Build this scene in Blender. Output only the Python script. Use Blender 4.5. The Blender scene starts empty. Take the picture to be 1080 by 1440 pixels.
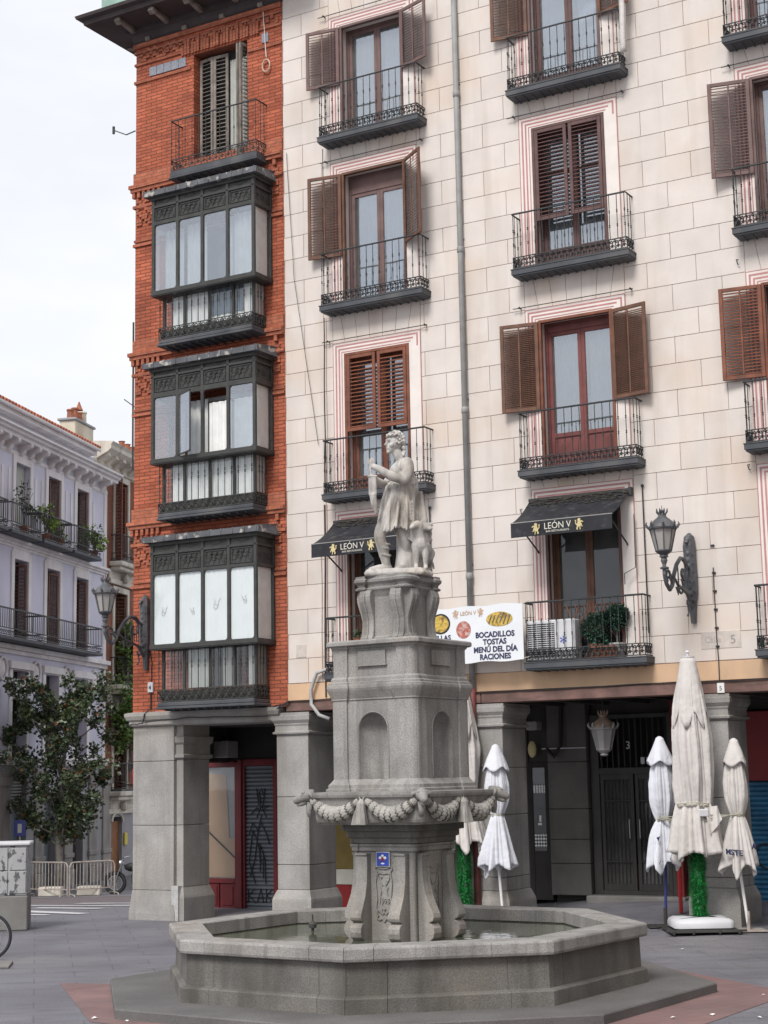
import bpy, bmesh, math, random
from mathutils import Vector, Matrix, noise
R = math.radians
PI = math.pi
sc = bpy.context.scene
col = sc.collection
random.seed(7)

# ------------------------------------------------------------------ camera
cd = bpy.data.cameras.new('camera')
cam = bpy.data.objects.new('camera', cd)
col.objects.link(cam)
sc.camera = cam
cd.sensor_fit = 'VERTICAL'
cd.sensor_height = 36.0
cd.lens = 2300 / 1440 * 36.0
cd.clip_end = 2000
cam.location = (0, 0, 2.6)
cam.rotation_mode = 'QUATERNION'
cam.rotation_quaternion = (Matrix.Rotation(PI / 2 + math.atan(375 / 2300), 4, 'X') @ Matrix.Rotation(R(-1.1), 4, 'Z')).to_quaternion()

# ------------------------------------------------------------------ world and sun (overcast)
SUN_EL, SUN_AZ = 48, 207          # azimuth the light comes from, degrees, measured from +Y clockwise
w = bpy.data.worlds.new('World')
sc.world = w
w.use_nodes = True
nt = w.node_tree
nt.nodes.clear()
wo = nt.nodes.new('ShaderNodeOutputWorld')
bg = nt.nodes.new('ShaderNodeBackground')
sky = nt.nodes.new('ShaderNodeTexSky')
sky.sky_type = 'NISHITA'
sky.sun_disc = False
sky.sun_elevation = R(SUN_EL)
sky.sun_rotation = R(SUN_AZ)
sky.air_density = 1.5
sky.dust_density = 3
k = nt.nodes.new('ShaderNodeVectorMath'); k.operation = 'SCALE'; k.inputs['Scale'].default_value = 0.1
nt.links.new(sky.outputs[0], k.inputs[0])
tc = nt.nodes.new('ShaderNodeTexCoord')
mp = nt.nodes.new('ShaderNodeMapping'); mp.inputs['Scale'].default_value = (1.5, 1.5, 4)
nt.links.new(tc.outputs['Generated'], mp.inputs[0])
nz = nt.nodes.new('ShaderNodeTexNoise'); nz.inputs['Scale'].default_value = 1.6; nz.inputs['Detail'].default_value = 5; nz.inputs['Roughness'].default_value = 0.55
nt.links.new(mp.outputs[0], nz.inputs['Vector'])
rp = nt.nodes.new('ShaderNodeValToRGB')
rp.color_ramp.elements[0].position = 0.32; rp.color_ramp.elements[0].color = (0.76, 0.79, 0.86, 1)
rp.color_ramp.elements[1].position = 0.66; rp.color_ramp.elements[1].color = (0.97, 0.975, 1.0, 1)
nt.links.new(nz.outputs['Fac'], rp.inputs[0])
mx = nt.nodes.new('ShaderNodeMix'); mx.data_type = 'RGBA'; mx.inputs[0].default_value = 0.93
nt.links.new(k.outputs[0], mx.inputs[6])
nt.links.new(rp.outputs[0], mx.inputs[7])
nt.links.new(mx.outputs[2], bg.inputs[0])
bg.inputs[1].default_value = 0.56
nt.links.new(bg.outputs[0], wo.inputs[0])
sl = bpy.data.lights.new('sun', 'SUN')
sl.energy = 1.5
sl.angle = R(20)
sl.color = (1.0, 0.97, 0.93)
so = bpy.data.objects.new('sun', sl)
col.objects.link(so)
a_ = R(SUN_AZ)
sd = Vector((math.sin(a_) * math.cos(R(SUN_EL)), math.cos(a_) * math.cos(R(SUN_EL)), math.sin(R(SUN_EL))))
so.rotation_mode = 'QUATERNION'
so.rotation_quaternion = (-sd).to_track_quat('-Z', 'Y')
so.location = (0, -10, 40)
sc.view_settings.view_transform = 'Standard'
sc.view_settings.look = 'None'
sc.view_settings.exposure = 1.0
sc.view_settings.gamma = 1.0
sc.view_settings.use_curve_mapping = False

# ------------------------------------------------------------------ materials
MATS = {}
def mat(name, base, rough=0.75, var=0.15, scale=3.0, bump=0.2, bscale=None, speck=0.0, spscale=140.0, stain=0.0, stcol=(0.05, 0.045, 0.04),
        stscale=(1.6, 1.6, 0.35), metal=0.0, spec=0.4, rnd=0.0, tint=None, brick=None, bdist=0.01, stlo=0.5, sthi=0.7, coat=0.0, streak=0.0, strcol=(0.1, 0.095, 0.085), strscale=(5, 5, 0.35)):
    if name in MATS:
        return MATS[name]
    m = bpy.data.materials.new(name)
    m.use_nodes = True
    t = m.node_tree
    N, L = t.nodes, t.links
    b = N['Principled BSDF']
    b.inputs['Roughness'].default_value = rough
    b.inputs['Metallic'].default_value = metal
    b.inputs['Specular IOR Level'].default_value = spec
    b.inputs['Coat Weight'].default_value = coat
    geo = N.new('ShaderNodeNewGeometry')
    pos = geo.outputs['Position']
    def noise_(sc_, det=4, vec=pos, mapping=None):
        n = N.new('ShaderNodeTexNoise'); n.inputs['Scale'].default_value = sc_; n.inputs['Detail'].default_value = det
        if mapping:
            q = N.new('ShaderNodeMapping'); q.inputs['Scale'].default_value = mapping; L.new(vec, q.inputs[0]); vec = q.outputs[0]
        L.new(vec, n.inputs['Vector']); return n.outputs['Fac']
    def mix(f, a, c, mode='MIX'):
        q = N.new('ShaderNodeMix'); q.data_type = 'RGBA'; q.blend_type = mode
        for i, v in ((0, f), (6, a), (7, c)):
            if isinstance(v, (int, float)): q.inputs[i].default_value = v
            elif isinstance(v, (tuple, list)): q.inputs[i].default_value = tuple(v)[:3] + (1,)
            else: L.new(v, q.inputs[i])
        return q.outputs[2]
    def rng(v, a, c, d=0.0, e=1.0):
        q = N.new('ShaderNodeMapRange'); q.inputs[1].default_value = a; q.inputs[2].default_value = c
        q.inputs[3].default_value = d; q.inputs[4].default_value = e; L.new(v, q.inputs[0]); return q.outputs[0]
    c = tuple(base)
    h = None
    if brick:
        bw, bh, mort, mcol, c2 = brick
        oc = N.new('ShaderNodeTexCoord')
        sx = N.new('ShaderNodeSeparateXYZ'); L.new(oc.outputs['Object'], sx.inputs[0])
        ad = N.new('ShaderNodeMath'); L.new(sx.outputs[0], ad.inputs[0]); L.new(sx.outputs[1], ad.inputs[1])
        cx = N.new('ShaderNodeCombineXYZ'); L.new(ad.outputs[0], cx.inputs[0]); L.new(sx.outputs[2], cx.inputs[1])
        bt = N.new('ShaderNodeTexBrick'); L.new(cx.outputs[0], bt.inputs['Vector'])
        bt.inputs['Scale'].default_value = 1.0
        bt.inputs['Brick Width'].default_value = bw; bt.inputs['Row Height'].default_value = bh; bt.inputs['Mortar Size'].default_value = mort
        bt.inputs['Mortar Smooth'].default_value = 0.3
        bt.inputs['Color1'].default_value = tuple(base) + (1,); bt.inputs['Color2'].default_value = tuple(c2) + (1,); bt.inputs['Mortar'].default_value = tuple(mcol) + (1,)
        c = bt.outputs['Color']
        h = bt.outputs['Fac']
    lo = tuple(max(0, x * (1 - var)) for x in base); hi = tuple(min(1, x * (1 + var)) for x in base)
    f = rng(noise_(scale, 6), 0.3, 0.7)
    if brick:
        c = mix(var, c, mix(f, (0.25, 0.25, 0.25), (0.85, 0.85, 0.85)), 'OVERLAY')
    else:
        c = mix(f, lo, hi)
    if tint:
        c = mix(rng(noise_(scale * 0.37, 3), 0.5, 0.72), c, tint)
    if rnd:
        oi = N.new('ShaderNodeObjectInfo')
        hs = N.new('ShaderNodeHueSaturation'); L.new(rng(oi.outputs['Random'], 0, 1, 1 - rnd, 1 + rnd), hs.inputs['Value']); L.new(c, hs.inputs['Color']); c = hs.outputs[0]
    if speck:
        c = mix(speck, c, mix(rng(noise_(spscale, 2), 0.4, 0.6), (0.12, 0.12, 0.12), (0.88, 0.88, 0.88)), 'OVERLAY')
    if stain:
        s = rng(noise_(1.0, 6, mapping=stscale), stlo, sthi, 0, stain)
        c = mix(s, c, stcol)
    if streak:
        s = rng(noise_(1.0, 7, mapping=strscale), 0.52, 0.72, 0, streak)
        c = mix(s, c, strcol)
    L.new(c, b.inputs['Base Color'])
    if bump:
        bp = N.new('ShaderNodeBump'); bp.inputs['Strength'].default_value = bump; bp.inputs['Distance'].default_value = bdist
        hn = noise_(bscale or scale * 9, 5)
        if h is not None:
            q = N.new('ShaderNodeMath'); q.operation = 'MULTIPLY_ADD'; L.new(h, q.inputs[0]); q.inputs[1].default_value = -1.5; L.new(hn, q.inputs[2]); hn = q.outputs[0]
        L.new(hn, bp.inputs['Height']); L.new(bp.outputs[0], b.inputs['Normal'])
    MATS[name] = m
    return m

def glass(name, tint=(0.8, 0.85, 0.88), refl=0.35, rough=0.03, dirt=0.12):
    m = bpy.data.materials.new(name); m.use_nodes = True; t = m.node_tree; N, L = t.nodes, t.links
    N.clear()
    o = N.new('ShaderNodeOutputMaterial'); tr = N.new('ShaderNodeBsdfTransparent'); tr.inputs[0].default_value = tint + (1,)
    gl = N.new('ShaderNodeBsdfGlossy'); gl.inputs['Roughness'].default_value = rough; gl.inputs[0].default_value = (0.82, 0.86, 0.92, 1)
    df = N.new('ShaderNodeBsdfDiffuse'); df.inputs[0].default_value = (0.5, 0.5, 0.48, 1)
    lw = N.new('ShaderNodeLayerWeight'); lw.inputs[0].default_value = 0.45
    mr = N.new('ShaderNodeMapRange'); mr.inputs[3].default_value = refl * 0.6; mr.inputs[4].default_value = min(1, refl * 1.8); L.new(lw.outputs['Fresnel'], mr.inputs[0])
    m1 = N.new('ShaderNodeMixShader'); L.new(mr.outputs[0], m1.inputs[0]); L.new(tr.outputs[0], m1.inputs[1]); L.new(gl.outputs[0], m1.inputs[2])
    geo = N.new('ShaderNodeNewGeometry'); nz = N.new('ShaderNodeTexNoise'); nz.inputs['Scale'].default_value = 2.5; nz.inputs['Detail'].default_value = 5; L.new(geo.outputs['Position'], nz.inputs['Vector'])
    m3 = N.new('ShaderNodeMath'); m3.operation = 'MULTIPLY'; m3.inputs[1].default_value = dirt * 2; L.new(nz.outputs['Fac'], m3.inputs[0])
    m2 = N.new('ShaderNodeMixShader'); L.new(m3.outputs[0], m2.inputs[0]); L.new(m1.outputs[0], m2.inputs[1]); L.new(df.outputs[0], m2.inputs[2])
    bp = N.new('ShaderNodeBump'); bp.inputs['Strength'].default_value = 0.25; bp.inputs['Distance'].default_value = 0.02
    n2 = N.new('ShaderNodeTexNoise'); n2.inputs['Scale'].default_value = 1.3; L.new(geo.outputs['Position'], n2.inputs['Vector']); L.new(n2.outputs['Fac'], bp.inputs['Height']); L.new(bp.outputs[0], gl.inputs['Normal'])
    L.new(m2.outputs[0], o.inputs[0])
    return m

M = {}
M['stucco'] = mat('stucco', (0.665, 0.608, 0.565), 0.9, 0.05, 2.2, 0.25, 40, rnd=0.04, streak=0.3, strcol=(0.42, 0.34, 0.28), strscale=(3.2, 3.2, 0.22), stain=0.55, stcol=(0.48, 0.375, 0.29), stlo=0.52, sthi=0.78, stscale=(1.1, 1.1, 0.5), tint=(0.655, 0.555, 0.48))
M['joint'] = mat('joint', (0.47, 0.34, 0.30), 0.95, 0.2, 5, 0)
M['peach'] = mat('peach_plaster', (0.62, 0.42, 0.27), 0.9, 0.1, 2, 0.2, 30, stain=0.35, stcol=(0.35, 0.27, 0.2))
M['white_plaster'] = mat('white_plaster', (0.74, 0.68, 0.64), 0.85, 0.05, 4, 0.1, stain=0.2, stcol=(0.5, 0.4, 0.33))
M['pink_paint'] = mat('pink_paint', (0.47, 0.235, 0.225), 0.85, 0.12, 7, 0.05)
M['brick'] = mat('brick', (0.47, 0.13, 0.068), 0.9, 0.4, 1.5, 0.9, 25, brick=(0.27, 0.072, 0.009, (0.20, 0.065, 0.04), (0.32, 0.082, 0.042)), bdist=0.015, stain=0.3, stcol=(0.14, 0.05, 0.035), stlo=0.5, sthi=0.8)
M['brick_plain'] = mat('brick_plain', (0.42, 0.135, 0.075), 0.9, 0.35, 9, 0.5, 30, brick=(0.27, 0.072, 0.009, (0.22, 0.10, 0.07), (0.31, 0.088, 0.047)))
M['tile_blue'] = mat('tile_blue', (0.26, 0.27, 0.31), 0.4, 0.3, 30, 0.1)
M['granite'] = mat('granite', (0.315, 0.303, 0.29), 0.8, 0.2, 1.6, 0.3, 60, streak=0.35, strcol=(0.15, 0.14, 0.125), speck=0.24, spscale=85, stain=0.65, stcol=(0.15, 0.135, 0.115), stlo=0.5, sthi=0.75, tint=(0.34, 0.31, 0.275), rnd=0.06)
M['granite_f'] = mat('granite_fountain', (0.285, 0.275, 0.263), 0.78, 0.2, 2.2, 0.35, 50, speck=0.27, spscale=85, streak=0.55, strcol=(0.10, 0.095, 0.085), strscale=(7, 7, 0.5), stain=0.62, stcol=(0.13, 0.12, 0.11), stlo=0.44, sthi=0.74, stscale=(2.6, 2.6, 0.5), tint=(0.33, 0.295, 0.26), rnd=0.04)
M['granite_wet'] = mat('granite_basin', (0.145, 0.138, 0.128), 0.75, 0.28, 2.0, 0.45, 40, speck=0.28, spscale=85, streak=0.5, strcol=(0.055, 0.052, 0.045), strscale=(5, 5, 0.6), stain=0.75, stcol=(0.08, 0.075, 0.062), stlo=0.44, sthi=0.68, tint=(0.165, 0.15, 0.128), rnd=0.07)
M['marble'] = mat('statue_stone', (0.50, 0.475, 0.45), 0.75, 0.2, 6, 0.5, 60, stain=0.8, stcol=(0.17, 0.155, 0.14), stlo=0.46, sthi=0.68, stscale=(7, 7, 2.2), tint=(0.45, 0.40, 0.34))
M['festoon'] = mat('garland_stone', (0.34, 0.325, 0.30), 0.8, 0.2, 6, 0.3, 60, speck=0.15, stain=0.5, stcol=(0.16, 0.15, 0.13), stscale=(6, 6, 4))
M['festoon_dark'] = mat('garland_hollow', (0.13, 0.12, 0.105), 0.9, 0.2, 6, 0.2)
M['iron'] = mat('iron', (0.03, 0.032, 0.035), 0.55, 0.25, 8, 0.1, spec=0.5)
M['iron_slab'] = mat('iron_slab', (0.065, 0.07, 0.08), 0.6, 0.2, 3, 0.1, stain=0.4, stcol=(0.16, 0.15, 0.14))
M['iron_green'] = mat('iron_green', (0.047, 0.047, 0.045), 0.6, 0.25, 6, 0.15, stain=0.3, stcol=(0.05, 0.06, 0.05))
M['lead'] = mat('lead_roof', (0.10, 0.105, 0.115), 0.6, 0.3, 4, 0.3, stain=0.9, stcol=(0.45, 0.42, 0.38), stlo=0.56, sthi=0.64, stscale=(6, 6, 6))
M['wood_dk'] = mat('wood_purple_brown', (0.115, 0.062, 0.058), 0.6, 0.2, 5, 0.2, stscale=(8, 8, 1))
M['wood_red'] = mat('wood_reddish', (0.20, 0.07, 0.04), 0.6, 0.3, 5, 0.2, stain=0.5, stcol=(0.08, 0.04, 0.03), stscale=(7, 7, 1.5))
M['wood_brown'] = mat('wood_brown', (0.145, 0.07, 0.045), 0.65, 0.25, 5, 0.2, stain=0.4, stcol=(0.06, 0.04, 0.03), stscale=(7, 7, 1.5))
M['wood_mauve'] = mat('wood_mauve', (0.16, 0.10, 0.092), 0.65, 0.2, 5, 0.2)
M['wood_grey'] = mat('wood_weathered', (0.23, 0.20, 0.175), 0.8, 0.3, 6, 0.3, stain=0.5, stcol=(0.09, 0.07, 0.06), stscale=(9, 9, 1))
M['beam'] = mat('timber_beam', (0.17, 0.10, 0.085), 0.8, 0.35, 3, 0.5, 20, stain=0.6, stcol=(0.07, 0.05, 0.045), stscale=(2, 2, 9))
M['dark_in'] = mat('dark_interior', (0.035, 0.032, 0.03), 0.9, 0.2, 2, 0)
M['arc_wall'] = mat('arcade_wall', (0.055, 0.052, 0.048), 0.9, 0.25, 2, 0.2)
M['curtain'] = mat('curtain', (0.78, 0.78, 0.76), 0.9, 0.08, 5, 0)
M['curtain2'] = mat('curtain_grey', (0.42, 0.43, 0.40), 0.9, 0.1, 5, 0)
M['blind'] = mat('white_blind', (0.80, 0.82, 0.82), 0.8, 0.04, 3, 0.05)
M['pipe'] = mat('pipe_grey', (0.27, 0.27, 0.265), 0.6, 0.15, 4, 0.1)
M['pipe_red'] = mat('pipe_maroon', (0.16, 0.05, 0.045), 0.6, 0.2, 4, 0.1)
M['canvas'] = mat('parasol_canvas', (0.60, 0.565, 0.54), 0.9, 0.08, 3, 0.6, 9, bdist=0.03, stain=0.45, stcol=(0.38, 0.34, 0.30), stscale=(3, 3, 2), stlo=0.5, sthi=0.8)
M['canvas_w'] = mat('parasol_canvas_white', (0.66, 0.67, 0.72), 0.9, 0.05, 3, 0.6, 9, bdist=0.03, stain=0.3, stcol=(0.48, 0.47, 0.50), stscale=(3, 3, 2))
M['awning'] = mat('awning_cloth', (0.017, 0.018, 0.023), 0.65, 0.3, 5, 0.1, stain=0.5, stcol=(0.11, 0.10, 0.085), stlo=0.56, sthi=0.74, stscale=(7, 7, 7))
M['awn_dirt'] = mat('awning_lichen', (0.12, 0.105, 0.085), 0.9, 0.5, 14, 0.4)
M['gold'] = mat('gold_print', (0.60, 0.50, 0.27), 0.7, 0.1, 5, 0)
M['cream_print'] = mat('cream_print', (0.66, 0.64, 0.56), 0.7, 0.05, 5, 0)
M['banner'] = mat('banner_vinyl', (0.74, 0.76, 0.79), 0.5, 0.03, 3, 0.1)
M['ink'] = mat('navy_ink', (0.03, 0.035, 0.09), 0.6, 0.05, 5, 0)
M['black'] = mat('black_paint', (0.02, 0.02, 0.022), 0.6, 0.1, 5, 0)
M['white'] = mat('white_paint', (0.75, 0.75, 0.74), 0.55, 0.05, 5, 0)
M['plastic_w'] = mat('white_plastic', (0.60, 0.60, 0.62), 0.5, 0.06, 3, 0.05, stain=0.3, stcol=(0.35, 0.33, 0.33))
M['red_paint'] = mat('red_paint', (0.17, 0.018, 0.022), 0.5, 0.2, 3, 0.1)
M['red_bright'] = mat('red_bright', (0.30, 0.02, 0.02), 0.5, 0.1, 3, 0.05)
M['cardboard'] = mat('cardboard', (0.48, 0.31, 0.19), 0.9, 0.08, 2, 0.05)
M['grey_panel'] = mat('grey_panel', (0.30, 0.29, 0.28), 0.6, 0.1, 2, 0.05)
M['shutter'] = mat('roller_shutter', (0.15, 0.165, 0.185), 0.5, 0.12, 3, 0.05, metal=0.2)
M['shutter_blue'] = mat('roller_shutter_blue', (0.03, 0.14, 0.26), 0.5, 0.5, 2.2, 0.05)
M['granite_dark'] = mat('granite_arcade_shade', (0.12, 0.115, 0.105), 0.85, 0.2, 1.6, 0.3, 60, speck=0.2, stain=0.5, stcol=(0.06, 0.055, 0.05))  # granite copy darkened in its colour to stand for shade inside the arcade
M['door_metal'] = mat('door_metal', (0.06, 0.057, 0.054), 0.5, 0.15, 4, 0.05, metal=0.3)
M['yellow'] = mat('yellow_panel', (0.26, 0.19, 0.06), 0.8, 0.15, 3, 0.05)
M['sign_red'] = mat('sign_red', (0.22, 0.015, 0.02), 0.5, 0.1, 3, 0)
M['green_garland'] = mat('garland_green', (0.03, 0.30, 0.075), 0.55, 0.5, 25, 0)
M['leaf'] = mat('leaf', (0.048, 0.07, 0.033), 0.42, 0.55, 2.6, 0, rnd=0.0, tint=(0.075, 0.10, 0.035), spec=0.5)
M['leaf_ivy'] = mat('leaf_ivy', (0.12, 0.20, 0.045), 0.55, 0.5, 3.5, 0, tint=(0.12, 0.19, 0.045))
M['leaf_dark'] = mat('leaf_topiary', (0.035, 0.09, 0.06), 0.55, 0.5, 12, 0, tint=(0.06, 0.13, 0.09))
M['leaf_lime'] = mat('leaf_lime', (0.16, 0.24, 0.04), 0.55, 0.4, 8, 0)
M['bark'] = mat('bark', (0.17, 0.155, 0.14), 0.9, 0.3, 8, 0.6, 30)
M['terracotta'] = mat('terracotta', (0.33, 0.12, 0.065), 0.8, 0.2, 6, 0.1)
M['rooftile'] = mat('roof_tiles', (0.36, 0.12, 0.07), 0.85, 0.5, 4, 0.3, stain=0.5, stcol=(0.10, 0.08, 0.07), stscale=(2, 2, 2))
M['lavender'] = mat('lavender_stucco', (0.62, 0.61, 0.72), 0.9, 0.06, 1, 0.1, stain=0.15, stcol=(0.3, 0.3, 0.34))
M['lav_trim'] = mat('pale_trim', (0.74, 0.71, 0.71), 0.85, 0.08, 2, 0.15, stain=0.35, stcol=(0.33, 0.29, 0.27))
M['lav_ground'] = mat('grey_render', (0.30, 0.295, 0.31), 0.85, 0.12, 1, 0.1, stain=0.4, stcol=(0.13, 0.13, 0.14))
M['cream_trim'] = mat('cream_trim', (0.62, 0.58, 0.50), 0.85, 0.12, 2, 0.2, stain=0.5, stcol=(0.22, 0.2, 0.18))
M['brick_far'] = mat('brick_far', (0.27, 0.10, 0.06), 0.9, 0.3, 1.5, 0.4, 25, brick=(0.26, 0.07, 0.008, (0.2, 0.12, 0.09), (0.22, 0.075, 0.045)))
M['chimney'] = mat('chimney_plaster', (0.60, 0.54, 0.43), 0.9, 0.12, 2, 0.2, stain=0.5, stcol=(0.35, 0.22, 0.12), stlo=0.52)
M['step'] = mat('step_slab', (0.125, 0.12, 0.118), 0.72, 0.2, 1.2, 0.3, 30, speck=0.2, spscale=90, stain=0.4, stcol=(0.09, 0.085, 0.08), stscale=(1, 1, 1))
M['rubber'] = mat('rubber', (0.025, 0.027, 0.03), 0.7, 0.1, 5, 0)
M['chrome'] = mat('chrome', (0.55, 0.55, 0.56), 0.25, 0.05, 5, 0, metal=1.0)
M['galv'] = mat('galvanised', (0.42, 0.38, 0.34), 0.6, 0.2, 8, 0.1, metal=0.3, stain=0.5, stcol=(0.20, 0.12, 0.08), stscale=(8, 8, 3))
M['lampglass'] = mat('lamp_glass', (0.36, 0.34, 0.32), 0.45, 0.05, 5, 0, spec=0.5)
M['blue'] = mat('blue_enamel', (0.03, 0.07, 0.42), 0.35, 0.05, 5, 0)
M['blue_pole'] = mat('blue_pole', (0.03, 0.04, 0.16), 0.5, 0.05, 5, 0)
M['orange'] = mat('orange_vinyl', (0.65, 0.16, 0.03), 0.6, 0.1, 5, 0)
M['rope'] = mat('rope', (0.42, 0.40, 0.32), 0.9, 0.2, 20, 0)
M['oak_door'] = mat('oak_door', (0.24, 0.10, 0.035), 0.6, 0.25, 5, 0.2)
M['food_yellow'] = mat('food_yellow', (0.55, 0.38, 0.08), 0.6, 0.4, 28, 0, tint=(0.12, 0.07, 0.04))
M['food_red'] = mat('food_red', (0.42, 0.13, 0.10), 0.6, 0.5, 30, 0, tint=(0.6, 0.5, 0.45))
M['paper'] = mat('paper', (0.75, 0.74, 0.72), 0.8, 0.05, 5, 0)
M['graf_cab'] = mat('cabinet_graffiti', (0.36, 0.36, 0.36), 0.6, 0.08, 3, 0.05, stain=0.85, stcol=(0.06, 0.06, 0.07), stlo=0.56, sthi=0.6, stscale=(9, 9, 6))
M['concrete'] = mat('concrete', (0.19, 0.185, 0.175), 0.9, 0.15, 3, 0.3)
G_WIN = glass('window_glass', (0.84, 0.89, 0.93), 0.42)
G_GAL = glass('gallery_glass', (0.93, 0.95, 0.96), 0.24, dirt=0.04)
G_CLR = glass('clear_glass', (0.97, 0.98, 0.98), 0.05, dirt=0.02)
G_DARK = glass('dark_glass', (0.35, 0.36, 0.38), 0.10)

# ------------------------------------------------------------------ mesh helpers
class MB:
    def __init__(s): s.v = []; s.f = []
    def add(s, vs, fs):
        n = len(s.v); s.v += [tuple(p) for p in vs]; s.f += [tuple(i + n for i in q) for q in fs]; return s
    def box(s, a, b):
        (x0, y0, z0), (x1, y1, z1) = a, b
        x0, x1 = min(x0, x1), max(x0, x1); y0, y1 = min(y0, y1), max(y0, y1); z0, z1 = min(z0, z1), max(z0, z1)
        return s.add([(x0, y0, z0), (x1, y0, z0), (x1, y1, z0), (x0, y1, z0), (x0, y0, z1), (x1, y0, z1), (x1, y1, z1), (x0, y1, z1)],
                     [(0, 3, 2, 1), (4, 5, 6, 7), (0, 1, 5, 4), (1, 2, 6, 5), (2, 3, 7, 6), (3, 0, 4, 7)])
    def mbox(s, m, size):
        x, y, z = (q / 2 for q in size)
        vs = [m @ Vector(p) for p in ((-x, -y, -z), (x, -y, -z), (x, y, -z), (-x, y, -z), (-x, -y, z), (x, -y, z), (x, y, z), (-x, y, z))]
        return s.add(vs, [(0, 3, 2, 1), (4, 5, 6, 7), (0, 1, 5, 4), (1, 2, 6, 5), (2, 3, 7, 6), (3, 0, 4, 7)])
    def cbox(s, a, b, c=0.01, skip=()):
        """box with chamfered edges"""
        lo = [min(a[i], b[i]) for i in range(3)]; hi = [max(a[i], b[i]) for i in range(3)]
        c = min(c, *[(hi[i] - lo[i]) * 0.45 for i in range(3)])
        V = []; idx = {}
        for sx in (0, 1):
            for sy in (0, 1):
                for sz in (0, 1):
                    for ax in range(3):
                        p = [(hi if q else lo)[i] - (c if q else -c) for i, q in enumerate((sx, sy, sz))]
                        p[ax] = (hi if (sx, sy, sz)[ax] else lo)[ax]
                        idx[(sx, sy, sz, ax)] = len(V); V.append(p)
        F = []
        for ax in range(3):
            o = [i for i in range(3) if i != ax]
            for sd_ in (0, 1):
                q = []
                for (p, r) in ((0, 0), (1, 0), (1, 1), (0, 1)):
                    kk = [0, 0, 0]; kk[ax] = sd_; kk[o[0]] = p; kk[o[1]] = r; q.append(idx[tuple(kk) + (ax,)])
                if (sd_ == 0) ^ (ax == 1): q.reverse()
                F.append(tuple(q))
        for ax in range(3):
            o = [i for i in range(3) if i != ax]
            for p in (0, 1):
                for r in (0, 1):
                    k0 = [0, 0, 0]; k1 = [0, 0, 0]; k0[ax] = 0; k1[ax] = 1
                    for kk in (k0, k1): kk[o[0]] = p; kk[o[1]] = r
                    F.append((idx[tuple(k0) + (o[0],)], idx[tuple(k1) + (o[0],)], idx[tuple(k1) + (o[1],)], idx[tuple(k0) + (o[1],)]))
        for sx in (0, 1):
            for sy in (0, 1):
                for sz in (0, 1):
                    F.append(tuple(idx[(sx, sy, sz, ax)] for ax in range(3)))
        return s.add(V, F)
    def tube(s, pts, r, n=6, cap=True):
        pts = [Vector(p) for p in pts]
        rs = r if isinstance(r, (list, tuple)) else [r] * len(pts)
        base = len(s.v); up = Vector((0, 0, 1)); prev = None
        for i, p in enumerate(pts):
            d = (pts[min(i + 1, len(pts) - 1)] - pts[max(i - 1, 0)])
            if d.length < 1e-9: d = Vector((0, 0, 1))
            d.normalize()
            if prev is None:
                a = d.cross(up)
                if a.length < 0.05: a = d.cross(Vector((1, 0, 0)))
            else:
                a = prev - d * prev.dot(d)
                if a.length < 1e-6: a = d.cross(up)
            a.normalize(); prev = a; b = d.cross(a)
            for j in range(n):
                t = 2 * PI * (j + .5) / n
                s.v.append(tuple(p + (a * math.cos(t) + b * math.sin(t)) * rs[i]))
        for i in range(len(pts) - 1):
            for j in range(n):
                q = base + i * n; s.f.append((q + j, q + (j + 1) % n, q + n + (j + 1) % n, q + n + j))
        if cap:
            s.f.append(tuple(base + j for j in range(n))[::-1]); s.f.append(tuple(base + (len(pts) - 1) * n + j for j in range(n)))
        return s
    def lathe(s, prof, n=16, c=(0, 0, 0), ph=0.0, sx=1, sy=1):
        base = len(s.v)
        for (r, z) in prof:
            for j in range(n):
                t = 2 * PI * j / n + ph; s.v.append((c[0] + sx * r * math.cos(t), c[1] + sy * r * math.sin(t), c[2] + z))
        for i in range(len(prof) - 1):
            for j in range(n):
                q = base + i * n; s.f.append((q + j, q + (j + 1) % n, q + n + (j + 1) % n, q + n + j))
        s.f.append(tuple(base + j for j in range(n))[::-1]); s.f.append(tuple(base + (len(prof) - 1) * n + j for j in range(n)))
        return s
    def prism(s, poly, fn, d0, d1):
        """poly: 2-D outline; fn(a,b,d) -> 3-D"""
        n = len(poly); base = len(s.v)
        for d in (d0, d1):
            for (a, b) in poly: s.v.append(tuple(fn(a, b, d)))
        for j in range(n): s.f.append((base + j, base + (j + 1) % n, base + n + (j + 1) % n, base + n + j))
        s.f.append(tuple(base + j for j in range(n))[::-1]); s.f.append(tuple(base + n + j for j in range(n)))
        return s
    def grid(s, fn, nu, nv, close_u=False):
        base = len(s.v)
        for i in range(nu + (0 if close_u else 1)):
            for j in range(nv + 1): s.v.append(tuple(fn(i / nu, j / nv)))
        m = nu if close_u else nu + 1
        for i in range(nu):
            for j in range(nv):
                a = base + i * (nv + 1) + j; b = base + ((i + 1) % m) * (nv + 1) + j
                s.f.append((a, b, b + 1, a + 1))
        return s
    def ball(s, c, r, n=8, m=6):
        if not isinstance(r, (tuple, list)): r = (r, r, r)
        base = len(s.v)
        for i in range(1, m):
            t = PI * i / m
            for j in range(n):
                p = 2 * PI * j / n; s.v.append((c[0] + r[0] * math.sin(t) * math.cos(p), c[1] + r[1] * math.sin(t) * math.sin(p), c[2] + r[2] * math.cos(t)))
        for i in range(m - 2):
            for j in range(n):
                q = base + i * n; s.f.append((q + j, q + n + j, q + n + (j + 1) % n, q + (j + 1) % n))
        s.v.append((c[0], c[1], c[2] + r[2])); s.v.append((c[0], c[1], c[2] - r[2])); t = len(s.v) - 2
        for j in range(n):
            s.f.append((t, base + j, base + (j + 1) % n)); q = base + (m - 2) * n; s.f.append((t + 1, q + (j + 1) % n, q + j))
        return s
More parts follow.
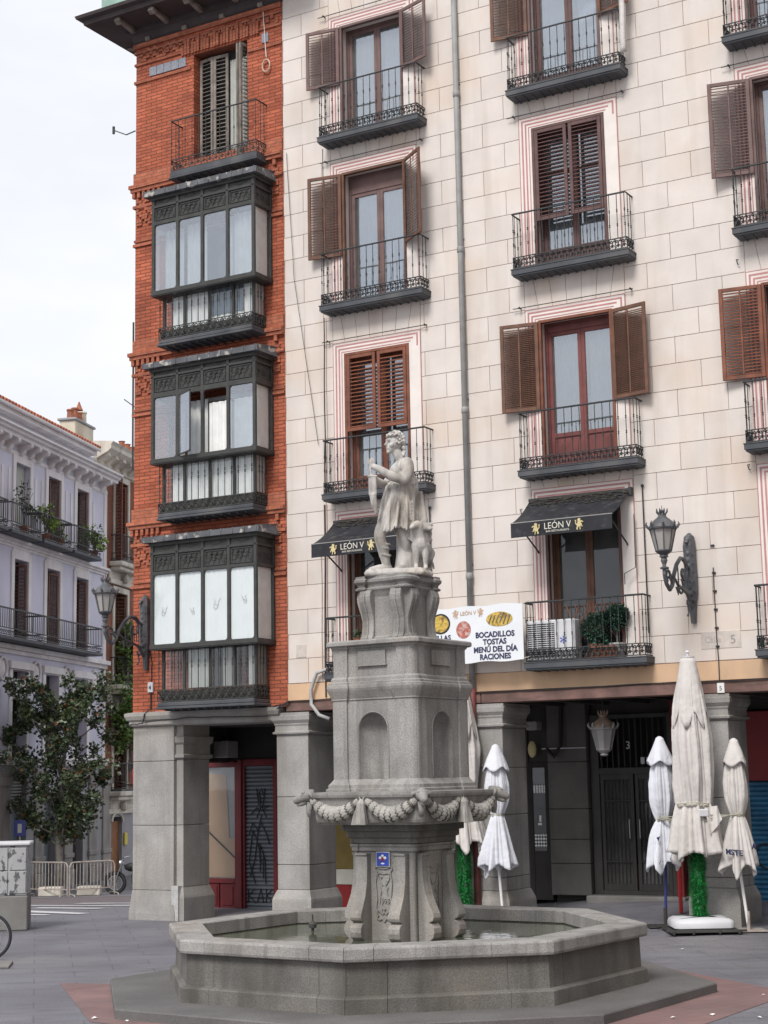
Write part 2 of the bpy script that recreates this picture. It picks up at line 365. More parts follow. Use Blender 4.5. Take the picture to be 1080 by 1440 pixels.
    def sweep_plan(s, plan, prof, cap=True):
        """plan: CCW 2-D polygon; prof: [(offset outwards, z)] bottom to top"""
        n = len(plan); base = len(s.v); off = []
        for i in range(n):
            p0, p1, p2 = Vector(plan[i - 1]), Vector(plan[i]), Vector(plan[(i + 1) % n])
            d1 = (p1 - p0).normalized(); d2 = (p2 - p1).normalized()
            n1 = Vector((d1.y, -d1.x)); n2 = Vector((d2.y, -d2.x)); m = n1 + n2
            if m.length < 1e-6: m = n1
            m = m / max(0.3, m.dot(n1)); off.append(m)
        for (o, z) in prof:
            for i in range(n):
                s.v.append((plan[i][0] + off[i].x * o, plan[i][1] + off[i].y * o, z))
        for k_ in range(len(prof) - 1):
            for j in range(n):
                q = base + k_ * n; s.f.append((q + j, q + (j + 1) % n, q + n + (j + 1) % n, q + n + j))
        if cap:
            s.f.append(tuple(base + j for j in range(n))[::-1]); s.f.append(tuple(base + (len(prof) - 1) * n + j for j in range(n)))
        return s
    def mesh(s, name, material, smooth=False):
        me = bpy.data.meshes.new(name); me.from_pydata(s.v, [], s.f); me.materials.append(material)
        if smooth: me.polygons.foreach_set('use_smooth', [True] * len(me.polygons))
        me.update(); return me
    def obj(s, name, material, parent=None, smooth=False, loc=(0, 0, 0), fix=True):
        me = s.mesh(name, material, smooth)
        if fix:
            bm = bmesh.new(); bm.from_mesh(me); bmesh.ops.recalc_face_normals(bm, faces=bm.faces); bm.to_mesh(me); bm.free()
        return link(name, me, parent, loc)

def link(name, me, parent=None, loc=(0, 0, 0), rot=None, scale=None):
    o = bpy.data.objects.new(name, me); col.objects.link(o); o.parent = parent; o.location = loc
    if rot: o.rotation_euler = rot
    if scale: o.scale = scale
    return o
def thing(name, label, cat, loc=(0, 0, 0), rz=0, group=None):
    o = bpy.data.objects.new(name, None); col.objects.link(o); o.location = loc; o.rotation_euler = (0, 0, rz); o.empty_display_size = 0.2
    o['label'] = label; o['category'] = cat
    if group: o['group'] = group
    return o
def tag(o, label, cat, group=None):
    o['label'] = label; o['category'] = cat
    if group: o['group'] = group
    return o
def struct(o): o['kind'] = 'structure'; return o
def stuff(o): o['kind'] = 'stuff'; return o
def smooth_angle(o, ang=40):
    me = o.data; me.polygons.foreach_set('use_smooth', [True] * len(me.polygons))
    bm = bmesh.new(); bm.from_mesh(me)
    for e in bm.edges:
        if len(e.link_faces) == 2 and e.calc_face_angle(0) > R(ang): e.smooth = False
    bm.to_mesh(me); bm.free(); return o
def text(name, body, size, material, parent, loc, rot=(PI / 2, 0, 0), ext=0.0015, align='CENTER', sx=1.0, bold=0.0, link_it=True):
    cu = bpy.data.curves.new(name, 'FONT'); cu.body = body; cu.size = size; cu.extrude = ext; cu.align_x = align; cu.offset = bold; cu.resolution_u = 3
    t = bpy.data.objects.new(name, cu); col.objects.link(t)
    bpy.context.view_layer.update()
    me = bpy.data.meshes.new_from_object(t.evaluated_get(bpy.context.evaluated_depsgraph_get()))
    bpy.data.objects.remove(t); me.materials.clear(); me.materials.append(material)
    for v in me.vertices: v.co.x *= sx
    if not link_it: return me
    return link(name, me, parent, loc, rot)
def S(t): t = max(0, min(1, t)); return t * t * (3 - 2 * t)
def spiral(cx, cy, r0, r1, a0, a1, n=9):
    return [(cx + (r0 + (r1 - r0) * i / n) * math.cos(R(a0 + (a1 - a0) * i / n)), cy + (r0 + (r1 - r0) * i / n) * math.sin(R(a0 + (a1 - a0) * i / n))) for i in range(n + 1)]
def leaves(mb, centres, n, size, rad, flat=1.0):
    """n leaf faces scattered in blobs"""
    for _ in range(n):
        c, r = random.choice(centres)
        d = Vector((random.gauss(0, 1), random.gauss(0, 1), random.gauss(0, 1))).normalized() * r * random.random() ** 0.4 * rad
        p = Vector(c) + d
        s_ = size * random.uniform(0.6, 1.3)
        a = Vector((random.gauss(0, 1), random.gauss(0, 1), random.gauss(0, .7))).normalized()
        b = a.cross(Vector((random.gauss(0, 1), random.gauss(0, 1), random.gauss(0, 1)))).normalized() * 0.42 * flat
        k_ = a.cross(b).normalized() * 0.12
        mb.add([p, p + (a * .5 + b + k_) * s_, p + a * s_, p + (a * .5 - b + k_) * s_], [(0, 1, 2, 3)])
# ------------------------------------------------------------------ facade frame: x along the wall, y into the building, z up
FX, FY = -5.045, 32.552
FROT = R(-30)
UX, UY = math.cos(FROT), math.sin(FROT)
def facade_uv(x, y):
    dx, dy = x - FX, y - FY
    return dx * UX + dy * UY, -dx * UY + dy * UX      # u, inward
def fw(u, inw, z=0):                                   # facade coordinates to world
    return Vector((FX + u * UX - inw * UY, FY + u * UY + inw * UX, z))
def gz(x, y):
    u, i = facade_uv(x, y)
    z = S(x / 5.0) * (0.17 * S((y - 22.5) / 4.0) + 0.22 * max(0, min(1, i / 3.0)) * (1 if u > 0 else 0))
    z -= 0.50 * S((y - 34.5) / 15.0) * S((-x - 1.0) / 4.0)
    return z

# ------------------------------------------------------------------ ground
gm = mat('plaza_paving', (0.165, 0.162, 0.182), 0.6, 0.18, 0.6, 0.45, 14, speck=0.2, spscale=45, streak=0.55, strcol=(0.085, 0.08, 0.088), strscale=(1.3, 3.6, 1), stain=0.5, stcol=(0.12, 0.115, 0.125), stscale=(0.35, 1.0, 1), tint=(0.205, 0.195, 0.20),
         brick=None)
def paving_joints(m, bw, bh, rot, dark, mort=0.006, amt=0.75):
    t = m.node_tree; N, L = t.nodes, t.links
    b = N['Principled BSDF']; src = b.inputs['Base Color'].links[0].from_socket
    g = N.new('ShaderNodeNewGeometry'); q = N.new('ShaderNodeMapping'); q.inputs['Rotation'].default_value = (0, 0, rot); L.new(g.outputs['Position'], q.inputs[0])
    bt = N.new('ShaderNodeTexBrick'); L.new(q.outputs[0], bt.inputs['Vector']); bt.inputs['Scale'].default_value = 1
    bt.inputs['Brick Width'].default_value = bw; bt.inputs['Row Height'].default_value = bh; bt.inputs['Mortar Size'].default_value = mort; bt.inputs['Mortar Smooth'].default_value = 0.4
    bt.inputs['Color1'].default_value = (1, 1, 1, 1); bt.inputs['Color2'].default_value = (0.86, 0.86, 0.88, 1); bt.inputs['Mortar'].default_value = tuple(dark) + (1,)
    x = N.new('ShaderNodeMix'); x.data_type = 'RGBA'; x.blend_type = 'MULTIPLY'; x.inputs[0].default_value = amt
    L.new(src, x.inputs[6]); L.new(bt.outputs['Color'], x.inputs[7]); L.new(x.outputs[2], b.inputs['Base Color'])
paving_joints(gm, 1.1, 0.62, R(-12), (0.42, 0.42, 0.42), 0.012, 0.6)
g = MB()
xs = [-400, -120, -60] + [-30 + i * 1.0 for i in range(61)] + [60, 120, 400]
ys = [-200, -60, -20, -5, 5, 12] + [16 + i * 1.0 for i in range(52)] + [90, 150, 400, 900]
for x in xs:
    for y in ys: g.v.append((x, y, gz(x, y)))
ny = len(ys)
for i in range(len(xs) - 1):
    for j in range(ny - 1): g.f.append((i * ny + j, (i + 1) * ny + j, (i + 1) * ny + j + 1, i * ny + j + 1))
struct(g.obj('plaza_pavement', gm, smooth=True))
# road behind the corner, with the painted crossing
rm = mat('asphalt', (0.125, 0.105, 0.108), 0.8, 0.12, 1.5, 0.3, 40, speck=0.15, spscale=80)
def drape(poly, dz, name, m, nseg=10, parent=None):
    """quad patch (4 world points, in order) draped on the ground"""
    a, b, c, d = [Vector((p[0], p[1], 0)) for p in poly]
    mb = MB()
    def fn(u, v):
        p = (a * (1 - u) + b * u) * (1 - v) + (d * (1 - u) + c * u) * v
        return (p.x, p.y, gz(p.x, p.y) + dz)
    mb.grid(fn, nseg, nseg)
    return mb.obj(name, m, parent)
struct(drape([(-14.0, 36.2), (-3.0, 38.0), (-4.5, 46.0), (-16, 44.5)], 0.006, 'road', rm, 16))
pm = mat('road_paint', (0.55, 0.54, 0.56), 0.7, 0.1, 3, 0.1, stain=0.5, stcol=(0.2, 0.19, 0.2), stscale=(3, 3, 3))
for q in ([(-8.3, 35.2), (-6.35, 34.0), (-6.15, 34.2), (-8.1, 35.6)], [(-7.9, 34.2), (-7.0, 33.85), (-6.9, 34.0), (-7.8, 34.5)], [(-7.7, 36.0), (-6.2, 35.4), (-6.05, 35.6), (-7.6, 36.3)],
          [(-8.6, 37.4), (-5.7, 36.25), (-5.6, 36.45), (-8.5, 37.7)], [(-7.2, 37.9), (-5.4, 37.3), (-5.3, 37.5), (-7.0, 38.2)]):
    struct(drape(q, 0.012, 'crossing_stripe', pm, 3))
# red paving round the fountain
FC = Vector((0.11, 21.05))
redm = mat('red_paving', (0.21, 0.13, 0.125), 0.75, 0.18, 1.6, 0.3, 30, speck=0.1, stain=0.6, stcol=(0.17, 0.12, 0.115), stscale=(1.2, 1.2, 1), tint=(0.18, 0.12, 0.118))
paving_joints(redm, 0.42, 0.21, R(-34.5), (0.5, 0.5, 0.5), 0.007, 0.5)
def octp(r, a): return (FC.x + r * math.cos(R(a)), FC.y + r * math.sin(R(a)))
for (a0, r0, a1, r1) in ((163, 4.75, 213, 4.15), (213, 4.15, 258, 4.45), (258, 4.45, 303, 4.85), (303, 4.85, 348, 4.75), (348, 4.75, 384, 4.0)):
    struct(drape([octp(3.5, a0), octp(3.5, a1), octp(r1, a1), octp(r0, a0)], 0.005, 'red_paving_band', redm, 8))

# ------------------------------------------------------------------ generic facade pieces
def wall_sheet(mb, x0, x1, z0, z1, holes, y=0.0, depth=0.3):
    """front sheet with rectangular holes and their reveals"""
    X = sorted(set([x0, x1] + [h[0] for h in holes] + [h[1] for h in holes])); Z = sorted(set([z0, z1] + [h[2] for h in holes] + [h[3] for h in holes]))
    X = [q for q in X if x0 <= q <= x1]; Z = [q for q in Z if z0 <= q <= z1]
    for i in range(len(X) - 1):
        for j in range(len(Z) - 1):
            cx, cz = (X[i] + X[i + 1]) / 2, (Z[j] + Z[j + 1]) / 2
            if any(h[0] < cx < h[1] and h[2] < cz < h[3] for h in holes): continue
            mb.add([(X[i], y, Z[j]), (X[i + 1], y, Z[j]), (X[i + 1], y, Z[j + 1]), (X[i], y, Z[j + 1])], [(0, 1, 2, 3)])
    for h in holes:
        a, b, c, d = h; e = y + depth
        mb.add([(a, y, c), (a, e, c), (a, e, d), (a, y, d)], [(0, 1, 2, 3)]); mb.add([(b, y, c), (b, y, d), (b, e, d), (b, e, c)], [(0, 1, 2, 3)])
        mb.add([(a, y, d), (a, e, d), (b, e, d), (b, y, d)], [(0, 1, 2, 3)]); mb.add([(a, y, c), (b, y, c), (b, e, c), (a, e, c)], [(0, 1, 2, 3)])
def subtract(rect, holes):
    out = [rect]
    for (a, b, c, d) in holes:
        nxt = []
        for (x0, x1, z0, z1) in out:
            if b <= x0 or a >= x1 or d <= z0 or c >= z1: nxt.append((x0, x1, z0, z1)); continue
            if x0 < a: nxt.append((x0, a, z0, z1))
            if b < x1: nxt.append((b, x1, z0, z1))
            m0, m1 = max(x0, a), min(x1, b)
            if z0 < c: nxt.append((m0, m1, z0, c))
            if d < z1: nxt.append((m0, m1, d, z1))
        out = nxt
    return [r for r in out if r[1] - r[0] > 0.05 and r[3] - r[2] > 0.05]
def louvre_leaf(name, w_, h_, material, parent, hinge, ang, side, zl=0.0, dense=0.062, mid=True, solid=0.0):
    """shutter leaf: frame mesh with its louvres as a sub-part; hinge = point on the wall, ang = opening angle"""
    fr = MB(); t = 0.035; b = 0.065
    s_ = side
    def bx(x0, x1, z0, z1, y0=-t / 2, y1=t / 2): fr.cbox((s_ * x0, y0, z0), (s_ * x1, y1, z1), 0.005)
    bx(0, b, 0, h_); bx(w_ - b, w_, 0, h_); bx(b, w_ - b, 0, b); bx(b, w_ - b, h_ - b, h_)
    if mid: bx(w_ / 2 - 0.014, w_ / 2 + 0.014, b, h_ - b, -t * .75, -t * .3)
    o = fr.obj(name, material, parent, loc=hinge); o.rotation_euler = (0, 0, ang)
    lv = MB(); z = b + 0.02 + solid * h_
    if solid: lv.cbox((s_ * b, -0.008, b), (s_ * (w_ - b), 0.008, b + solid * h_), 0.003)
    while z < h_ - b - 0.02:
        m = Matrix.Translation((s_ * w_ / 2, 0, z)) @ Matrix.Rotation(R(38), 4, 'X')
        lv.mbox(m, (w_ - 2 * b, 0.048, 0.007)); z += dense
    l = stuff(lv.obj('louvres', material, o)); return o
def french_window(parent, x0, x1, z0, z1, wm, gm_, y=0.24, panel=0.42, curtain=None, leaves_=2, dark=True, muntin=False, tr=0.0):
    """frame in the opening with two glazed leaves, as a part with pane and curtain sub-parts"""
    f = MB(); b = 0.06
    f.cbox((x0, y, z0), (x0 + b, y + .07, z1), .006); f.cbox((x1 - b, y, z0), (x1, y + .07, z1), .006); f.cbox((x0 + b, y, z1 - b), (x1 - b, y + .07, z1), .006)
    zt = z1 - b
    if tr:
        f.cbox((x0 + b, y, z1 - b - tr), (x1 - b, y + .06, z1 - b), .01); zt -= tr
    n = leaves_; W_ = (x1 - x0 - 2 * b) / n
    win = None; panes = []
    for i in range(n):
        a = x0 + b + i * W_; c = a + W_; s_ = 0.07; yy = y + .015
        f.cbox((a, yy, z0), (a + s_, yy + .05, zt), .006); f.cbox((c - s_, yy, z0), (c, yy + .05, zt), .006)
        f.cbox((a + s_, yy, zt - s_), (c - s_, yy + .05, zt), .006); f.cbox((a + s_, yy, z0), (c - s_, yy + .05, z0 + .12), .006)
        if panel: 
            f.cbox((a + s_, yy, z0 + panel), (c - s_, yy + .05, z0 + panel + .08), .006); f.cbox((a + s_, yy + .02, z0 + .12), (c - s_, yy + .035, z0 + panel), .003)
            f.cbox((a + s_ + .06, yy + .008, z0 + .18), (c - s_ - .06, yy + .022, z0 + panel - .06), .01)
        if muntin:
            for q in (0.33, 0.66): f.cbox((a + s_, yy + .01, z0 + panel + (zt - z0 - panel) * q), (c - s_, yy + .04, z0 + panel + (zt - z0 - panel) * q + .03), .004)
        panes.append((a + s_, c - s_, z0 + (panel + .08 if panel else .12), zt - s_))
    win = f.obj('window', wm, parent)
    for (a, c, d, e) in panes:
        MB().box((a - .005, y + .035, d - .005), (c + .005, y + .041, e + .005)).obj('pane', gm_, win)
    if curtain:
        for (a, c, d, e) in panes:
            k_ = random.uniform(60, 80); ph = random.uniform(0, 6); gap = random.uniform(0.0, 0.25) * (c - a)
            def cf(u, v): 
                xx = a + (c - gap - a) * u if (a < (x0 + x1) / 2) else a + gap + (c - a - gap) * u
                return (xx, y + .13 + .018 * math.sin(k_ * xx + ph + .6 * math.sin(3 * v)), d - .1 + (e - d + .1) * v)
            MB().grid(cf, 40, 4).obj('curtain', curtain, win, smooth=True, fix=False)
    if dark:
        r = MB(); r.add([(x0, y + .08, z0), (x1, y + .08, z0), (x1 + .6, y + 1.6, z0), (x0 - .6, y + 1.6, z0), (x0, y + .08, z1), (x1, y + .08, z1), (x1 + .6, y + 1.6, z1), (x0 - .6, y + 1.6, z1)],
                        [(0, 1, 2, 3), (4, 7, 6, 5), (1, 5, 6, 2), (2, 6, 7, 3), (3, 7, 4, 0)])
        r.obj('dark_room', M['room'], win)
    return win
M['room'] = mat('room_walls', (0.16, 0.155, 0.15), 0.9, 0.1, 2, 0)

# shared meshes for the cream building's balconies (local: x 0..BW along wall, y negative = out, z 0 = slab underside)
BW, BD = 2.23, 0.37
def lattice_mb(segs, h, mod=0.105, r=0.0115):
    """scroll work along a list of plan segments"""
    mb = MB()
    for (p, q) in segs:
        p, q = Vector(p), Vector(q); L_ = (q - p).length; d = (q - p) / L_; n = max(1, round(L_ / mod)); m = L_ / n
        def T(a, z): return (p.x + d.x * a, p.y + d.y * a, z)
        for i in range(n):
            a0 = i * m
            s1 = spiral(a0 + m * .30, h * .70, m * .07, m * .27, 300, 60, 7) + spiral(a0 + m * .70, h * .30, m * .27, m * .07, 240, 0 - 20, 7)
            mb.tube([T(a, z) for a, z in s1], r, 3, False)
            s2 = spiral(a0 + m * .30, h * .28, m * .05, m * .2, -90, 140, 6); mb.tube([T(a, z) for a, z in s2], r * .9, 3, False)
            s3 = spiral(a0 + m * .72, h * .74, m * .2, m * .05, -30, 200, 6); mb.tube([T(a, z) for a, z in s3], r * .9, 3, False)
            mb.tube([T(a0, 0), T(a0 + m, h)], r * .8, 3, False); mb.tube([T(a0, 0), T(a0, h)], r * .8, 3, False)
        for z in (0, h): mb.tube([T(0, z), T(L_, z)], 0.012, 4)
    return mb
def baluster_mesh(h, knob=(0.3, 0.62), r=0.0075):
    b = MB(); prof = [(r, 0)]
    for k_ in knob:
        z = h * k_; prof += [(r, z - .03), (r * 2.3, z - .018), (r * 1.2, z), (r * 2.3, z + .018), (r, z + .03)]
    prof.append((r, h)); b.lathe(prof, 6); return b.mesh('baluster', M['iron'], False)
slab = MB()
slab.sweep_plan([(0.03, -BD + .03), (BW - .03, -BD + .03), (BW - .03, 0.0), (0.03, 0.0)], [(-.03, 0), (-.0, .012), (.0, .035), (.02, .04), (.02, .125), (.03, .13), (.03, .145)])
for i in range(1, 14): slab.box((i * BW / 14 - .012, -BD + .06, -.012), (i * BW / 14 + .012, -.0, 0.0))
ME_SLAB = slab.mesh('balcony', M['iron_slab'])
SEG = [((0.04, -0.02), (0.04, -BD + .04)), ((0.04, -BD + .04), (BW - .04, -BD + .04)), ((BW - .04, -BD + .04), (BW - .04, -0.02))]
ME_LAT = lattice_mb(SEG, 0.19).mesh('lattice', M['iron'])
rl = MB(); pts = [(0.04, 0, 0), (0.04, -BD + .04, 0), (BW - .04, -BD + .04, 0), (BW - .04, 0, 0)]
rl.tube(pts, 0.017, 6); 
ME_RAIL = rl.mesh('railing', M['iron'])
ME_BAL = baluster_mesh(0.80)
def balcony(parent, x, z, h=1.16, bar=16, slabmat=None):
    b = link('balcony', ME_SLAB, parent, (x, 0, z))
    link('railing', ME_RAIL, b, (0, 0, h)); link('lattice', ME_LAT, b, (0, 0, .165))
    zz = .165 + .19
    for i in range(bar): link('baluster', ME_BAL, b, (0.06 + (BW - .12) * i / (bar - 1), -BD + .04, zz))
    for s_ in (0.04, BW - .04):
        for q in (0.11, 0.23): link('baluster', ME_BAL, b, (s_, -q, zz))
    return b

# ------------------------------------------------------------------ cream building
cb = thing('cream_building', 'tall cream stucco building with brown louvred shutters and iron balconies over a granite arcade', 'building', (FX, FY, 0), FROT)
UR = 22.0; Z0, ZT = 4.385, 21.0
colx = {'A': 5.03, 'B': 9.05, 'C': 13.08}
rows = {1: (14.65, 17.12), 2: (11.30, 14.12), 3: (7.68, 10.54), 4: (4.36, 7.30), 0: (18.0, 20.5)}
OWID = 1.40
holes, trims, opens = [], [], []
for c_, x in colx.items():
    for r_, (zs, zt) in rows.items():
        zb = zs + .145
        holes.append((x, x + OWID, zb, zt)); trims.append((x - .25, x + OWID + .25, zs + .02, zt + .23)); opens.append((c_, r_, x, x + OWID, zb, zt))
mb = MB(); wall_sheet(mb, 3.68, UR, 4.07, ZT, holes, 0.012, 0.30); mb.obj('wall', M['joint'], cb)
mb = MB(); mb.box((3.68, 0.3, 4.1), (UR, 0.34, ZT)); 
# solid backing between openings
mb = MB(); mb.box((3.7, 2.6, 4.1), (UR, 2.7, ZT)); mb.box((3.7, .31, ZT - .1), (UR, 2.6, ZT)); mb.obj('back_wall', M['room'], cb)
mb = MB(); mb.cbox((3.68, -.004, 4.068), (UR, .012, 4.375), .004); mb.obj('base_band', M['peach'], cb)
# reveals' plaster
for h in holes:
    a, b, c, d = h; mb = MB(); t = .012
    mb.box((a, .0, c), (a + t, .24, d)); mb.box((b - t, .0, c), (b, .24, d)); mb.box((a + t, .0, d - t), (b - t, .24, d)); mb.obj('reveal', M['white_plaster'], cb)
# scored blocks
CH, BL, J = 0.4565, 0.872, 0.0042
full = MB().cbox((J, -.004, J), (BL - J, .014, CH - J), .004).mesh('stone_block', M['stucco'])
vz = [(t[0], t[1], t[3] - .02, rows[r - 1][0] + .10) for t, (c_, r, *_r) in zip(trims, opens) if r >= 1]
cut = [(t[0], t[1], t[2], t[3]) for t in trims] + vz
blk = []
nrow = int((ZT - Z0) / CH) + 1
for r_ in range(nrow):
    z0 = Z0 + r_ * CH; off = 3.685 - (0.0 if r_ % 2 else BL / 2) + .02; x = off
    while x < UR:
        rect = (max(x, 3.685), min(x + BL, UR), z0, min(z0 + CH, ZT))
        if rect[1] - rect[0] > .06:
            for q in subtract(rect, cut): blk.append((q, abs(q[1] - q[0] - BL) < .002 and abs(q[3] - q[2] - CH) < .002))
        x += BL
def vis(q): return (q[0] < 13.6 + (q[2] < 12) * .0) and q[2] < 17.6
inv = [b for b in blk if vis(b[0])]; rest = [b for b in blk if not vis(b[0])]
inv.sort(key=lambda b: -(b[0][1] - b[0][0]) * (b[0][3] - b[0][2]))
for i, (q, fl) in enumerate(inv[:260]):
    if fl: link('stone_block', full, cb, (q[0], 0, q[2]))
    else: MB().cbox((q[0] + J, -.004, q[2] + J), (q[1] - J, .014, q[3] - J), .004).obj('stone_block', M['stucco'], cb, fix=False)
mb = MB()
for q, fl in inv[260:] + rest: mb.cbox((q[0] + J, -.004, q[2] + J), (q[1] - J, .014, q[3] - J), .004)
stuff(mb.obj('upper_blocks', M['stucco'], cb, fix=False))
# flat-arch wedges between each window and the balcony above
for (a, b, c, d) in vz:
    n = 7
    for i in range(n):
        k0, k1 = i / n, (i + 1) / n; xm = (a + b) / 2; wd = b - a
        bl, br = a + wd * k0, a + wd * k1; sp = .16
        tl, tr_ = xm + (bl - xm) * (1 + sp), xm + (br - xm) * (1 + sp)
        tl, tr_ = max(tl, a), min(tr_, b)
        MB().prism([(bl + J, c + J), (br - J, c + J), (tr_ - J, d), (tl + J, d)], lambda p, q, e: (p, e, q), -.004, .014).obj('arch_wedge', M['stucco'], cb)
# painted architraves
for t in trims:
    a, b, c, d = t; x0, x1, zt = a + .25, b - .25, d - .23
    mb = MB(); y = -.014
    mb.cbox((a, y, c), (x0, .014, d), .003); mb.cbox((x1, y, c), (b, .014, d), .003); mb.cbox((x0, y, zt), (x1, .014, d), .003)
    tr_ = mb.obj('architrave', M['white_plaster'], cb, fix=False)
    mb = MB(); e = y - .003
    for (o, w_) in ((0.0, .014), (.055, .032), (.125, .030), (.19, .018)):
        xa, xb, zz = a + o, b - o, d - o
        mb.box((xa, e, c), (xa + w_, y + .002, zz)); mb.box((xa + w_, e, zz - w_), (xb - w_, y + .002, zz))
        if o < .05: mb.box((xb - w_, e, c), (xb, y + .002, zz))
        elif o < .1: mb.box((xb - w_, e, zz - .25), (xb, y + .002, zz))
    mb.obj('painted_stripe', M['pink_paint'], tr_, fix=False)
# windows
wmat = {('A', 1): 'wood_mauve', ('A', 2): 'wood_mauve', ('A', 3): 'wood_red', ('B', 1): 'wood_dk', ('B', 2): 'wood_dk', ('B', 3): 'wood_dk', ('C', 2): 'wood_mauve'}
for (c_, r_, x0, x1, z0, z1) in opens:
    wm = M[wmat.get((c_, r_), 'wood_dk')]
    if (c_, r_) == ('B', 3): wm = M['wood_red3'] = mat('wood_dark_red', (0.17, 0.055, 0.05), 0.6, 0.2, 5, 0.2)
    jm = M['wood_red'] if (c_, r_) in (('A', 3), ('B', 3), ('C', 3)) else (M['wood_mauve'] if r_ == 1 or c_ == 'C' else (M['wood_dk'] if c_ == 'B' else M['wood_brown']))
    if r_ == 4:
        win = french_window(cb, x0 + .01, x1 - .01, z0, z1 - .01, M['wood_brown'], G_DARK, .22, 0, M['curtain2'] if c_ == 'C' else None)
    elif (c_, r_) in (('A', 1), ('C', 1)): win = french_window(cb, x0 + .01, x1 - .01, z0, z1 - .01, wm, G_WIN, .22, 0.1, M['curtain'])
    elif (c_, r_) == ('A', 2): win = french_window(cb, x0 + .01, x1 - .01, z0, z1 - .01, wm, G_WIN, .22, 0.1, M['curtain'], tr=.32)
    elif (c_, r_) == ('B', 3): win = french_window(cb, x0 + .01, x1 - .01, z0, z1 - .01, wm, G_WIN, .22, .62, M['curtain2'], tr=.12)
    elif (c_, r_) == ('B', 2): win = french_window(cb, x0 + .01, x1 - .01, z0, z1 - .01, wm, G_WIN, .22, .36, M['curtain'], muntin=True)
    else: win = french_window(cb, x0 + .01, x1 - .01, z0, z1 - .01, wm, G_WIN, .22, .3, M['curtain'])
    # outer timber surround carrying the shutters
    mb = MB(); q = .055
    mb.cbox((x0 - .0, -.03, z0), (x0 + q, .05, z1), .006); mb.cbox((x1 - q, -.03, z0), (x1, .05, z1), .006); mb.cbox((x0 + q, -.03, z1 - q), (x1 - q, .05, z1), .006)
    mb.obj('surround', jm, win, fix=False)
def open_pair(c_, r_, zb, lm, aL, aR, wl=.70, left=True, right=True, dn=.055):
    x0 = colx[c_]; x1 = x0 + OWID; zt = rows[r_][1] - .03
    if left: louvre_leaf('shutter', wl, zt - zb, lm, cb, (x0 + .01, -.05, zb), R(aL), -1, dense=dn)
    if right: louvre_leaf('shutter', wl, zt - zb, lm, cb, (x1 - .01, -.05, zb), R(-aR), 1, dense=dn)
open_pair('A', 1, 15.90, M['wood_mauve'], 9, 19)
open_pair('A', 2, 12.45, M['wood_brown'], 9, 36)
open_pair('B', 1, 15.90, M['wood_brown'], 8, 20)
open_pair('B', 3, 8.92, M['wood_brown'], 9, 12, dn=.034)
open_pair('C', 2, 12.42, M['wood_mauve'], 12, 20)
open_pair('C', 3, 8.95, M['wood_red'], 8, 20)
open_pair('C', 1, 15.90, M['wood_brown'], 8, 20)
for c_, r_, zb, lm in (('A', 3, 9.02, M['wood_red']), ('B', 2, 12.36, M['wood_dk'])):
    x0 = colx[c_]; zt = rows[r_][1] - .06
    louvre_leaf('shutter', .62, zt - zb, lm, cb, (x0 + .06, -.02, zb), 0, 1, mid=False, dense=.072)
    louvre_leaf('shutter', .62, zt - zb, lm, cb, (x0 + OWID - .06, -.02, zb), 0, -1, mid=False, dense=.072)
for c_, x in colx.items():
    for r_, (zs, zt) in rows.items():
        if r_: balcony(cb, x - .335, zs)
# awning rods above the windows, with little hooks
for c_, x in colx.items():
    for r_ in (1, 2, 3):
        z = rows[r_][1] + .27; mb = MB(); mb.tube([(x - .45, -.07, z), (x + OWID + .42, -.07, z)], .009, 5)
        for q in (x - .32, x + OWID + .38): mb.tube([(q, .01, z), (q, -.09, z)], .012, 5); mb.ball((q, -.09, z), .022, 6, 4)
        if not (c_ == 'C' and r_ == 3): mb.obj('awning_rod', M['iron'], cb)
# vertical rods beside the ground balconies
for u, z0, z1 in ((6.80, 5.5, 7.39), (10.87, 4.9, 7.36)):
    mb = MB(); mb.tube([(u, -.04, z0), (u, -.04, z1)], .012, 5); mb.ball((u, -.04, z1 + .02), .03, 6, 5); mb.obj('crank_rod', M['iron'], cb)
# downpipe
mb = MB(); mb.tube([(7.585, -.075, 4.05), (7.585, -.075, ZT)], .052, 10)
for z in (6.1, 9.1, 12.1, 15.1): mb.lathe([(.052, -.06), (.064, -.05), (.064, .05), (.052, .06)], 10, (7.585, -.075, z)); mb.box((7.53, -.02, z + .2), (7.64, .01, z + .24))
mb.obj('downpipe', M['pipe'], cb, smooth=True)
mb = MB(); mb.tube([(7.585, -.09, .2), (7.585, -.09, 3.75), (7.585, -.085, 4.12)], .062, 10); mb.lathe([(.062, -.06), (.078, -.05), (.078, .05), (.062, .06)], 10, (7.585, -.09, 3.3)); mb.obj('downpipe_foot', M['pipe_red'], cb, smooth=True)
# cables on the wall
M['galv2'] = mat('conduit_grey', (0.42, 0.42, 0.41), .6, .15, 5, .1)
def cable(name, pts, r=.008, m='iron', parent=None, jit=.01):
    P = []
    for i in range(len(pts) - 1):
        a, b = Vector(pts[i]), Vector(pts[i + 1])
        for k_ in range(6): P.append(a.lerp(b, k_ / 6) + Vector((random.uniform(-jit, jit), 0, random.uniform(-jit, jit))))
    P.append(Vector(pts[-1])); return MB().tube(P, r, 4).obj(name, M[m], parent)
cable('cable', [(4.62, -.015, 14.7), (4.60, -.015, 11.4)], .006, 'iron', cb)
cable('cable', [(4.59, -.015, 11.3), (4.57, -.015, 7.8)], .010, 'iron', cb)
cable('cable', [(4.64, -.015, 11.3), (4.62, -.015, 7.9)], .006, 'joint', cb)
cable('cable', [(4.55, -.02, 7.7), (4.53, -.02, 4.1)], .016, 'iron', cb)
cable('cable', [(4.60, -.02, 7.7), (4.58, -.02, 4.5)], .012, 'joint', cb)
cable('cable', [(4.47, -.02, 7.0), (4.46, -.02, 4.4)], .007, 'joint', cb)
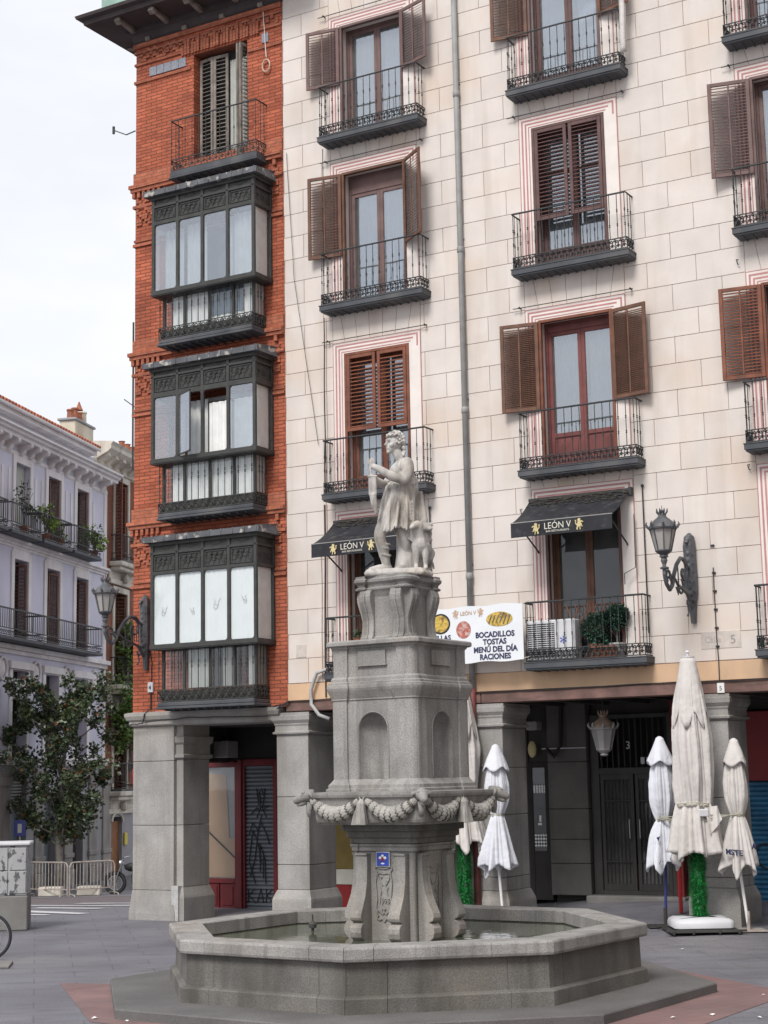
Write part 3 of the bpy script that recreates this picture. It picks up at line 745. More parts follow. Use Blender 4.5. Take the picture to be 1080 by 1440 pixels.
cable('cable', [(3.78, -.03, 14.8), (3.95, -.06, 12.2), (4.45, -.05, 8.85)], .005, 'iron', cb, .004)
cable('cable', [(12.02, -.02, 5.9), (12.03, -.02, 4.06)], .010, 'iron', cb, .006)
mb = MB()
for z in (6.25, 5.8, 5.5, 5.2, 4.9, 4.6): mb.cbox((12.0, -.04, z), (12.06, .0, z + .03), .005)
stuff(mb.obj('cable_clips', M['iron'], cb))
mb = MB(); mb.tube([(4.42 + .12 * math.cos(t / 12 * PI + 1.3), -.06, 4.28 + .42 * math.cos(t / 11 * PI)) for t in range(12)] , .026, 6); 
mb = MB(); mb.tube([(4.62, -.06, 4.62), (4.38, -.1, 4.55), (4.25, -.1, 4.25), (4.26, -.1, 3.98), (4.42, -.1, 3.78), (4.62, -.06, 3.7)], .035, 7)
mb.obj('white_conduit', M['galv2'], cb, smooth=True)
for u, z in ((8.62, 7.15), (12.72, 10.95), (12.72, 7.48)): MB().tube([(u, .0, z + .06), (u - .02, -.05, z + .05), (u, -.04, z - .03), (u + .03, -.05, z - .04)], .008, 4).obj('wall_hook', M['iron'], cb)
# old street number plaques
M['cable_grey'] = mat('faded_ink', (0.40, 0.37, 0.35), 0.8, 0.2, 9, 0)
mb = MB(); mb.cbox((11.75, -.012, 4.58), (12.42, .0, 4.86), .004); pq = mb.obj('street_plaque', mat('plaque_faded', (0.56, 0.50, 0.45), 0.8, 0.1, 8, 0, stain=0.6, stcol=(0.44, 0.41, 0.38), stscale=(14, 14, 14)), cb)
text('plaque_number', '5', .2, M['grey_panel'], pq, (12.29, -.014, 4.65)); text('plaque_lettering', 'Calle', .15, M['cable_grey'], pq, (11.95, -.014, 4.68), sx=.9)
mb = MB(); mb.cbox((3.88, -.012, 4.86), (4.1, .0, 5.1), .004); mb.obj('street_plaque', MATS['plaque_faded'], cb)
mb = MB(); mb.cbox((12.0, -.07, 3.86), (12.12, -.03, 4.02), .004); t_ = mb.obj('number_tile', M['white'], cb); text('tile_number', '5', .1, M['ink'], t_, (12.06, -.072, 3.90))
# timber beam above the arcade
for (a, b, z0, z1, d) in ((3.66, 7.72, 3.865, 4.06, .05), (7.735, 11.73, 3.86, 4.055, .055), (11.745, UR, 3.855, 4.05, .05)):
    MB().cbox((a, -d, z0), (b, .30, z1), .012).obj('beam', M['beam'], cb)
cable('cable', [(7.3, -.07, 4.06), (9.0, -.075, 4.045), (11, -.07, 4.065), (13.5, -.07, 4.04)], .012, 'black', cb, .008)
cable('cable', [(3.7, -.07, 4.05), (5.2, -.07, 4.07), (7.3, -.07, 4.05)], .010, 'black', cb, .008)
# granite pillars of the arcade
def pillar(parent, u0, u1, joints, ztop, zb, y1=.95, ybase=-.02):
    p = None
    zs = [zb + .0] + joints
    y0 = .02
    # flared base
    b = MB(); plan = [(u0, y0), (u1, y0), (u1, y1), (u0, y1)]
    b.sweep_plan(plan, [(.075, zb - .3), (.075, zb + .42), (.07, zb + .46), (.015, zb + .60), (.0, zb + .62)]); base = b.obj('pillar', M['granite'], parent)
    z = zb + .62
    for j in joints + [ztop - .42]:
        if j <= z + .05: continue
        MB().cbox((u0, y0, z + .004), (u1, y1, j - .004), .008).obj('stone', M['granite'], base, fix=False); z = j
    c = MB(); c.sweep_plan(plan, [(0, z), (.0, z + .02), (.05, z + .03), (.055, z + .06), (.02, z + .08), (.015, z + .17), (.03, z + .20), (.03, z + .22), (.07, z + .28), (.075, z + .36), (.065, z + .37), (.065, ztop)])
    c.obj('capital', M['granite'], base); return base
ptop = 3.85
pillar(cb, 3.40, 4.10, [1.07, 2.30], ptop, 0.0)
pillar(cb, 7.42, 8.09, [.9, 1.95, 2.75], ptop, .05)
pillar(cb, 11.42, 12.12, [.95, 2.2], ptop, .16)
pillar(cb, 15.45, 16.1, [1.0, 2.3], ptop, .2)
# arcade ceiling, back wall and floors of the passage
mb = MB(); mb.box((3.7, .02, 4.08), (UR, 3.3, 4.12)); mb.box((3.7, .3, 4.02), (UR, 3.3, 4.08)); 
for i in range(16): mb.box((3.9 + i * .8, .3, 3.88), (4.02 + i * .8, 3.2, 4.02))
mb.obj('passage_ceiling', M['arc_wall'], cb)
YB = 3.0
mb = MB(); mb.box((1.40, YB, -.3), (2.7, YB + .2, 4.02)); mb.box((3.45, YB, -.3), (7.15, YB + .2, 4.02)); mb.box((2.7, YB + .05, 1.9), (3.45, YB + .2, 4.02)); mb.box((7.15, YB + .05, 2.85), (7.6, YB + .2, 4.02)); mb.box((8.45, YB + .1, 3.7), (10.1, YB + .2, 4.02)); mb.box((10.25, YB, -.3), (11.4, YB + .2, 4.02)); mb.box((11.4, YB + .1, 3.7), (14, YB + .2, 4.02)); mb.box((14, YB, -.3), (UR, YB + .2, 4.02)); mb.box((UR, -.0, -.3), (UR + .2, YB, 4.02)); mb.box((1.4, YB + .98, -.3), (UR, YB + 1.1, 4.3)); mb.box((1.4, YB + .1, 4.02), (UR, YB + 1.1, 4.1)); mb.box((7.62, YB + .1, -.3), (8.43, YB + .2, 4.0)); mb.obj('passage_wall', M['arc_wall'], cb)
st = None
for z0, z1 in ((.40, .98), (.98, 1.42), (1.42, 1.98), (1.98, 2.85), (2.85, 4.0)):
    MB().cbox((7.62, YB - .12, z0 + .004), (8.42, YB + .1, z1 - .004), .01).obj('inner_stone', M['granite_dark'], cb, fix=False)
# gated entrance
mb = MB()
for (a, b, c, d) in ((8.45, 8.62, .42, 3.7), (9.97, 10.1, .42, 3.7), (8.62, 9.97, 2.6, 2.72), (8.62, 9.97, 3.62, 3.7), (8.62, 9.97, .40, .5)): mb.cbox((a, YB - .03, c), (b, YB + .06, d), .006)
gd = mb.obj('entrance_frame', M['door_metal'], cb)
for a, b in ((8.63, 9.28), (9.31, 9.96)):
    mb = MB()
    for (p, q, c, d) in ((a, a + .07, .5, 2.6), (b - .07, b, .5, 2.6), (a + .07, b - .07, .5, .62), (a + .07, b - .07, 2.5, 2.6), (a + .07, b - .07, 1.0, 1.03), (a + .07, b - .07, 2.1, 2.13)): mb.cbox((p, YB - .01, c), (q, YB + .03, d), .004)
    for i in range(1, 7): mb.tube([(a + .07 + (b - a - .14) * i / 7, YB + .01, .6), (a + .07 + (b - a - .14) * i / 7, YB + .01, 2.52)], .008, 5)
    lf = mb.obj('door_leaf', M['door_metal'], gd); MB().box((a + .06, YB + .035, .6), (b - .06, YB + .04, 2.5)).obj('pane', G_DARK, lf)
for x in (9.2, 9.4): MB().tube([(x, YB - .02, 1.42), (x, YB - .07, 1.44), (x, YB - .07, 1.78), (x, YB - .02, 1.80)], .012, 6).obj('handle', M['chrome'], gd)
mb = MB()
for i in range(12): mb.tube([(8.66 + i * .115, YB + .01, 2.72), (8.66 + i * .115, YB + .01, 3.62)], .012 if i % 3 else .02, 5)
mb.obj('transom_bars', M['door_metal'], gd)
MB().box((8.5, YB + .9, .3), (10.2, YB + .95, 3.7)).obj('hallway_wall', M['dark_in'], gd)
mb = MB(); mb.box((8.7, YB + .3, .45), (9.9, YB + .34, .95)); mb.obj('doormat_board', mat('hall_tiles', (0.24, 0.09, 0.04), 0.8, 0.4, 6, 0), gd)
text('door_number', '3', .2, M['cream_print'], gd, (9.22, YB - .04, 3.06)); 
mb = MB(); mb.box((9.45, YB - .02, 2.78), (9.52, YB, 2.9)); mb.box((9.56, YB - .02, 2.78), (9.63, YB, 2.9)); mb.obj('notice', M['plastic_w'], gd)
mb = MB(); mb.cbox((8.4, YB - .35, .1), (10.3, YB + .1, .42), .02); mb.obj('door_step', M['concrete'], cb)
mb = MB(); mb.cbox((10.1, YB - .2, .2), (10.24, YB, 4.0), .01); mb.obj('red_post', M['red_paint'], cb)
# narrow glazed door with stickers
mb = MB(); mb.cbox((7.16, YB - .02, .3), (7.24, YB + .05, 2.85), .006); mb.cbox((7.5, YB - .02, .3), (7.6, YB + .05, 2.85), .006); mb.cbox((7.24, YB - .02, 2.75), (7.5, YB + .05, 2.85), .006); mb.cbox((7.24, YB - .01, .3), (7.5, YB + .04, 1.2), .006)
nd = mb.obj('narrow_door', M['dark_in'], cb); MB().box((7.24, YB, 1.2), (7.5, YB + .01, 2.75)).obj('pane', G_DARK, nd)
mb = MB(); 
for (z0, z1) in ((1.27, 1.52), (2.28, 2.42)):
    for i in range(5):
        for j in range(4): mb.mbox(Matrix.Translation((7.25 + .055 * (i + .5), YB - .008, z0 + (z1 - z0) * (j + .5) / 4)) @ Matrix.Rotation(R(45), 4, 'Y'), (.038, .006, .038))
mb.box((7.33, YB - .006, 1.68), (7.41, YB - .002, 1.72)); mb.box((7.36, YB - .006, 1.74), (7.40, YB - .002, 1.86))
mb.obj('sticker_print', M['white'], nd)['kind'] = 'stuff'; MB().ball((7.3, YB - .1, 3.1), (.09, .05, .16), 8, 6).obj('gold_ornament', M['gold'], nd)
mb = MB(); mb.tube([(7.55, YB - .2, 3.1), (8.45, YB - .2, 3.1)], .012, 5); mb.obj('white_bar', M['plastic_w'], cb)
mb = MB(); mb.tube([(7.95, YB - .15, 3.9), (7.93, YB - .2, 3.15), (7.8, YB - .22, 2.95), (7.65, YB - .2, 3.1)], .04, 7); mb.obj('black_duct', M['black'], cb)
MB().cbox((7.32, YB - .4, 3.45), (7.55, YB - .15, 3.62), .02).obj('alarm_box', M['grey_panel'], cb)
# mid shop (ochre panel, sign and red base behind the fountain)
MB().cbox((2.72, YB - .02, .82), (3.42, YB + .04, 2.3), .01).obj('ochre_panel', M['yellow'], cb)
MB().cbox((2.72, YB - .05, .52), (3.42, YB - .02, .82), .005).obj('menu_board', M['cream_print'], cb)
MB().cbox((2.72, YB - .04, .0), (3.42, YB + .03, .51), .01).obj('red_plinth', M['red_bright'], cb)
# right shop: red sign and blue roller shutter
def roller(parent, x0, x1, z0, z1, m, y=YB, step=.085):
    mb = MB(); z = z0
    while z < z1 - .01:
        mb.add([(x0, y + .02, z), (x1, y + .02, z), (x1, y - .012, z + step * .35), (x0, y - .012, z + step * .35), (x1, y - .012, z + step * .8), (x0, y - .012, z + step * .8), (x1, y + .02, z + step), (x0, y + .02, z + step)],
               [(0, 1, 2, 3), (3, 2, 4, 5), (5, 4, 6, 7)]); z += step
    return mb.obj('roller_shutter', m, parent, fix=False)
MB().cbox((11.4, YB - .12, 2.44), (14, YB + .05, 3.66), .01).obj('shop_sign', M['sign_red'], cb)
rs = roller(cb, 11.4, 14, .3, 2.44, M['shutter_blue'])
mb = MB()
for i in range(5):
    s_ = spiral(11.75 + .35 * i, 1.2 + .35 * (i % 3), .05, .3, 40 * i, 40 * i + 260, 10); mb.tube([(a, YB - .02, z) for a, z in s_], .022, 4)
mb.obj('graffiti_lines', M['black'], rs)

# ------------------------------------------------------------------ brick building
bb = thing('brick_building', 'red brick corner building with three dark glazed galleries stacked above a granite arcade', 'building', (FX, FY, 0), FROT)
BR = 3.68
wh = [(1.50, 2.84, 14.80, 17.42)]
mb = MB(); wall_sheet(mb, 0, BR, 3.97, 18.05, wh, 0.0, 0.28)
mb.add([(0, 0, 3.97), (0, 0, 18.05), (0, 9, 18.05), (0, 9, 3.97)], [(0, 1, 2, 3)]); mb.add([(BR, 0, 18.05), (BR, 9, 18.05), (0, 9, 18.05), (0, 0, 18.05)], [(0, 1, 2, 3)])
mb.add([(0, 9, 3.97), (0, 9, 18.05), (BR, 9, 18.05), (BR, 9, 3.97)], [(0, 1, 2, 3)])
mb.obj('wall', M['brick'], bb)
# projecting bands at every storey, corbels and diaper relief
bd = MB(); rf = MB()
def band(z, h, p, x0=-.0, x1=BR): bd.box((x0 - p, -p, z), (x1 - .004, .02, z + h)); bd.box((x0 - p, .02, z), (x0 + .02, 6, z + h))
GX0, GX1 = .86, 3.42
for k_, (zs, zlo) in enumerate(((14.80, 13.55), (11.21, 9.96), (7.70, 6.44))):
    band(zs, .075, .11); band(zs - .075, .07, .08); band(zs + .078, .26, .035)
    band(zs - .42, .06, .045); band(zlo, .06, .04); band(zlo + .1, .05, .025)
    for i in range(60):                                  # dentil row
        x = i * .13
        if x < BR - .1 and (x < .7 or x > 3.4): rf.box((x - .04, -.07, zs - .2), (x + .03, .01, zs - .08))
    for (xa, xb) in ((0.04, .80), (3.44, 3.64)):
        n = int((xb - xa) / .075)
        for i in range(n):
            for j in range(10):
                if (i + j) % 4 in (0, 1) or (i - j) % 5 == 0: rf.box((xa + i * .075, -.032 - .006 * (j % 3), zlo + .45 + j * .06), (xa + i * .075 + .07, .01, zlo + .45 + j * .06 + .053))
band(17.90, .10, .05); band(17.78, .05, .035); band(17.52, .05, .03, 0, 1.46); band(17.12, .06, .035, 0, 1.44); band(17.52, .05, .03, 2.9, BR); band(17.12, .06, .035, 2.9, BR)
for i in range(13):
    for j in range(5):
        if abs((i % 6) - 3) + j in (2, 3, 5): rf.box((.12 + i * .085, -.034, 17.58 + j * .06), (.12 + i * .085 + .08, .01, 17.58 + j * .06 + .054))
for i in range(24):                                        # soldier course over the top window
    x = 1.2 + i * .082; hh = .22 + .05 * ((i * 7) % 4)
    rf.box((x, -.035 - .012 * (i % 3), 17.46), (x + .062, .01, 17.46 + hh)); rf.box((x + .03, -.03, 17.72), (x + .075, .01, 17.8))
for i in range(4): rf.box((3.2 + i * .11, -.034, 17.58 + .06 * (i % 3)), (3.2 + i * .11 + .08, .01, 17.7 + .06 * (i % 3)))
bd.obj('brick_band', M['brick_plain'], bb, fix=False); stuff(rf.obj('brick_relief', M['brick_plain'], bb, fix=False))
for i in range(5): MB().cbox((.36 + i * .19, -.02, 17.22), (.36 + i * .19 + .183, .01, 17.42), .004).obj('tile', M['tile_blue'], bb, fix=False)
for z in (13.66, 10.07, 6.56): MB().cbox((.62, -.02, z), (.80, .01, z + .18), .004).obj('tile', M['tile_blue'], bb, fix=False)
MB().cbox((3.2, -.02, 17.24), (3.36, .01, 17.44), .004).obj('tile', M['tile_blue'], bb, fix=False)
# top window with weathered shutters
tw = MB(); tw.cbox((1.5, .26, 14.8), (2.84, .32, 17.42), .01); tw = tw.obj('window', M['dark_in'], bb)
louvre_leaf('shutter', .36, 2.5, M['wood_grey'], bb, (1.52, .2, 14.85), R(-6), 1, dense=.085, mid=False)
louvre_leaf('shutter', .36, 2.5, M['wood_grey'], bb, (1.88, .17, 14.85), R(4), 1, dense=.085, mid=False)
louvre_leaf('shutter', .36, 2.5, M['wood_grey'], bb, (2.82, .2, 14.85), R(62), -1, dense=.085, mid=False)
louvre_leaf('shutter', .30, 2.5, M['wood_grey'], bb, (2.80, .16, 14.85), R(80), -1, dense=.085, mid=False)
MB().grid(lambda u, v: (2.26 + .45 * u, .23 + .015 * math.sin(u * 40), 14.9 + 2.3 * v), 24, 3).obj('curtain', M['curtain2'], bb, smooth=True, fix=False)
# top balcony
def simple_balcony(parent, x0, x1, z, d, h, bars, m='iron', lat=.23, slabh=.12, knob=(0.45,), back=None):
    s_ = MB(); s_.cbox((x0, -d, z), (x1, 0, z + .04), .008); s_.cbox((x0 + .02, -d + .02, z + .04), (x1 - .02, 0, z + .04 + slabh), .012)
    for i in range(1, 12): s_.box((x0 + (x1 - x0) * i / 12 - .015, -d + .05, z - .02), (x0 + (x1 - x0) * i / 12 + .015, 0, z))
    b = s_.obj('balcony', M['iron_slab'], parent, fix=False)
    zz = z + .05 + slabh
    sg = [((x0 + .04, -.02), (x0 + .04, -d + .04)), ((x0 + .04, -d + .04), (x1 - .04, -d + .04)), ((x1 - .04, -d + .04), (x1 - .04, -.02))]
    o = lattice_mb(sg, lat, .15, .009).obj('lattice', M[m], b, fix=False); o.location = (0, 0, zz)
    t = h - (zz - z) - lat; bm_ = baluster_mesh(t, knob)
    if m != 'iron': bm_.materials.clear(); bm_.materials.append(M[m])
    for i in range(bars): link('baluster', bm_, b, (x0 + .05 + (x1 - x0 - .1) * i / (bars - 1), -d + .04, zz + lat))
    for xx in (x0 + .04, x1 - .04):
        for q in (.1, .22): link('baluster', bm_, b, (xx, -q, zz + lat))
    MB().tube([(x0 + .04, 0, z + h), (x0 + .04, -d + .04, z + h), (x1 - .04, -d + .04, z + h), (x1 - .04, 0, z + h)], .017, 5).obj('railing', M[m], b)
    return b
simple_balcony(bb, 1.17, 3.34, 14.66, .42, 1.24, 13)
# galleries
def rounded(x0, x1, z0, z1, r=.05, n=3):
    P = []
    for cx, cz, a0 in ((x1 - r, z1 - r, 0), (x0 + r, z1 - r, 90), (x0 + r, z0 + r, 180), (x1 - r, z0 + r, 270)):
        for i in range(n + 1): P.append((cx + r * math.cos(R(a0 + 90 * i / n)), cz + r * math.sin(R(a0 + 90 * i / n))))
    return P
def gallery(roofz, pan1, pan0, w1, w0, lowt, latt, slabz, style, rooftop):
    g = MB(); X0, X1, D, d2 = .95, 3.38, .62, .50; bars = [.95, 1.555, 2.16, 2.77, 3.38]
    # corner posts and mullions, rails
    m = .035
    for x in bars: g.cbox((x - m, -D - .01, w0 - .06), (x + m, -D + .05, roofz), .008)
    for x in (X0, X1):
        g.cbox((x - m, -.06, w0 - .06), (x + m, 0, roofz), .008)
    def railx(z0, z1, p=0.0): g.cbox((X0 - m - p, -D - p, z0), (X1 + m + p, -D + .045, z1), .006); g.cbox((X1 - .04, -D + .045, z0), (X1 + m + p, 0, z1), .006); g.cbox((X0 - m - p, -D + .045, z0), (X0 + .04, 0, z1), .006)
    railx(w0 - .10, w0 - .01, .012); railx(w1 + .0, pan0, .006); railx(pan1, pan1 + .05, .01); railx(roofz - .06, roofz + .01, .03)
    g.cbox((X0, -D + .02, pan0), (X1, -D + .03, roofz), .003); g.cbox((X1 - .01, -D + .03, pan0), (X1, 0, roofz), .002); g.cbox((X0, -D + .03, pan0), (X0 + .01, 0, roofz), .002)
    # fillets in pane corners
    for i in range(4):
        a, b = bars[i] + m, bars[i + 1] - m; r = .055
        for (cx, cz, sx, sz) in ((a, w0 - .01, 1, 1), (b, w0 - .01, -1, 1), (a, w1, 1, -1), (b, w1, -1, -1)):
            pl = [(cx, cz)] + [(cx + sx * r * (1 - math.sin(R(t))), cz + sz * r * (1 - math.cos(R(t)))) for t in (0, 22, 45, 68, 90)]
            g.prism(pl, lambda p, q, e: (p, e, q), -D, -D + .03)
    # soffit stepping back to the lower part
    g.box((X0 - m, -D, w0 - .115), (X1 + m, 0, w0 - .10))
    gal = g.obj('gallery', M['iron_green'], bb, fix=False)
    # frieze panels with scroll relief
    fr = MB()
    segs = [((bars[i] + .06), (bars[i + 1] - .06)) for i in range(4)]
    hh = pan1 - pan0
    for a, b in segs:
        for (p, q, r, s_) in ((a, b, pan0 + .02, pan0 + .035), (a, b, pan1 - .035, pan1 - .02), (a, a + .015, pan0 + .02, pan1 - .02), (b - .015, b, pan0 + .02, pan1 - .02)): fr.box((p, -D + .004, r), (q, -D + .02, s_))
        n = 4
        for i in range(n):
            c = a + (b - a) * (i + .5) / n; rr = hh * .26
            fr.tube([(x, -D + .012, z) for x, z in spiral(c, (pan0 + pan1) / 2, rr * .2, rr, 90 * i, 90 * i + 400, 10)], .008, 3, False)
            fr.tube([(x, -D + .012, z) for x, z in spiral(c - rr * .8, (pan0 + pan1) / 2 + rr, rr * .15, rr * .8, 180, 420, 6)], .007, 3, False); fr.tube([(c, -D + .012, pan0 + .04), (c + rr, -D + .012, pan1 - .05)], .007, 3, False)
            fr.tube([(x, -D + .012, z) for x, z in spiral(c + rr * .9, (pan0 + pan1) / 2, rr * .7, rr * .15, 60, 300, 6)], .007, 3, False)
        # lozenge on the upper fascia
        c = (a + b) / 2; z = (pan1 + .05 + roofz) / 2 - .01
        fr.tube([(c - .16, -D + .012, z), (c, -D + .012, z + .035), (c + .16, -D + .012, z), (c, -D + .012, z - .035), (c - .16, -D + .012, z)], .006, 3, False)
    for j in range(3):
        fr.tube([(X1 + .005, -y_, z) for y_, z in spiral(.12 + .19 * j, (pan0 + pan1) / 2, hh * .06, hh * .28, 0, 400, 9)], .008, 3, False)
    fr.obj('frieze', M['iron_green'], gal, fix=False)
    # panes (one sub-part each) and what hangs behind them
    for i in range(4):
        if style == 2 and i == 1:
            c = MB(); a, b = 0.0, bars[2] - bars[1] - 2 * m
            for (p, q, r, s_) in ((0, b, 0, .03), (0, b, w1 - w0 - .03, w1 - w0), (0, .03, 0, w1 - w0), (b - .03, b, 0, w1 - w0)): c.cbox((p, -.012, r), (q, .012, s_), .004)
            o = c.obj('open_casement', M['iron_green'], gal, loc=(bars[1] + m, -D, w0), fix=False); o.rotation_euler = (0, 0, R(-28))
            c = MB().box((.03, -.002, .03), (b - .03, .002, w1 - w0 - .03)).obj('pane', G_WIN, gal, loc=(bars[1] + m, -D, w0)); c.rotation_euler = (0, 0, R(-28)); continue
        if style == 2 and i == 2: continue
        MB().box((bars[i] + m, -D + .018, w0 - .01), (bars[i + 1] - m, -D + .022, w1)).obj('pane', G_CLR if style == 3 else G_GAL, gal)
    MB().box((X1 - .004, -D + .05, w0 - .01), (X1, -.06, w1)).obj('pane', G_CLR, gal)
    MB().box((X0, -D + .05, w0 - .01), (X0 + .004, -.06, w1)).obj('pane', G_GAL, gal)
    # room behind: pale frame and wall
    if style == 3:
        for i in range(4): MB().grid(lambda u, v, i=i: (bars[i] + .02 + (bars[i + 1] - bars[i] - .04) * u, -D + .04 + .004 * math.sin(u * 30 + i), w0 - .05 + (w1 - w0 + .1) * v), 20, 2).obj('white_blind', M['blind'], gal, smooth=True, fix=False)
        MB().box((X1 - .03, -D + .06, w0 - .05), (X1 - .025, -.02, w1 + .05)).obj('white_blind', M['curtain'], gal)
        mb = MB()
        for i in range(4):
            c = (bars[i] + bars[i + 1]) / 2 + (-.03, .05, 0, .04)[i]; z = (w0 + w1) / 2 + (-.06, -.09, .0, .05)[i]; q3 = (.9, .7, 1.1, .8)[i]
            for s_ in (-1, 1): mb.tube([(c + s_ * x * q3 + .02 * math.sin(i * 3 + q * 20), -D + .03, z + q * q3) for x, q in ((.075, .11), (.035, .06), (.05, .0), (.03, -.06), (0, -.08))], .004, 3)
            mb.tube([(c - .03, -D + .03, z + .01), (c + .03, -D + .03, z - .01)], .004, 3)
        mb.obj('marker_doodle', M['grey_panel'], gal)
    else:
        mb = MB()
        for (a, b, q) in (((1.03, 1.5, .3), (1.62, 2.1, .25), (2.55, 2.75, .28), (2.8, 3.3, .2)) if style == 1 else ((1.3, 1.52, .3), (1.6, 2.1, .28), (2.2, 2.72, .18), (2.8, 3.35, .16))):
            mb.grid(lambda u, v, a=a, b=b, q=q: (a + (b - a) * u, -D + q + .02 * math.sin(u * 22), w0 - .1 + (w1 - w0 + (.05 if style == 1 else -.12 * (a > 2.1))) * v), 26, 3)
        mb.obj('curtain', M['curtain'], gal, smooth=True, fix=False)
        MB().box((X1 - .06, -D + .12, w0 - .05), (X1 - .055, -.06, w1)).obj('curtain', M['curtain'], gal)
        mb = MB(); mb.box((1.75, -.03, w0 - .4), (3.2, -.01, w1 + .0)); mb.obj('inner_door', M['white'], gal)
        mb = MB(); mb.box((1.88, -.04, w0), (2.4, -.032, w1 - .1)); mb.box((2.52, -.04, w0), (3.05, -.032, w1 - .1)); mb.obj('inner_glass', mat('bluish_dark_glass', (0.10, 0.13, 0.17), 0.2, 0.2, 2, 0, spec=.8), gal)
    # lower glazed part set back, with balusters in front
    lx0, lx1 = X0 + .10, 3.22; lm = MB()
    lb = [lx0, 1.56, 2.17, 2.74, lx1]
    for x in lb: lm.cbox((x - .03, -d2 + .10, slabz + .15), (x + .03, -d2 + .15, lowt), .006)
    lm.cbox((lx0, -d2 + .10, slabz + .12), (lx1, -d2 + .15, slabz + .35), .006); lm.cbox((lx1 - .02, -d2 + .15, slabz + .12), (lx1 + .02, 0, slabz + .35), .006)
    lo = lm.obj('lower_frame', M['iron_green'], gal, fix=False)
    MB().box((lx0, -d2 + .12, slabz + .35), (lx1, -d2 + .124, lowt)).obj('pane', G_CLR, lo); MB().box((lx1 - .004, -d2 + .15, slabz + .35), (lx1, 0, lowt)).obj('pane', G_CLR, lo)
    if style == 3:
        for (a, b, mm) in ((1.63, 2.10, 'curtain2'), (2.23, 2.43, 'dark_in'), (3.03, 3.20, 'curtain2'), (2.44, 2.72, 'grey_panel')): MB().box((a, -d2 + .16, slabz + .4), (b, -d2 + .165, lowt)).obj('lower_curtain', M[mm], lo)
        MB().box((lx1 - .03, -d2 + .17, slabz + .4), (lx1 - .025, 0, lowt)).obj('lower_curtain', M['curtain2'], lo)
    else:
        MB().grid(lambda u, v: (lx0 + .18 + (lx1 - lx0 - .22) * u, -d2 + .18 + .008 * math.sin(u * 90), slabz + .3 + (lowt - slabz - .3) * v), 80, 1).obj('lower_curtain', M['curtain'], lo, smooth=True, fix=False)
        MB().box((lx1 - .04, -d2 + .19, slabz + .4), (lx1 - .035, 0, lowt)).obj('lower_curtain', M['curtain'], lo)
        if style == 1: MB().box((2.15, -d2 + .162, slabz + .5), (2.95, -d2 + .166, lowt)).obj('inner_glass', MATS['bluish_dark_glass'], lo)
    # slab, scroll lattice, balusters
    s_ = MB(); sx0, sx1 = X0 + .05, 3.28
    s_.cbox((sx0, -d2 - .06, slabz), (sx1 + .02, 0, slabz + .05), .01); s_.cbox((sx0 + .02, -d2 - .04, slabz + .05), (sx1, 0, slabz + .13), .015)
    for i in range(1, 12): s_.box((sx0 + (sx1 - sx0) * i / 12 - .015, -d2, slabz - .03), (sx0 + (sx1 - sx0) * i / 12 + .015, 0, slabz))
    sb = s_.obj('gallery_slab', M['iron_slab'], gal, fix=False)
    sg = [((sx0 + .02, -.02), (sx0 + .02, -d2 - .02)), ((sx0 + .02, -d2 - .02), (sx1 - .01, -d2 - .02)), ((sx1 - .01, -d2 - .02), (sx1 - .01, -.02))]
    o = lattice_mb(sg, latt - slabz - .15, .17, .012).obj('lattice', M['iron_green'], gal, loc=(0, 0, slabz + .15), fix=False)
    t = lowt - latt; bm_ = baluster_mesh(t, (.55, .66), .009); bm_.materials.clear(); bm_.materials.append(M['iron_green'])
    for i in range(15): link('baluster', bm_, gal, (sx0 + .05 + (sx1 - sx0 - .08) * i / 14, -d2 - .02, latt))
    for q in (.08, .2, .3): link('baluster', bm_, gal, (sx1 - .01, -q, latt))
    # lead roof
    rfm = MB(); e = .12
    rfm.add([(X0 - .16, -D - e, roofz + .01), (X1 + .16, -D - e, roofz + .01), (X1 + .16, 0, roofz + .01), (X0 - .16, 0, roofz + .01),
             (X0 - .16, -D - e, roofz + .12), (X1 + .16, -D - e, roofz + .12), (X1 + .10, 0, roofz + rooftop), (X0 - .10, 0, roofz + rooftop)],
            [(0, 3, 2, 1), (4, 5, 6, 7), (0, 1, 5, 4), (1, 2, 6, 5), (2, 3, 7, 6), (3, 0, 4, 7)])
    for x in [X0 - .16 + i * .27 for i in range(11)]: rfm.tube([(x, -D - e - .004, roofz + .02), (x, -D - e - .004, roofz + .125), (x, -.01, roofz + rooftop + .01)], .012, 4)
    rfm.obj('lead_roof', M['lead'], gal, fix=False)
    return gal
gallery(14.24, 14.02, 13.74, 13.66, 12.30, 12.20, 11.53, 11.16, 1, .22)
gallery(10.68, 10.50, 10.20, 10.10, 8.88, 8.80, 7.99, 7.66, 2, .22)
gallery(7.20, 6.97, 6.64, 6.58, 5.24, 5.14, 4.36, 3.99, 3, .22)
# eaves
ev = MB(); E0, E1, ED = -.62, 4.0, .85
plan = [(0.0, 0.0), (BR, 0.0), (BR, 9), (0.0, 9)]
ev.sweep_plan(plan, [(.02, 18.02), (.06, 18.06), (.08, 18.2), (.16, 18.24), (.16, 18.30), (.78, 18.34), (.80, 18.42), (.90, 18.46), (.92, 18.52), (.86, 18.56), (.80, 18.60)])
ev.obj('eaves', mat('eaves_timber', (0.055, 0.042, 0.042), 0.7, 0.2, 3, 0.2), bb)
for i in range(5):
    x = .05 + i * .88; mb = MB()
    mb.prism([(-.16, 18.2), (-.66, 18.30), (-.72, 18.33), (-.16, 18.335)], lambda a, b, d: (x + d, a, b), -.05, .05)
    mb.prism([(-.70, 18.33), (-.72, 18.27), (-.64, 18.21), (-.56, 18.24), (-.52, 18.29)], lambda a, b, d: (x + d, a, b), -.07, .07)
    mb.obj('eaves_bracket', M['wood_grey'], bb)
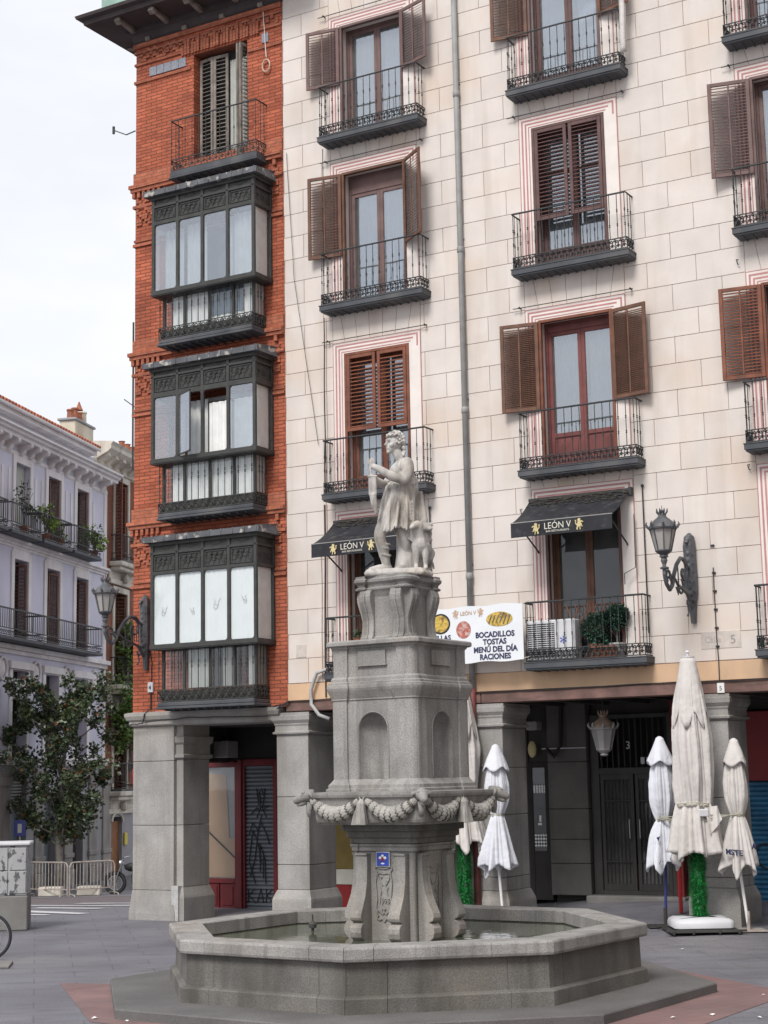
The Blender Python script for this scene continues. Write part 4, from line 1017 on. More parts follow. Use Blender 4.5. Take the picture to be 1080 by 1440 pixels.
for i in range(4):
    y = .6 + i * .9; MB().prism([(-.16, 18.2), (-.66, 18.30), (-.72, 18.33), (-.16, 18.335)], lambda a, b, d: (a, y + d, b), -.05, .05).obj('eaves_bracket', M['wood_grey'], bb)
for i in range(4): MB().cbox((.30 + i * .95, -.10, 18.0), (.42 + i * .95, -.0, 18.09), .01).obj('eaves_corbel', M['wood_grey'], bb)
mb = MB(); mb.cbox((-.5, -.6, 18.6), (BR, 2, 19.2), .05); mb.obj('parapet', mat('pale_green_zinc', (0.28, 0.42, 0.36), 0.6, 0.2, 3, 0.1), bb)
# granite lintel, corner pier and inner pier
mb = MB(); mb.sweep_plan([(0.0, 0.0), (3.42, 0.0), (3.42, .9), (0.0, .9)], [(.02, 3.70), (.05, 3.73), (.05, 3.80), (.09, 3.83), (.12, 3.90), (.12, 3.96), (.0, 3.985)]); mb.obj('lintel', M['granite'], bb)
pl = None
base = MB(); base.sweep_plan([(0.0, 0.02), (1.0, 0.02), (1.0, .8), (0, .8)], [(.05, -.3), (.05, .12), (.0, .56)]); pier = base.obj('pillar', M['granite'], bb)
for z0, z1 in ((.56, 1.79), (1.79, 3.02), (3.02, 3.70)): MB().cbox((0, .02, z0 + .004), (1.0, .8, z1 - .004), .008).obj('stone', M['granite'], pier, fix=False)
base = MB(); base.sweep_plan([(1.0, 0.10), (1.17, 0.10), (1.17, .95), (1.0, .95)], [(.07, -.3), (.07, .42), (.06, .46), (.0, .62)]); pier2 = base.obj('pillar', M['granite'], bb)
for z0, z1 in ((.62, 1.79), (1.79, 3.05)): MB().cbox((1.003, .10, z0 + .004), (1.17, .95, z1 - .004), .008).obj('stone', M['granite'], pier2, fix=False)
mb = MB(); mb.sweep_plan([(1.003, 0.10), (1.17, 0.10), (1.17, .95), (1.003, .95)], [(0, 3.05), (.05, 3.08), (.05, 3.13), (.01, 3.15), (.01, 3.33), (.05, 3.37), (.06, 3.48), (.0, 3.5), (0, 3.7)]); mb.obj('capital', M['granite'], pier2)
mb = MB(); mb.mbox(Matrix.Translation((1.05, .04, .3)), (.16, .1, .7)); mb.obj('patch_stone', mat('pale_patch', (0.42, 0.42, 0.41), .8, .15, 12, .2), bb)
# passage behind
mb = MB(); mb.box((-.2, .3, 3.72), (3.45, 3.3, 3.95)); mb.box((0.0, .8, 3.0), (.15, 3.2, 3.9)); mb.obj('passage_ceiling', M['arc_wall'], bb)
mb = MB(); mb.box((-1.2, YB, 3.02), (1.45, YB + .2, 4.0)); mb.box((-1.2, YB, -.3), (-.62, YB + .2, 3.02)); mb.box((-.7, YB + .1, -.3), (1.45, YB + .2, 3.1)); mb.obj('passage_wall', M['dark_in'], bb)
sf = MB()
for (a, b, c, d) in ((-.62, -.48, 0, 3.0), (.36, .46, 0, 3.0), (-.48, .36, 2.9, 3.02), (-.48, .36, .50, .60), (1.33, 1.43, 0, 3.05), (.55, .62, 0, 3.05), (.62, 1.33, 2.92, 3.06)): sf.cbox((a, YB - .06, c), (b, YB + .03, d), .008)
sf.cbox((.46, YB - .10, 0), (.56, YB + .0, 3.05), .008)
sf = sf.obj('shopfront', M['red_paint'], bb, fix=False)
mb = MB()
for a, b in ((-.48, -.05), (-.05, .36)):
    mb.cbox((a + .01, YB - .03, -.05), (b - .01, YB + .02, .50), .012); mb.cbox((a + .06, YB - .045, .05), (b - .06, YB - .03, .44), .01)
mb.obj('door_panel', M['red_paint'], sf, fix=False)
mb = MB(); mb.box((-.48, YB + .02, .6), (.36, YB + .03, 2.9)); mb.obj('window_backing', M['grey_panel'], sf)
mb = MB(); mb.box((-.47, YB - .0, .62), (.35, YB + .01, 1.42)); mb.add([(-.47, YB + .005, 1.42), (.18, YB + .005, 1.42), (.10, YB + .005, 2.75), (-.47, YB + .005, 2.78)], [(0, 1, 2, 3)]); mb.obj('cardboard', M['cardboard'], sf, fix=False)
mb = MB(); mb.tube([(-.45, YB - .02, 1.65), (.35, YB - .02, 1.02)], .016, 4); mb.obj('diagonal_bar', M['black'], sf)
MB().box((-.48, YB - .035, .6), (.36, YB - .03, 2.9)).obj('pane', G_CLR, sf)
rs = roller(bb, .62, 1.33, -.05, 2.92, M['shutter'], YB)
gr = MB(); gy = YB - .025
def stroke(mb, pts, r=.012): mb.tube([(a, gy, z) for a, z in pts], r, 4)
stroke(gr, [(.86, .5), (.70, .95), (.80, 1.6), (.95, 1.25), (1.0, .9)]); stroke(gr, [(.72, .65), (.85, 1.0), (.93, 1.55), (1.02, 1.9)]); stroke(gr, [(.95, 1.55), (.80, 1.75), (.70, 1.5)]); stroke(gr, [(1.0, 1.75), (1.15, 1.5), (1.22, 1.3)])
stroke(gr, [(.9, 1.85), (1.02, 2.1), (1.14, 1.85)]); stroke(gr, [(.74, 1.9), (.9, 2.05), (1.02, 1.98), (1.2, 2.1)]); stroke(gr, [(.96, 2.1), (.90, 2.45)]); stroke(gr, [(1.06, 2.1), (1.12, 2.45)]); stroke(gr, [(1.0, 2.12), (.97, 2.35), (1.03, 2.45), (1.07, 2.3)])
stroke(gr, [(.98, .75), (.98, 1.3), (1.1, 1.0), (1.12, .5)]); stroke(gr, [(1.06, .6), (1.06, 1.1)])
stroke(gr, [(.68, .12), (.68, .40)]); stroke(gr, [(.84, .40), (.69, .27), (.86, .12)]); stroke(gr, [(.9, .12), (1.0, .40), (1.06, .12)]); stroke(gr, [(.9, .2), (1.05, .24)]); stroke(gr, [(1.13, .12), (1.13, .40)]); stroke(gr, [(1.28, .40), (1.14, .27), (1.3, .12)])
gr.obj('graffiti_lines', M['black'], rs, fix=False)
MB().cbox((-.1, YB - .5, 3.1), (.5, YB - .1, 3.45), .02).obj('air_unit', M['grey_panel'], bb)
# small fixtures on the brick wall
MB().cbox((.40, -.05, 4.36), (.53, 0, 4.56), .01).obj('house_number', M['plastic_w'], bb)
text('number_mark', '4', .13, M['black'], bb, (.465, -.055, 4.41))
cable('cable', [(.47, -.03, 4.35), (.48, -.03, 4.05), (.40, -.14, 3.93), (.36, -.14, 3.75), (-.1, -.14, 3.74)], .014, 'black', bb)
cable('cable', [(.42, -.14, 3.78), (1.5, -.15, 3.83), (3.3, -.14, 3.80)], .014, 'black', bb)
cable('cable', [(.45, -.03, 5.2), (.5, -.03, 4.9), (.48, -.03, 4.56)], .010, 'black', bb)
cable('cable', [(2.9, -.14, 3.99), (3.2, -.13, 4.02), (3.4, -.1, 3.98), (3.75, -.1, 4.05), (3.5, -.11, 3.92)], .018, 'black', bb, .03)
cable('cable', [(3.25, -.03, 17.95), (3.33, -.04, 16.9)], .008, 'white', bb, .003)
mb = MB(); mb.tube([(3.33 + .09 * math.cos(t * .55), -.05, 16.72 + .13 * math.sin(t * .55)) for t in range(22)], .016, 5); mb.obj('coiled_cable', mat('pale_cable', (.55, .40, .33), .7, .1, 5, 0), bb)
mb = MB(); mb.tube([(.0, -.02, 16.1), (-.22, -.05, 16.05), (-.52, -.1, 16.2)], .014, 4); mb.tube([(-.52, -.1, 16.12), (-.52, -.1, 16.28)], .03, 5); mb.obj('bracket_arm', M['iron'], bb)
mb = MB(); mb.tube([(-.12, .1, 8.9), (-.12, .1, 12.0)], .02, 5); mb.tube([(-.35, .1, 10.4), (.0, .1, 10.15)], .012, 4); mb.obj('mast', M['iron'], bb)
# ------------------------------------------------------------------ fountain (origin on the ground at its centre; local x along the front-left face)
FR = R(-34.5)
fo = thing('stone_fountain', 'grey granite fountain with an octagonal basin, a tiered central pillar and a garlanded upper bowl', 'fountain', (FC.x, FC.y, 0), FR)
def octo(r, ph=22.5): return [(r * math.cos(R(ph + 45 * i)), r * math.sin(R(ph + 45 * i))) for i in range(8)]
mb = MB(); mb.sweep_plan(octo(3.85), [(0, -.05), (0, .10), (-.01, .112), (-.012, .115)]); mb.obj('step', M['step'], fo)
# wall panels and rim stones, split where the joints are
RW, RI, RO = 2.93, 2.62, 3.04
def ring_piece(i, t0, t1, prof, name, m, gap=.004):
    """piece of an octagonal ring: prof = closed outline of (radius-offset from apothem line, z)"""
    a0, a1 = R(22.5 + 45 * i), R(22.5 + 45 * (i + 1)); mb = MB()
    for t in (t0, t1):
        for (r, z) in prof:
            p = Vector((r * math.cos(a0), r * math.sin(a0))).lerp(Vector((r * math.cos(a1), r * math.sin(a1))), t)
            dd = Vector((math.cos(a1) - math.cos(a0), math.sin(a1) - math.sin(a0))).normalized() * (gap if t == t0 else -gap)
            mb.v.append((p.x + dd.x, p.y + dd.y, z))
    n = len(prof)
    for j in range(n): mb.f.append((j, (j + 1) % n, n + (j + 1) % n, n + j))
    mb.f.append(tuple(range(n))[::-1]); mb.f.append(tuple(range(n, 2 * n)))
    return mb.obj(name, m, fo)
wallp = [(2.90, .11), (3.035, .11), (3.035, .27), (3.02, .285), (2.965, .30), (2.955, .62), (2.955, .655), (2.90, .655)]
wallp = [(2.62, .11)] + wallp[1:-1] + [(2.62, .655)]
rimp = [(2.60, .655), (3.02, .655), (3.045, .665), (3.055, .69), (3.055, .79), (3.045, .808), (3.03, .815), (2.615, .815), (2.60, .803)]
splits = {0: (0, .52, 1), 1: (0, .5, 1), 2: (0, .45, 1), 3: (0, .5, 1), 4: (0, .5, 1), 5: (0, .18, .84, 1), 6: (0, .20, .79, 1), 7: (0, .14, 1)}
rsp = {0: (0, .4, 1), 1: (0, .5, 1), 2: (0, .35, .8, 1), 3: (0, .5, 1), 4: (0, .6, 1), 5: (0, .16, .80, 1), 6: (0, .14, .7, 1), 7: (0, .5, 1)}
for i in range(8):
    s_ = splits[i]
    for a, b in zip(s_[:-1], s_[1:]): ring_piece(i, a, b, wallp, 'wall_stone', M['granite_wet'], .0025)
    s_ = rsp[i]
    for a, b in zip(s_[:-1], s_[1:]): ring_piece(i, a, b, rimp, 'rim_stone', M['granite_f'], .003)
mb = MB(); mb.add([(p[0], p[1], .14) for p in octo(2.7)], [tuple(range(8))]); mb.obj('basin_floor', mat('basin_floor', (0.10, 0.105, 0.075), .8, .4, 2, .1), fo)
MB().box((-1.45, .9, .815), (-1.25, 1.05, .84)).obj('rim_patch', M['granite'], fo)
# central pillar; offset so that it stands at the axis
ax = .055 * math.cos(-FR); ay = .055 * math.sin(-FR)
ax, ay = .045, .03
def PB(pts): return [(x + ax, y + ay) for x, y in pts]
def tier_plan(a, c, p=.26, r=.028):
    """square with chamfered corners and a recessed field between corner pilasters"""
    P = []
    base = [(-(a - c), -a), (-(a - p), -a), (-(a - p), -a + r), (a - p, -a + r), (a - p, -a), (a - c, -a), (a - c * .55, -a + c * .2), (a - c * .2, -a + c * .55)]
    for k_ in range(4):
        cc, ss = math.cos(k_ * PI / 2), math.sin(k_ * PI / 2)
        P += [(x * cc - y * ss, x * ss + y * cc) for x, y in base]
    return PB(P)
def sq(a, c=.0):
    if c: return PB([(-(a - c), -a), (a - c, -a), (a, -(a - c)), (a, a - c), (a - c, a), (-(a - c), a), (-a, a - c), (-a, -(a - c))])
    return PB([(-a, -a), (a, -a), (a, a), (-a, a)])
mb = MB(); mb.sweep_plan(tier_plan(.455, .03, .06, .02), [(0, .15), (0, 1.66), (.0, 1.70), (.03, 1.72), (.03, 1.76), (.05, 1.78), (.05, 1.80), (.0, 1.805)]); mb.obj('lower_shaft', M['granite_f'], fo)
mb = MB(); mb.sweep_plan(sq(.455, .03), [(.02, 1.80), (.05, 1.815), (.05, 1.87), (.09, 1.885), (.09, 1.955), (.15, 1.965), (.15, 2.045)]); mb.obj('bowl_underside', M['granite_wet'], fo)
# scroll brackets: profile in (projection, z)
bp_ = [(0, 1.69), (.10, 1.69), (.105, 1.67), (.085, 1.65), (.085, 1.50), (.095, 1.34), (.13, 1.18), (.185, 1.05), (.225, .97), (.235, .92), (.22, .885), (.18, .865), (.16, .86), (.20, .845), (.235, .80), (.24, .74), (.22, .68), (.17, .64), (.13, .62), (.10, .60), (.10, .3), (0, .3)]
for k_ in range(4):
    Rk = Matrix.Rotation(k_ * PI / 2, 3, 'Z')
    for s_ in (-1, 1):
        c = s_ * .285
        def fn(a, b, d, Rk=Rk, c=c):
            v = Rk @ Vector((c + d, -.435 - a, 0)); return (v.x + ax, v.y + ay, b)
        o = MB().prism(bp_, fn, -.085, .085).obj('scroll_bracket', M['granite_f'], fo)
        bv = o.modifiers.new('bevel', 'BEVEL'); bv.width = .010; bv.segments = 2; bv.limit_method = 'ANGLE'
# carved cartouche on the two front faces
for k_ in (0, 1):
    Rk = Matrix.Rotation(k_ * PI / 2, 3, 'Z'); mb = MB()
    def P3(a, z, d=.448): v = Rk @ Vector((a, -d, 0)); return (v.x + ax, v.y + ay, z)
    for s_ in (-1, 1):
        for L_, rr in (([(0, 1.50), (.06, 1.51), (.11, 1.53), (.13, 1.50), (.10, 1.46), (.11, 1.40), (.125, 1.32), (.11, 1.22), (.105, 1.12), (.12, 1.02), (.10, .96)], .009), ([(.0, 1.44), (.05, 1.45), (.09, 1.44), (.08, 1.38), (.05, 1.33), (.02, 1.30)], .008),
                       ([(.12, .98), (.09, .94), (.11, .90), (.07, .88), (.03, .90), (.0, .86)], .009), ([(.02, .95), (.06, .98), (.10, 1.0)], .007), ([(.06, 1.28), (.04, 1.22), (.055, 1.18)], .006)):
            mb.tube([P3(s_ * a, z) for a, z in L_], rr, 4)
    for i in range(9): mb.ball(P3(random.uniform(-.08, .08), random.uniform(.88, 1.42)), random.uniform(.008, .016), 5, 4)
    cart = mb.obj('carved_cartouche', M['granite_f'], fo)
    if k_ == 0:
        text('carved_year', '1998', .085, M['granite'], cart, (ax, ay - .445, 1.085), ext=.006)
mb = MB(); mb.cbox((ax - .085, ay - .475, 1.535), (ax + .095, ay - .463, 1.70), .003); pl = mb.obj('blue_plate', M['blue'], fo)
mb = MB(); mb.box((ax - .092, ay - .466, 1.528), (ax + .102, ay - .461, 1.707)); mb.obj('plate_edge', M['white'], pl)
mb = MB()
for s_ in (-1, 1): mb.ball((ax + .005 + s_ * .035, ay - .476, 1.635), (.024, .004, .018), 8, 5)
mb.ball((ax + .005, ay - .476, 1.66), (.02, .004, .016), 8, 5); mb.ball((ax + .005, ay - .476, 1.565), (.028, .004, .010), 8, 5); mb.obj('emblem', M['white'], pl)
mb = MB(); mb.ball((ax + .005, ay - .479, 1.625), (.018, .004, .02), 8, 5); mb.tube([(ax - .05, ay - .479, 1.60), (ax + .06, ay - .479, 1.60)], .004, 4); mb.obj('emblem_centre', M['red_bright'], pl)
# bowl
BA = .86
mb = MB(); mb.sweep_plan(sq(BA, .10), [(-.10, 2.045), (-.09, 2.06), (-.06, 2.075), (-.045, 2.11), (-.03, 2.24), (.0, 2.36), (.035, 2.38), (.045, 2.41), (.045, 2.44), (-.25, 2.455)]); mb.obj('bowl', M['granite_f'], fo)
for k_ in range(4):
    Rk = Matrix.Rotation(k_ * PI / 2, 3, 'Z')
    def Q(a, out, z, Rk=Rk): v = Rk @ Vector((a, -BA - out, 0)); return Vector((v.x + ax, v.y + ay, z))
    for s_ in (-1, 1):
        # garland: thick festoon from the middle ring to the corner head, with overlapping leaves
        def G(t): 
            a = s_ * (.04 + .76 * t); z = 2.37 - .20 * math.sin(PI * min(1, t * 1.02)) ** .85 + .0 * t
            return a, .0, z
        n = 14; pts = [Q(*G(i / n)) for i in range(n + 1)]; rad = [.016 + .078 * math.sin(PI * (i / n)) ** .75 for i in range(n + 1)]
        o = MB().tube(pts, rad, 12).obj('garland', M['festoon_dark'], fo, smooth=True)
        lf = MB()
        NL = 9
        for i in range(NL):
            t = (i + .5) / NL; p = Q(*G(t)); p2 = Q(*G(t + .01)); d = (p2 - p).normalized(); r_ = .016 + .078 * math.sin(PI * t) ** .75
            outv = (Rk @ Vector((0, -1, 0))).normalized(); side = d.cross(outv).normalized()
            if t > .5: d = -d
            for j in range(-3, 4):
                an = j * .50 + (.25 if i % 2 else 0)
                nrm = (outv * math.cos(an) + side * math.sin(an)); tan = d.cross(nrm).normalized()
                c = p + nrm * (r_ + .001); l, w_ = .048, .0205 * (r_ / .08 + .12)
                q_ = [c - d * l + nrm * .0, c - d * l * .45 + tan * w_ + nrm * .001, c + d * l * .5 + tan * w_ + nrm * .006, c + d * l + nrm * .012, c + d * l * .5 - tan * w_ + nrm * .006, c - d * l * .45 - tan * w_ + nrm * .001, c + nrm * .011]
                lf.add(q_, [(0, 1, 6), (1, 2, 6), (2, 3, 6), (3, 4, 6), (4, 5, 6), (5, 0, 6)])
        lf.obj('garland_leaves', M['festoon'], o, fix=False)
    # ring and tassel in the middle of the side
    mb = MB(); c = Q(0, .03, 2.385); u_ = (Rk @ Vector((1, 0, 0)))
    mb.tube([c + u_ * .035 * math.cos(t * PI / 5) + Vector((0, 0, .035 * math.sin(t * PI / 5))) for t in range(11)], .011, 5)
    mb.tube([Q(0, .03, 2.35), Q(0, .05, 2.30), Q(0, .05, 2.2), Q(0, .045, 2.06)], [.03, .055, .065, .085], 8)
    for j in range(9): a = -.075 + j * .019; mb.tube([Q(a * .5, .08, 2.26), Q(a, .10, 2.16), Q(a * 1.25, .115, 2.05)], .012, 4)
    mb.obj('tassel', M['festoon'], fo)
    # animal head on the corner
    hd = MB(); cdir = (Rk @ Vector((1, -1, 0))).normalized(); cc = Vector((BA * 0, 0, 0)) + Rk @ Vector((BA - .04, -(BA - .04), 0)); cc = Vector((cc.x + ax, cc.y + ay, 2.385)); sd_ = Vector((-cdir.y, cdir.x, 0))
    hs_ = .80
    def H(f, s2, z): return cc + cdir * (f * hs_ + .02) + sd_ * s2 * hs_ + Vector((0, 0, z * hs_))
    hd.tube([H(-.06, 0, .04), H(.04, 0, .03), H(.10, 0, .015), H(.17, 0, -.02), H(.235, 0, -.055), H(.26, 0, -.07)], [.07, .078, .074, .056, .042, .022], 10)
    hd.tube([H(.06, 0, -.06), H(.15, 0, -.10), H(.21, 0, -.12)], [.038, .032, .014], 8)
    for s2 in (-1, 1):
        hd.ball(H(.13, s2 * .062, .035), .02, 6, 5); hd.tube([H(.02, s2 * .07, .06), H(.0, s2 * .13, .04), H(-.02, s2 * .14, -.03)], [.03, .03, .008], 6)
        hd.tube([H(.09, s2 * .05, .065), H(.14, s2 * .075, .07)], [.018, .012], 5); hd.ball(H(.25, s2 * .022, -.055), .012, 5, 4)
    hd.tube([H(.0, 0, -.08), H(.02, 0, -.2), H(.0, 0, -.3)], [.05, .04, .03], 7)
    hd.obj('animal_head', M['granite_f'], fo, smooth=True)
# niche tier
A1, C1 = .645, .075
Z0n, Z1n = 2.56, 3.58
mb = MB(); mb.sweep_plan(tier_plan(A1, C1), [(.10, 2.45), (.10, 2.48), (.07, 2.49), (.07, 2.53), (.05, 2.545), (.02, 2.575), (.0, 2.60)], cap=True); mb.obj('tier_base', M['granite_f'], fo)
NW, NZ0, NZS = .215, 2.60, 3.20
body = MB()
plan = tier_plan(A1, C1)
n = len(plan)
for i in range(n):
    if i % 8 in (2,): continue                             # recessed field holds the niche: built below
    p, q = plan[i], plan[(i + 1) % n]; body.add([(p[0], p[1], 2.60), (q[0], q[1], 2.60), (q[0], q[1], Z1n), (p[0], p[1], Z1n)], [(0, 1, 2, 3)])
xf = A1 - .26
for k_ in range(4):
    Rk = Matrix.Rotation(k_ * PI / 2, 3, 'Z')
    def Fq(x, z, d=0.0, Rk=Rk): v = Rk @ Vector((x, -A1 + .028 + d, 0)); return (v.x + ax, v.y + ay, z)
    body.add([Fq(-xf, 2.6), Fq(-NW, 2.6), Fq(-NW, NZS), Fq(-xf, NZS)], [(0, 1, 2, 3)]); body.add([Fq(NW, 2.6), Fq(xf, 2.6), Fq(xf, NZS), Fq(NW, NZS)], [(0, 1, 2, 3)])
    N_ = 12; arc = [(NW * math.cos(PI - PI * j / N_), NZS + NW * math.sin(PI - PI * j / N_)) for j in range(N_ + 1)]
    for j in range(N_):
        (xa, za), (xb, zb) = arc[j], arc[j + 1]
        ta = -xf + 2 * xf * j / N_; tb = -xf + 2 * xf * (j + 1) / N_
        body.add([Fq(xa, za), Fq(xb, zb), Fq(tb, Z1n), Fq(ta, Z1n)], [(0, 1, 2, 3)])
    body.add([Fq(-xf, NZS), Fq(-NW, NZS), Fq(-xf, Z1n)], [(0, 1, 2)]); body.add([Fq(xf, NZS), Fq(xf, Z1n), Fq(NW, NZS)], [(0, 1, 2)])
    ni = MB(); ND = .19
    ni.grid(lambda u, v: Fq(-NW * math.cos(PI * u), NZ0 + (NZS - NZ0) * v, ND * math.sin(PI * u)), 14, 2)
    ni.grid(lambda u, v: Fq(-NW * math.cos(PI * u) * math.cos(PI / 2 * v), NZS + NW * math.sin(PI / 2 * v), ND * math.sin(PI * u) * math.cos(PI / 2 * v) + .0), 14, 7)
    ni.add([Fq(-NW * math.cos(PI * j / 10), NZ0 + .002, ND * math.sin(PI * j / 10)) for j in range(11)], [tuple(range(11))])
    ni.obj('niche', M['granite_f'], fo, smooth=True, fix=False)
    # thin raised moulding round the arch
    ni = MB(); ni.tube([Fq(-NW - .012, 2.61, -.004)] + [Fq((NW + .012) * math.cos(PI - PI * j / 14), NZS + (NW + .012) * math.sin(PI * j / 14), -.004) for j in range(15)] + [Fq(NW + .012, 2.61, -.004)], .009, 5); ni.obj('arch_moulding', M['granite_f'], fo)
body.obj('niche_tier', M['granite_f'], fo, fix=False)
mb = MB(); mb.sweep_plan(tier_plan(A1, C1), [(0, 3.575), (.015, 3.585), (.015, 3.60), (.03, 3.63), (.065, 3.70), (.075, 3.73), (.075, 3.765), (.055, 3.775), (.055, 3.80), (.02, 3.815), (.02, 3.85), (.0, 3.875)]); mb.obj('cornice', M['granite_f'], fo)
mb = MB(); mb.sweep_plan(tier_plan(A1 - .01, C1), [(0, 3.87), (.0, 4.22), (.02, 4.235), (.03, 4.25), (.03, 4.262)]); ub = mb.obj('upper_block', M['granite_f'], fo)
mb = MB(); mb.sweep_plan(sq(A1 + .05, C1), [(0, 4.262), (.012, 4.27), (.012, 4.31), (.0, 4.325), (-.05, 4.335)]); mb.obj('slab', M['granite_f'], fo)
for k_ in range(4):
    Rk = Matrix.Rotation(k_ * PI / 2, 3, 'Z')
    def Fp(x, z, d, Rk=Rk): v = Rk @ Vector((x, -A1 + .038 - d, 0)); return (v.x + ax, v.y + ay, z)
    mb = MB(); mb.prism([(-.21, 4.01), (.21, 4.01), (.21, 4.19), (-.21, 4.19)], lambda a, b, d: Fp(a, b, d), 0, .024); mb.prism([(-.225, 4.0), (.225, 4.0), (.225, 4.012), (-.225, 4.012)], lambda a, b, d: Fp(a, b, d), 0, .036); mb.obj('raised_panel', M['granite_f'], fo)
# top pedestal with S-curved corner scrolls
A3 = .40
mb = MB(); mb.sweep_plan(tier_plan(A3 - .05, .06, .12, .03), [(.03, 4.33), (.03, 4.38), (.0, 4.40), (.0, 4.90), (.03, 4.96), (.05, 4.99)]); mb.obj('pedestal_core', M['granite_f'], fo)
pr = [(0.0, 4.34), (.07, 4.34), (.075, 4.37), (.05, 4.42), (.035, 4.52), (.035, 4.60), (.055, 4.68), (.085, 4.76), (.11, 4.84), (.115, 4.90), (.10, 4.95), (.085, 4.985), (0, 4.985)]
for k_ in range(4):
    Rk = Matrix.Rotation(k_ * PI / 2, 3, 'Z')
    for s_ in (-1, 1):
        def fn(a, b, d, Rk=Rk, s_=s_): v = Rk @ Vector((s_ * .235 + d, -(A3 - .08) - a, 0)); return (v.x + ax, v.y + ay, b)
        o = MB().prism(pr, fn, -.085, .085).obj('scroll', M['granite_f'], fo); bv = o.modifiers.new('bevel', 'BEVEL'); bv.width = .012; bv.segments = 2; bv.limit_method = 'ANGLE'
        MB().prism([(a + .012, z) for a, z in pr[2:-2]] + [(a - .02, z) for a, z in reversed(pr[2:-2])], fn, -.012, .012).obj('scroll_rib', M['granite_f'], o)
mb = MB(); mb.sweep_plan(tier_plan(A3 - .01, .05, .13, .045), [(-.02, 4.985), (.03, 4.99), (.035, 5.01), (.0, 5.03), (.01, 5.06), (.045, 5.09), (.05, 5.12), (.03, 5.14), (.03, 5.165), (-.02, 5.17)]); mb.obj('pedestal_cap', M['granite_f'], fo)
# water jets in the basin
for (wx, wy) in ((-1.04, 22.04), (2.27, 23.2), (-.2, 23.1)):
    d = Vector((wx - FC.x, wy - FC.y)); lx, ly = d.x * math.cos(-FR) - d.y * math.sin(-FR), d.x * math.sin(-FR) + d.y * math.cos(-FR)
    mb = MB(); mb.lathe([(.018, .2), (.018, .68), (.05, .69), (.055, .74), (.03, .76), (.012, .78), (.010, .86)], 10, (lx, ly, 0)); mb.obj('water_jet', M['iron_green'], fo)
# water
wmt = bpy.data.materials.new('water'); wmt.use_nodes = True; b_ = wmt.node_tree.nodes['Principled BSDF']; b_.inputs['Base Color'].default_value = (.10, .108, .075, 1); b_.inputs['Roughness'].default_value = .06; b_.inputs['Specular IOR Level'].default_value = .6
n_ = wmt.node_tree.nodes.new('ShaderNodeTexNoise'); n_.inputs['Scale'].default_value = 6; bpn = wmt.node_tree.nodes.new('ShaderNodeBump'); bpn.inputs['Strength'].default_value = .12; bpn.inputs['Distance'].default_value = .03
ge = wmt.node_tree.nodes.new('ShaderNodeNewGeometry'); wmt.node_tree.links.new(ge.outputs['Position'], n_.inputs['Vector']); wmt.node_tree.links.new(n_.outputs['Fac'], bpn.inputs['Height']); wmt.node_tree.links.new(bpn.outputs[0], b_.inputs['Normal'])
wv = [(FC.x + 2.63 * math.cos(R(22.5 + 45 * i) + FR), FC.y + 2.63 * math.sin(R(22.5 + 45 * i) + FR), .64) for i in range(8)]
mb = MB().add(wv, [tuple(range(8))]); struct(mb.obj('basin_water', wmt))

# ------------------------------------------------------------------ statue (local x to the picture's right, y away, z up; origin on the pedestal cap)
stt = thing('statue', 'pale stone statue of a robed youth with a hound, on top of the fountain', 'statue', (.165, 21.05, 5.17), 0)
stt.scale = (1.07, 1.07, 1.07)
def sculpt(name, mb, parent, vox=.012, sm=3, m='marble', disp=0.0):
    o = mb.obj(name, M[m], None, fix=True)
    r = o.modifiers.new('r', 'REMESH'); r.mode = 'VOXEL'; r.voxel_size = vox; r.use_smooth_shade = True
    s_ = o.modifiers.new('s', 'SMOOTH'); s_.iterations = sm; s_.factor = .5
    bpy.context.view_layer.update()
    me = bpy.data.meshes.new_from_object(o.evaluated_get(bpy.context.evaluated_depsgraph_get()))
    old = o.data; bpy.data.objects.remove(o)
    me.name = name; me.polygons.foreach_set('use_smooth', [True] * len(me.polygons)); return link(name, me, parent)
def limb(mb, pts, rs, n=12):
    rs = [r * 1.10 if r > .03 else r for r in rs]
    """smooth tapered limb through joints"""
    P = [Vector(p) for p in pts]; out, rr = [], []
    for i in range(len(P) - 1):
        p0 = P[max(0, i - 1)]; p1 = P[i]; p2 = P[i + 1]; p3 = P[min(len(P) - 1, i + 2)]
        for k_ in range(5):
            t = k_ / 5; q = .5 * ((2 * p1) + (-p0 + p2) * t + (2 * p0 - 5 * p1 + 4 * p2 - p3) * t * t + (-p0 + 3 * p1 - 3 * p2 + p3) * t ** 3)
            out.append(q); rr.append(rs[i] * (1 - t) + rs[i + 1] * t)
    out.append(P[-1]); rr.append(rs[-1]); mb.tube(out, rr, n); mb.ball(P[0], rs[0], 10, 8); mb.ball(P[-1], rs[-1], 10, 8)
mb = MB(); mb.sweep_plan([(-.40, -.24), (.30, -.30), (.42, -.05), (.36, .26), (-.2, .30), (-.38, .1)], [(0, -.005), (.01, .03), (-.02, .075), (-.05, .09)])
sculpt('statue_base', mb, stt, .014, 2)
ZB = .085
mb = MB()
# torso: hips, waist, ribcage, shoulders
for (c, r) in (((.055, 0, .98), (.150, .135, .13)), ((.06, 0, 1.10), (.125, .115, .12)), ((.075, -.01, 1.24), (.145, .13, .14)), ((.085, -.01, 1.34), (.135, .15, .10)), ((.02, -.02, 1.30), (.10, .12, .10))): mb.ball(c, r, 16, 12)
limb(mb, [(.09, -.0, 1.38), (.06, -.01, 1.46), (.02, -.02, 1.54)], [.075, .06, .06])
